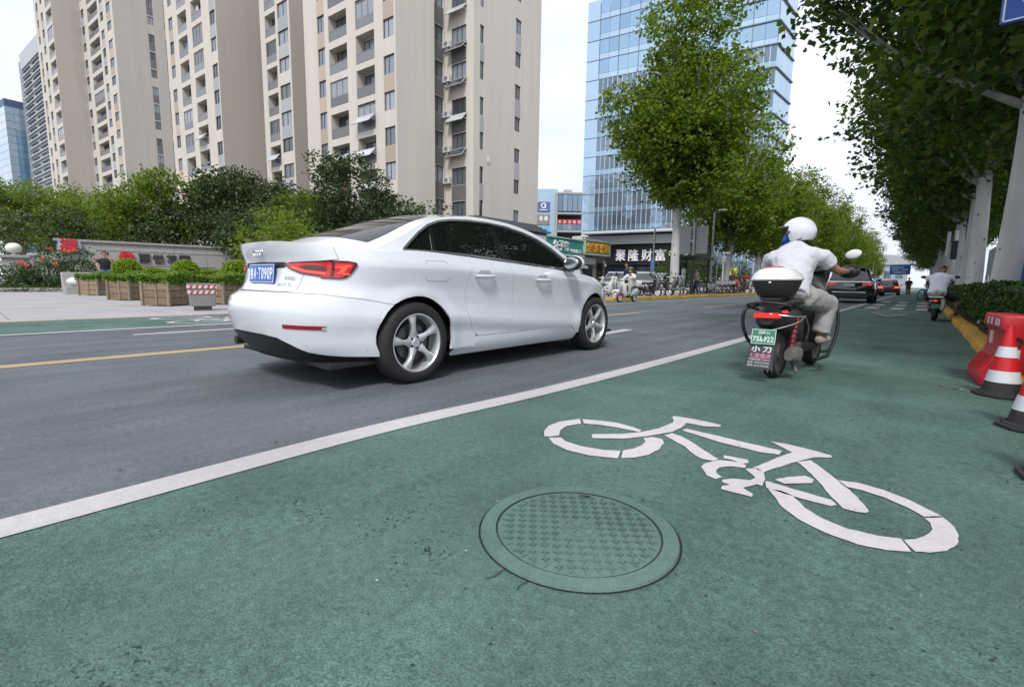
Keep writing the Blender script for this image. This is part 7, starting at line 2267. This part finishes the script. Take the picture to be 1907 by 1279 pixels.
# seated scooter rider waiting at the right hand kerb
M2 = moped((.30, 15.2, .006), R(-3), scooter_black, 'black and cream scooter waiting at the yellow kerb', box=None)
b = MB(); b.ell((0, -.22, .80), (.13, .05, .085), 16, 10); b.build('back_rest', scooter_cream, M2, smooth=70)
b = MB(); b.ell((0, -.27, .81), (.035, .012, .035), 14, 8); b.build('back_rest_badge', mat('badge ochre', (.35, .20, .10), .5), M2, smooth=70)
b = MB(); loft(b, [ring(-.20, .16, .66, .71, e=4), ring(.3, .17, .67, .72, e=4)]); b.build('body_trim', scooter_white, M2, smooth=40)
b = MB(); loft(b, [ring(-.15, .05, .32, .62, x=.14), ring(.1, .06, .28, .66, x=.15), ring(.3, .04, .3, .6, x=.14)]); b.build('side_panel', scooter_cream, M2, smooth=50)
white_tee = cloth('white tee shirt', (.66, .68, .76)); dark_short = cloth('dark shorts', (.02, .02, .025)); shoe_dark = cloth('dark shoe', (.03, .028, .028)); denim = cloth('blue denim', (.03, .085, .22)); black_tee = cloth('black tee shirt', (.012, .012, .013))
P2_ = empty('person', (.30, 15.2, .006), R(-3), 'scooter rider in a white tee shirt waiting with one foot on the yellow kerb', 'person')
P2_.scale = M2.scale = (.86, .86, .84)
P = dict(pelvis=(.0, .12, .83), chest=(.02, .30, 1.16), neck=(.05, .45, 1.32), head=(.06, .50, 1.40), hem=(0, .06, .76),
         rsh=(.23, .36, 1.27), lsh=(-.20, .34, 1.27), rel=(.31, .50, 1.08), lel=(-.25, .50, 1.10), rwr=(.20, .72, 1.06), lwr=(-.26, .80, 1.05),
         rhip=(.12, .18, .80), lhip=(-.10, .18, .80), rkn=(.40, .46, .62), lkn=(-.20, .60, .60), ran=(.42, .36, .24), lan=(-.14, .56, .32), rto=(.46, .52, .20), lto=(-.14, .72, .285))
rider(P2_, P, white_tee, dark_short, shoe_dark, skin_tan, hands=True, short_legs=True)
head_obj(P2_, (.07, .53, 1.45), R(-12), R(-28), skin_tan, hair_m)

# white scooter coming the other way
M3 = moped((-9.28, 18.9, .006), R(173), scooter_white, 'white scooter with a dark red front mudguard and white box coming the other way', fender=scooter_red, box=scooter_white)
P3 = empty('person', (-9.28, 18.9, .006), R(173), 'scooter rider in a pale shirt with an orange face cover, coming the other way', 'person')
pale_shirt = cloth('pale shirt', (.55, .56, .55)); stone_tr = cloth('stone trousers', (.38, .37, .34))
P = dict(pelvis=(.0, .18, .84), chest=(.0, .26, 1.14), neck=(.0, .30, 1.34), head=(.0, .33, 1.44), rsh=(.19, .28, 1.26), lsh=(-.19, .28, 1.26), rel=(.28, .50, 1.08), lel=(-.28, .50, 1.08), rwr=(.30, .84, 1.05), lwr=(-.30, .84, 1.05),
         rhip=(.10, .24, .80), lhip=(-.10, .24, .80), rkn=(.18, .66, .72), lkn=(-.18, .66, .72), ran=(.14, .64, .34), lan=(-.14, .64, .34), rto=(.14, .80, .30), lto=(-.14, .80, .30))
rider(P3, P, pale_shirt, stone_tr, shoe_dark, skin_m, hands=False, sleeve=.95, sub=1)
P3.scale = M3.scale = (.9, .9, .9)
h3, M3h = head_obj(P3, (0, .35, 1.50), 0, 0, skin_m)
b = MB(); b.ell((0, -.005, .035), (.125, .14, .115), 18, 12, M3h); b.build('helmet', mat('olive helmet', (.05, .06, .05), .3, coat=.5), h3, smooth=70)
b = MB(); b.ell((0, .04, -.03), (.088, .075, .085), 16, 10, M3h); b.build('face_cover', mat('orange face cover', (.70, .27, .07), .7), h3, smooth=70)
b = MB(); b.tube([(0, -.02, 1.44), (.03, -.08, 1.3), (.02, -.06, 1.12)], [.06, .07, .03], 8); b.build('long_hair', hair_m, h3, smooth=60)

# parked scooters beside the shops and by the far kerb
PG = 'parked scooters on the far pavement'
first = {}
def park(kind, x, y, rz, label, z=.125):
    paint = dict(w=scooter_white, k=scooter_black, g=scooter_grey, c=scooter_cream)[kind]
    if kind not in first:
        o = moped((x, y, z), rz, paint, label, PG); first[kind] = o
    else:
        o = copy_tree(first[kind]); o.location = (x, y, z); o.rotation_euler = (0, 0, rz); o['label'] = label
    return o
park('w', -12.3, 20.9, R(-100), 'white parked scooter nearest the car bonnet, wheel turned to the road', z=.02)
park('w', -12.9, 22.2, R(-95), 'white parked scooter second from the car bonnet, just behind its neighbour', z=.02)
park('c', -13.3, 21.3, R(-80), 'cream parked scooter between the two white ones', z=.02)
for i in range(7):
    park(('k', 'g', 'k', 'k', 'g', 'k', 'g')[i], -11.6 - .1 * (i % 2), 24.0 + .62 * i, R(-92 + 6 * (i % 3)), ORD[i] + ' scooter of the dark packed row, counting from the oncoming rider')
for i in range(6):
    park(('k', 'g', 'c', 'k', 'g', 'k')[i], -11.5 - .1 * (i % 2), 40.6 + .75 * i, R(-92 + 6 * (i % 3)), ORD[i] + ' scooter of the dark row behind the leaning plane trunk, counting from the left')
for i in range(3):
    park('kgk'[i], 1.1 - .3 * i, 46 + 1.1 * i, R(-20), ORD[i] + ' dark scooter parked beyond the crossing on the right')

def bicycle(paint, basket=True):
    t = empty('bicycle', (0, 0, 0), 0)
    for y in (0, 1.02):
        b = MB(); n = 28
        pts = [(0, y + .30 * math.cos(2 * PI * k / n), .32 + .30 * math.sin(2 * PI * k / n)) for k in range(n + 1)]
        b.tube(pts, .022, 6, caps=False); w0 = b.build('wheel', dark_rubber, t, smooth=60)
        b = MB()
        for k in range(8):
            a = 2 * PI * k / 8; b.cyl((0, y, .32), (0, y + .29 * math.cos(a), .32 + .29 * math.sin(a)), .003, n=4)
        b.build('spokes', grey_metal, w0)
    b = MB()
    for p, q in (((0, .44, .28), (0, .30, .78)), ((0, .44, .28), (0, .86, .70)), ((0, 0, .32), (0, .44, .28)), ((0, 0, .32), (0, .32, .68)), ((0, .34, .50), (0, .88, .62)), ((0, 1.02, .32), (0, .84, .86))): b.cyl(p, q, .024, n=8)
    b.build('frame', paint, t, smooth=50)
    b = MB()
    for k in range(7):
        a0, a1 = R(20 + 22 * k), R(42 + 22 * k); b.bar((0, .35 * math.cos(a0), .32 + .35 * math.sin(a0)), (0, .35 * math.cos(a1), .32 + .35 * math.sin(a1)), .06, .01, up=(1, 0, 0))
    b.build('rear_mudguard', paint, t)
    b = MB(); b.ell((0, .26, .83), (.085, .14, .04), 12, 8); b.build('saddle', seat_black, t, smooth=60)
    b = MB(); b.tube(spline([(-.27, .72, .98), (-.12, .82, .95), (0, .84, .92), (.12, .82, .95), (.27, .72, .98)], 3), .012, 6); b.build('handlebar', black_plastic, t, smooth=50)
    if basket:
        b = MB(); frustum(b, .26, .20, .34, .28, .72, .92); o = b.build('basket', paint, t); o.location = (0, 1.04, 0)
    b = MB(); b.cyl((-.1, .44, .28), (.1, .44, .28), .012, n=6); b.lathe([(.001, 0), (.08, 0), (.08, .01)], 14, Matrix.Translation((.05, .44, .28)) @ TX); b.build('crank', gunmetal, t)
    return t
def bike_row(proto, spots, group, labels):
    for i, (x, y, z, rz) in enumerate(spots):
        o = proto if i == 0 else copy_tree(proto)
        o.location = (x, y, z); o.rotation_euler = (0, R(4), rz); tag(o, labels if isinstance(labels, str) else labels[i], 'bicycle', group)
bike_row(bicycle(mat('shared bike white', (.55, .56, .58), .35)), [(-11.7 - .1 * (i % 2), 34.6 + .42 * i, .12, R(-95 + 5 * (i % 3))) for i in range(12)], 'white shared bicycles on the far pavement', [ORD[i] + ' white shared bicycle counting from the thin grey post towards the leaning trunk' for i in range(12)])
bike_row(bicycle(mat('shared bike blue', (.05, .32, .58), .35)), [(.05 + .10 * i % .5 + .26 * (i % 4), 38 + 1.15 * i, .01, R(-35 + 7 * (i % 3))) for i in range(11)], 'blue shared bicycles on the right beyond the crossing', [ORD[i] + ' blue shared bicycle beyond the crossing, counting from the near end' for i in range(11)])

# people on foot and the seated man
def stander(loc, rz, shirt, trs, skn, label, sleeve=.95, hairm=hair_m, step=.16, armf=.1, bagc=None):
    t = empty('person', loc, rz, label, 'person')
    P = dict(pelvis=(0, 0, .94), chest=(0, .02, 1.26), neck=(0, .02, 1.46), head=(0, .03, 1.56), rsh=(.19, .0, 1.39), lsh=(-.19, 0, 1.39), rel=(.25, -.04, 1.12), lel=(-.25, .0, 1.12), rwr=(.24, armf, .90), lwr=(-.24, .08, .90),
             rhip=(.09, 0, .88), lhip=(-.09, 0, .88), rkn=(.10, .05 + step * .5, .49), lkn=(-.10, .04 - step * .3, .49), ran=(.10, step, .09), lan=(-.10, -step, .09), rto=(.11, step + .14, .04), lto=(-.11, -step + .14, .04))
    rider(t, P, shirt, trs, shoe_dark, skn, hands=False, sleeve=sleeve, sub=1)
    head_obj(t, (0, .05, 1.62), 0, 0, skn, hairm)
    return t
stander((-11.3, 32.0, .12), R(100), cloth('grey blouse', (.20, .19, .18)), cloth('dark trousers', (.02, .02, .022)), skin_m, 'person in grey standing under the bus shelter')
stander((-10.9, 38.4, .12), R(160), cloth('brown jacket', (.05, .04, .035)), cloth('dark slacks', (.025, .022, .022)), skin_tan, 'person in dark clothes with a red bag walking along the far kerb', step=.22)
bg_ = tag(link_mesh('bag', (lambda b: (b.ell((0, 0, 0), (.17, .10, .24), 12, 9), b.mesh('bag', mat('red bag', (.42, .02, .03), .5), smooth=70))[1])(MB())), 'red bag carried by the walker on the far kerb', 'bag'); bg_.location = (-10.55, 38.2, .95)
stander((-10.75, 41.5, .12), R(190), cloth('dark red top', (.24, .02, .025)), cloth('red trousers', (.22, .03, .035)), skin_m, 'person in red beside the far kerb, left of the top box')
stander((-.95, 62.0, .006), R(5), cloth('black jacket', (.02, .02, .022)), cloth('brown shorts', (.16, .09, .05)), skin_tan, 'person in dark clothes walking down the lane past the blue bicycles', step=.2)
stander((-11.9, 23.3, .12), R(150), cloth('navy top', (.012, .018, .04)), cloth('navy trousers', (.012, .018, .035)), skin_m, 'person in navy standing right behind the oncoming scooter')
# man on the phone, sitting on the low seat wall behind the planters
SW = empty('seat_wall', (-29.1, 3.6, 0), 0, 'low stone seat wall behind the first planter, the man in black sits on it', 'seat wall')
b = MB(); b.box((0, 1.2, .46), (.45, 3.2, .92)); b.build('wall', stone, SW, bevel=.02)
P5 = empty('person', (-28.95, 4.72, .0), R(-92), 'man in a black tee shirt and jeans sitting with a phone at the ear', 'person')
P = dict(pelvis=(0, 0, 1.02), chest=(.0, .04, 1.40), neck=(.0, .05, 1.60), head=(0, .07, 1.72), rsh=(.21, .03, 1.53), lsh=(-.21, .03, 1.53), rel=(.30, .14, 1.27), lel=(-.28, .20, 1.34), rwr=(.27, .34, 1.10), lwr=(-.11, .15, 1.63),
         rhip=(.11, .06, .98), lhip=(-.11, .06, .98), rkn=(.20, .46, .96), lkn=(-.17, .46, .96), ran=(.20, .48, .50), lan=(-.16, .48, .50), rto=(.21, .62, .46), lto=(-.16, .62, .46), lhd=(.15, .0, .9), lhn=(.4, -.2, .2))
rider(P5, P, black_tee, denim, shoe_dark, skin_m, hands=True, sleeve=.6)
head_obj(P5, (.0, .08, 1.80), R(15), R(-3), skin_m, hair_m)
ph = tag(link_mesh('phone', (lambda b: (b.box((0, 0, 0), (.012, .07, .14)), b.mesh('phone', black_plastic, bevel=.005))[1])(MB())), 'dark phone held to the ear of the seated man', 'phone'); ph.location = (-28.80, 4.83, 1.79)

# ================================================================ OTHER VEHICLES
car_tyre = wheel_mesh(.34, .22, silver, 'c')
def simple_car(loc, rz, paint, label, L=4.5, W=1.82, H=1.48, suv=False, group=None, bright=1.0, plate=None):
    t = empty('car', loc, rz, label, 'car', group)
    hw = W / 2; zb = .92 if not suv else 1.08
    r = .34
    def sec(y, w_, z0, z1):
        return [(-w_ * .80, y, z0), (w_ * .80, y, z0), (w_ * .97, y, z0 + .10), (w_, y, z0 + (z1 - z0) * .5), (w_ * .985, y, z1 - .10), (w_ * .90, y, z1), (-w_ * .90, y, z1), (-w_ * .985, y, z1 - .10), (-w_, y, z0 + (z1 - z0) * .5), (-w_ * .97, y, z0 + .10)]
    b = MB()
    tail = zb - .02 if not suv else zb
    loft(b, [sec(0.02, hw * .80, .36, tail - .12), sec(.08, hw * .93, .30, tail - .04), sec(.35, hw * .99, .24, tail), sec(1.2, hw, .22, zb), sec(L - 1.6, hw, .22, zb - .02), sec(L - .7, hw * .97, .24, zb - .14), sec(L - .2, hw * .88, .26, zb - .26), sec(L - .02, hw * .70, .34, zb - .36)])
    b.build('body', paint, t, smooth=45)
    y0, y1, y2, y3 = (.10, .42, L - 2.3, L - 1.25) if suv else (.55, 1.25, L - 2.45, L - 1.35)
    wt = hw * .68
    def cab(o, k=1.0):
        return [[(-hw * .90 * k, y0, zb - .02), (hw * .90 * k, y0, zb - .02), (hw * .90 * k, y3, zb - .04), (-hw * .90 * k, y3, zb - .04)], [(-wt, y1, H), (wt, y1, H), (wt, y2, H), (-wt, y2, H)]]
    lo, hi = cab(0)
    b = MB()
    mid = [Vector(lo[i]).lerp(Vector(hi[i]), .86) for i in range(4)]
    loft(b, [[tuple(v) for v in lo], [tuple(v) for v in mid], [(v[0] * .93, v[1] + (.06 if i < 2 else -.08), H + .012) for i, v in enumerate(hi)]]); b.build('cabin', paint, t, bevel=.04, smooth=50)
    def glass(name, a, b_, c, d, ins=.06, out=.012):
        A, B, C_, D_ = map(Vector, (a, b_, c, d)); cen = (A + B + C_ + D_) / 4; n_ = (B - A).cross(D_ - A).normalized()
        q = [v + (cen - v) * ins + n_ * out for v in (A, B, C_, D_)]
        bb = MB(); bb.add([tuple(v) for v in q] + [tuple(v - n_ * .03) for v in q], [(0, 1, 2, 3), (0, 4, 5, 1), (1, 5, 6, 2), (2, 6, 7, 3), (3, 7, 4, 0)]); bb.build(name, tint, t)
    m_ = [tuple(v) for v in mid]
    glass('rear_window', lo[0], lo[1], m_[1], m_[0], .10); glass('windscreen', lo[2], lo[3], m_[3], m_[2], .08)
    def lerp(a, b_, q): return tuple(Vector(a).lerp(Vector(b_), q))
    for i0, i1 in ((1, 2), (3, 0)):
        glass('side_window', lerp(lo[i0], lo[i1], .03), lerp(lo[i0], lo[i1], .49), lerp(m_[i0], m_[i1], .49), lerp(m_[i0], m_[i1], .03), .07)
        glass('side_window', lerp(lo[i0], lo[i1], .51), lerp(lo[i0], lo[i1], .96), lerp(m_[i0], m_[i1], .96), lerp(m_[i0], m_[i1], .51), .07)
    for s_ in (1, -1):
        b = MB(); b.box((s_ * hw * .74, .05, zb - .17), (hw * .40, .14, .15)); b.build('tail_lamp', lit_tail if bright else red_lens, t, bevel=.02)
        b = MB(); b.box((s_ * hw * .66, L - .12, .66), (.32, .16, .13)); b.build('headlight', bpy.data.materials['lamp glass'], t, bevel=.02)
        b = MB(); b.ell((s_ * (hw + .07), y3 - .15, zb + .06), (.10, .07, .07), 12, 8); b.build('wing_mirror', paint, t, smooth=70)
        for y in (.85, L - .85):
            put_wheel(car_tyre, t, (s_ * (hw - .10), y, r))
            b = MB(); b.cyl((s_ * (hw - .25), y, r + .02), (s_ * (hw + .004), y, r + .02), .40, n=20); b.build('wheel_arch', black_plastic, t)
    b = MB(); b.box((0, .02, .36), (W * .80, .10, .18)); b.build('lower_bumper', black_plastic, t, bevel=.02)
    b = MB(); b.box((0, -.002 if not suv else .02, zb - .22), (.44, .02, .14)); b.build('number_plate', plate or plate_blue, t)
    if suv:
        b = MB(); b.box((0, .035, zb - .06), (W * .86, .05, .05)); b.build('chrome_strip', chrome, t); b = MB(); b.box((0, .03, .52), (W * .7, .05, .04)); b.build('chrome_strip', chrome, t)
        b = MB(); b.box((0, y1 - .02, H + .01), (wt * 1.7, .30, .03)); b.build('roof_spoiler', paint, t)
    return t
lit_tail = mat('lit tail lamp', (.55, .04, .02), .2, coat=1, emis=(1, .12, .04), estr=.9)
suv_black = mat('black green car paint', (.010, .014, .014), .15, coat=1)
car_red = mat('red car paint', (.26, .012, .020), .2, coat=1)
car_dred = mat('deep red car paint', (.10, .008, .012), .2, coat=1)
car_grey2 = mat('grey car paint', (.10, .105, .11), .2, coat=1)
car_wh2 = mat('parked white car paint', (.62, .64, .66), .2, coat=1)
CG = 'cars queueing ahead in the lane beside the bike lane'
simple_car((-2.62, 27.9, 0), R(1), suv_black, 'black estate car ahead of the rider with chrome strips across its tail', L=4.7, W=1.9, H=1.66, suv=True, group=CG, bright=0, plate=mat('pale green plate', (.30, .42, .36), .5))
simple_car((-3.15, 38.5, 0), R(1), car_dred, 'deep red car with lit brake lamps right behind the black estate', group=CG)
simple_car((-3.3, 52.0, 0), R(1), car_grey2, 'dark grey car between the two red cars', W=1.75, H=1.5, group=CG)
simple_car((-2.45, 60.0, 0), R(1), car_red, 'bright red car farthest along the lane beside the bike lane', H=1.5, group=CG)
PK = 'cars parked in front of the shops'
simple_car((-15.4, 32.6, .1), R(-150), car_wh2, 'white parked car in front of the lobby, seen above the parked scooters', group=PK, bright=0)
simple_car((-18.6, 35.2, .1), R(-160), car_wh2, 'white parked car right in front of the ochre lettered shop', H=1.55, group=PK, bright=0)
simple_car((-15.0, 22.6, .1), R(-175), car_grey2, 'dark grey parked car in front of the teal shop, behind the bonnet', group=PK, bright=0)
simple_car((-14.6, 36.4, .1), R(170), car_wh2, 'white parked car seen through the bus shelter', group=PK, bright=0)

# ================================================================ STREET FURNITURE
cone_red = mat('cone red', (.52, .012, .015), .4, var=.08, scale=9)
cone_white = mat('cone reflective band', (.60, .62, .66), .35, var=.05, scale=20)
cone_black = mat('cone black rubber', (.022, .022, .023), .75, var=.4, scale=16)
def cone(loc, rz, label, z=.006):
    t = empty('traffic_cone', (*loc, z), rz, label, 'traffic cone', 'traffic cones by the right hand kerb')
    def rad(z_): return .155 - .135 * (z_ - .03) / .72 * .98
    def band(nm, z0, z1, m, o=0.0):
        b = MB(); b.lathe([(rad(z0) + o, z0), (rad((z0 + z1) / 2) + o, (z0 + z1) / 2), (rad(z1) + o, z1)], 32); b.build(nm, m, t, smooth=40)
    b = MB(); o = []
    for k in range(8):
        a = PI / 8 + PI / 4 * k; o.append((.225 * math.cos(a), .225 * math.sin(a)))
    b.prism([(x * 1.0, y) for x, y in o], .0, .03); b.build('base', cone_black, t, bevel=.008)
    b = MB(); b.lathe([(.185, .03), (.180, .045), (.158, .05)], 32); b.build('base_lip', cone_black, t, smooth=30)
    band('black_collar', .03, .155, cone_black); band('white_band', .155, .275, cone_white, .002); band('red_band', .275, .42, cone_red); band('white_band', .42, .53, cone_white, .002); band('red_band', .53, .735, cone_red)
    b = MB(); b.lathe([(rad(.735), .735), (rad(.75), .752), (.0001, .755)], 24); b.build('tip', cone_red, t, smooth=40)
    return t
for (x, y), a_, lab in (((.53, 5.02), .2, 'red and white traffic cone standing close against the red barrier'), ((.565, 3.93), .5, 'red and white traffic cone cut by the right edge of the picture'),
                        ((.545, 2.92), .1, 'traffic cone at the right edge of which only the dark base shows')):
    cone((x, y), a_, lab).scale = (.74, .74, .70)
# water filled plastic barrier: stepped foot, waisted body, grip holes, reflectors
bar_red = mat('barrier red plastic', (.46, .012, .020), .38, var=.10, scale=5, bump=.06, bscale=30)
Ba = empty('plastic_barrier', (.60, 5.62, .006), R(4), 'red plastic water filled barrier standing on the kerb edge at the right', 'barrier')
Ba.scale = (.74, .78, .76)
def bprof(y, f=1.0):
    return [(-.24 * f, y, .0), (.24 * f, y, .0), (.24 * f, y, .10), (.13, y, .30), (.10, y, .42), (.10, y, .60), (.145, y, .63), (.145, y, .74), (.125, y, .765), (-.125, y, .765), (-.145, y, .74), (-.145, y, .63), (-.10, y, .60), (-.10, y, .42), (-.13, y, .30), (-.24 * f, y, .10)]
b = MB(); loft(b, [bprof(-.30, .94), bprof(-.28), bprof(.52), bprof(.54, .94)]); b.build('body', bar_red, Ba, bevel=.012, smooth=35)
for y in (-.20, -.09, .02, .13, .24, .35, .46):
    for s_ in (1, -1):
        b = MB(); b.bar((s_ * .228, y, .115), (s_ * .128, y, .305), .055, .022, up=(0, 1, 0)); b.build('rib', bar_red, Ba, bevel=.006)
b = MB(); b.lathe([(.035, .0), (.05, .0), (.05, .012), (.035, .012)], 18, frame_M((0, -.312, .50), (1, 0, 0), (0, 0, 1)), closed=True); b.lathe([(.001, .002), (.036, .002)], 18, frame_M((0, -.306, .50), (1, 0, 0), (0, 0, 1))); b.build('grip_hole', mat('barrier shade', (.10, .005, .008), .6), Ba)
for y, z, w_, h_ in ((-.22, .69, .05, .075), (-.10, .69, .05, .075), (.12, .69, .05, .075), (.3, .69, .05, .075)):
    b = MB(); b.box((-.147, y, z), (.008, w_, h_)); b.build('reflector', cone_white, Ba)
b = MB(); b.box((-.106, .28, .50), (.012, .10, .14)); b.build('reflector', cone_white, Ba)
b = MB(); b.box((-.02, -.306, .36), (.10, .008, .11)); b.build('reflector', cone_white, Ba)
for x in (-.17, .17):
    b = MB(); b.box((x, -.27, .02), (.08, .06, .04)); b.build('foot', bar_red, Ba)
b = MB(); b.tube(spline([(.20, -.1, .2), (.26, -.25, .26), (.36, -.2, .20), (.38, .02, .24), (.30, .1, .22)], 6), .018, 8)
hs = tag(b.build('hose', mat('grey hose', (.35, .35, .34), .6), None, smooth=60), 'coil of pale hose lying on the kerb behind the barrier', 'hose'); hs.location = (.72, 5.2, .02)

blue_sign = mat('blue sign face', (.012, .07, .34), .4)
sign_white = mat('sign white', (.62, .66, .72), .4)
# parking sign overhead at the top right corner
Sg = empty('street_sign', (.675, 6.2, .07), R(0), 'blue road sign on a post in the top right corner, partly outside the picture', 'street sign')
b = MB(); b.cyl((.40, .03, 0), (.40, .03, 4.1), .035); b.build('post', grey_metal, Sg, smooth=40)
b = MB(); b.box((0, 0, 3.50), (.74, .03, .96)); b.build('sign_plate', blue_sign, Sg, bevel=.012)
b = MB()
for w_, h_, t_ in ((.70, .92, .012), (.54, .70, .012)):
    cx = .03 if w_ < .6 else 0; cz = 3.50 + (.02 if w_ < .6 else 0)
    for dx, dz, a_, c_ in ((0, h_ / 2, w_, t_), (0, -h_ / 2, w_, t_), (w_ / 2, 0, t_, h_), (-w_ / 2, 0, t_, h_)): b.box((cx + dx, -.018, cz + dz), (a_, .004, c_))
b.build('sign_border', sign_white, Sg)
text_obj('sign_letter', 'P', .30, .46, sign_white, frame_M((.03, -.017, 3.54), (1, 0, 0), (0, 0, 1)), Sg, depth=.004, bold=.02)
# gantry traffic signal and overhead direction board down the road
Tl = empty('traffic_light', (.95, 54.5, .1), 0, 'traffic signal on an arm hanging over the bike lane ahead', 'traffic light')
b = MB(); b.cyl((0, 0, 0), (0, 0, 6.0), .10, .08); b.cyl((0, 0, 5.75), (-3.9, 0, 5.75), .06, .04); b.build('pole', grey_metal, Tl, smooth=40)
b = MB(); b.box((-2.5, -.05, 5.0), (1.5, .22, .46)); hd_ = b.build('signal_head', black_plastic, Tl, bevel=.04)
for i in range(3):
    b = MB(); b.lathe([(.001, 0), (.15, 0), (.15, .10)], 18, frame_M((-2.95 + .45 * i, -.17, 5.0), (1, 0, 0), (0, 0, 1))); b.build('lens', red_dark, hd_)
b = MB(); b.cyl((-2.5, 0, 5.2), (-2.5, 0, 5.75), .03); b.build('hanger', grey_metal, Tl)
Tp = empty('traffic_light', (.98, 29.0, .1), 0, 'traffic signal post with a dark box beside the waiting rider', 'traffic light')
b = MB(); b.cyl((0, 0, 0), (0, 0, 3.2), .07); b.build('pole', grey_metal, Tp, smooth=40)
b = MB(); b.box((-.02, -.12, 2.35), (.22, .2, .8)); b.build('signal_head', black_plastic, Tp, bevel=.03)
b = MB(); b.box((-.24, -.10, 2.6), (.12, .10, 1.1)); b.build('casing', mat('pale casing', (.45, .46, .48), .5), Tp, bevel=.02)
Ds = empty('road_sign', (.9, 95.5, 0), 0, 'blue direction board hanging over the road far ahead', 'road sign')
b = MB(); b.cyl((0, 0, 0), (0, 0, 4.4), .12); b.cyl((0, 0, 4.2), (-5.2, 0, 4.2), .07); b.build('pole', grey_metal, Ds)
b = MB(); b.box((-3.6, -.12, 3.45), (2.5, .06, 1.5)); b.build('sign_plate', mat('board blue', (.02, .13, .42), .4), Ds)
b = MB()
for dx, dz, w_ in ((-.3, .35, 1.4), (-.55, 0, .8), (.55, 0, .7), (.0, -.4, 1.5)): b.box((-3.6 + dx, -.16, 3.45 + dz), (w_, .02, .14))
b.build('sign_lines', sign_white, Ds)
# lamp posts and camera mast on the far pavement
def lamp_post(loc, h, label, arm=1.0, rz=0, banner=False):
    t = empty('street_lamp', loc, rz, label, 'street lamp', 'street lamps along the road')
    b = MB(); b.tube([(0, 0, 0), (0, 0, h * .5), (0, 0, h)], [.09, .075, .055], 10); b.build('post', grey_metal, t, smooth=40)
    b = MB(); b.bar((0, 0, h - .05), (arm, 0, h + .12), .05, .05); b.build('arm', grey_metal, t)
    b = MB(); b.ell((arm, 0, h + .12), (.34, .13, .06), 14, 8); b.build('lamp_head', white_plastic, t, smooth=60)
    if banner:
        b = MB(); b.box((-.0, -.10, h * .36), (.28, .05, 1.6)); b.build('banner', mat('pale blue banner', (.22, .40, .66), .5), t)
    return t
lamp_post((-14.7, 32.7, .1), 4.6, 'slim street lamp with a pale blue banner in front of the dark lobby', .8, R(0), True)
lamp_post((-11.6, 35.6, .12), 5.75, 'street lamp with a flat head left of the leaning plane tree', .5, R(20))
lamp_post((-8.9, 140, 0), 7, 'distant street lamp at the end of the road on the left', 1.2)
lamp_post((-7.0, 170, 0), 7.5, 'distant street lamp near the end building', 1.2)
lamp_post((-10.4, 118, 0), 7, 'distant street lamp beyond the black estate car', 1.2)
Bp = empty('sign_post', (-12.5, 34.4, .12), R(8), 'grey post with pale sign panels beside the bus shelter', 'sign post')
b = MB(); b.cyl((0, 0, 0), (0, 0, 5.3), .12); b.build('post', grey_metal, Bp, smooth=40)
for x in (-.62, .52):
    b = MB(); b.box((x, 0, 3.75), (.78, .06, 1.9)); b.build('sign_panel', mat('back of sign', (.40, .41, .43), .5), Bp, bevel=.01)
Cm = empty('camera_mast', (-11.2, 37.0, .12), 0, 'slim white mast with a camera head on the far pavement', 'camera mast')
b = MB(); b.cyl((0, 0, 0), (0, 0, 2.9), .05); b.build('mast', white_plastic, Cm, smooth=40)
b = MB(); b.box((.15, 0, 2.95), (.5, .14, .14)); b.box((0, 0, 2.45), (.22, .2, .4)); b.build('camera', ac_white, Cm, bevel=.02)
Po = tag(link_mesh('post', (lambda b: (b.cyl((0, 0, 0), (0, 0, 2.6), .035), b.mesh('post', grey_metal, smooth=40))[1])(MB())), 'thin grey post at the far kerb right of the bus shelter', 'post'); Po.location = (-10.7, 34.0, .12)
# bus shelter
Bs = empty('bus_shelter', (-12.1, 30.8, .12), R(4), 'dark framed bus shelter behind the nearest far plane tree', 'bus shelter')
dk = mat('shelter dark metal', (.02, .022, .023), .4, .3)
b = MB(); b.box((.2, 1.9, 2.42), (1.9, 4.2, .14)); b.build('roof', dk, Bs, bevel=.02)
for x, y in ((-.6, .1), (-.6, 3.7), (.9, .1), (.9, 3.7)):
    b = MB(); b.box((x, y, 1.2), (.09, .09, 2.4)); b.build('column', dk, Bs)
b = MB(); b.box((-.6, 1.9, 1.2), (.03, 3.5, 1.9)); b.build('back_panel', mat('shelter glass', (.05, .075, .08), .05, spec=.8), Bs)
b = MB(); b.box((-.2, 2.2, .45), (.4, 1.8, .06)); b.box((-.2, 1.6, .22), (.06, .06, .42)); b.box((-.2, 2.8, .22), (.06, .06, .42)); b.build('bench', grey_metal, Bs)
Cb = tag(link_mesh('cabinet', (lambda b: (b.box((0, 0, .6), (.7, .5, 1.2)), b.mesh('cabinet', grey_clad, bevel=.03))[1])(MB())), 'grey utility cabinet right beside the nearest far plane trunk', 'cabinet'); Cb.location = (-11.9, 30.35, .12)
# low hedge and shrubs in front of the glass tower
for x, y, r_, lab in ((-15.5, 39.5, 1.1, 'round green shrub behind the bus shelter'), (-14.4, 42.5, 1.0, 'round green shrub behind the white bicycles'), (-13.6, 48.0, .9, 'green shrub behind the second far plane trunk')):
    place_tree(low2, (x, y, .1), x, .95 * r_, lab, 'shrubs in front of the glass tower', 'shrub', 'shrub')
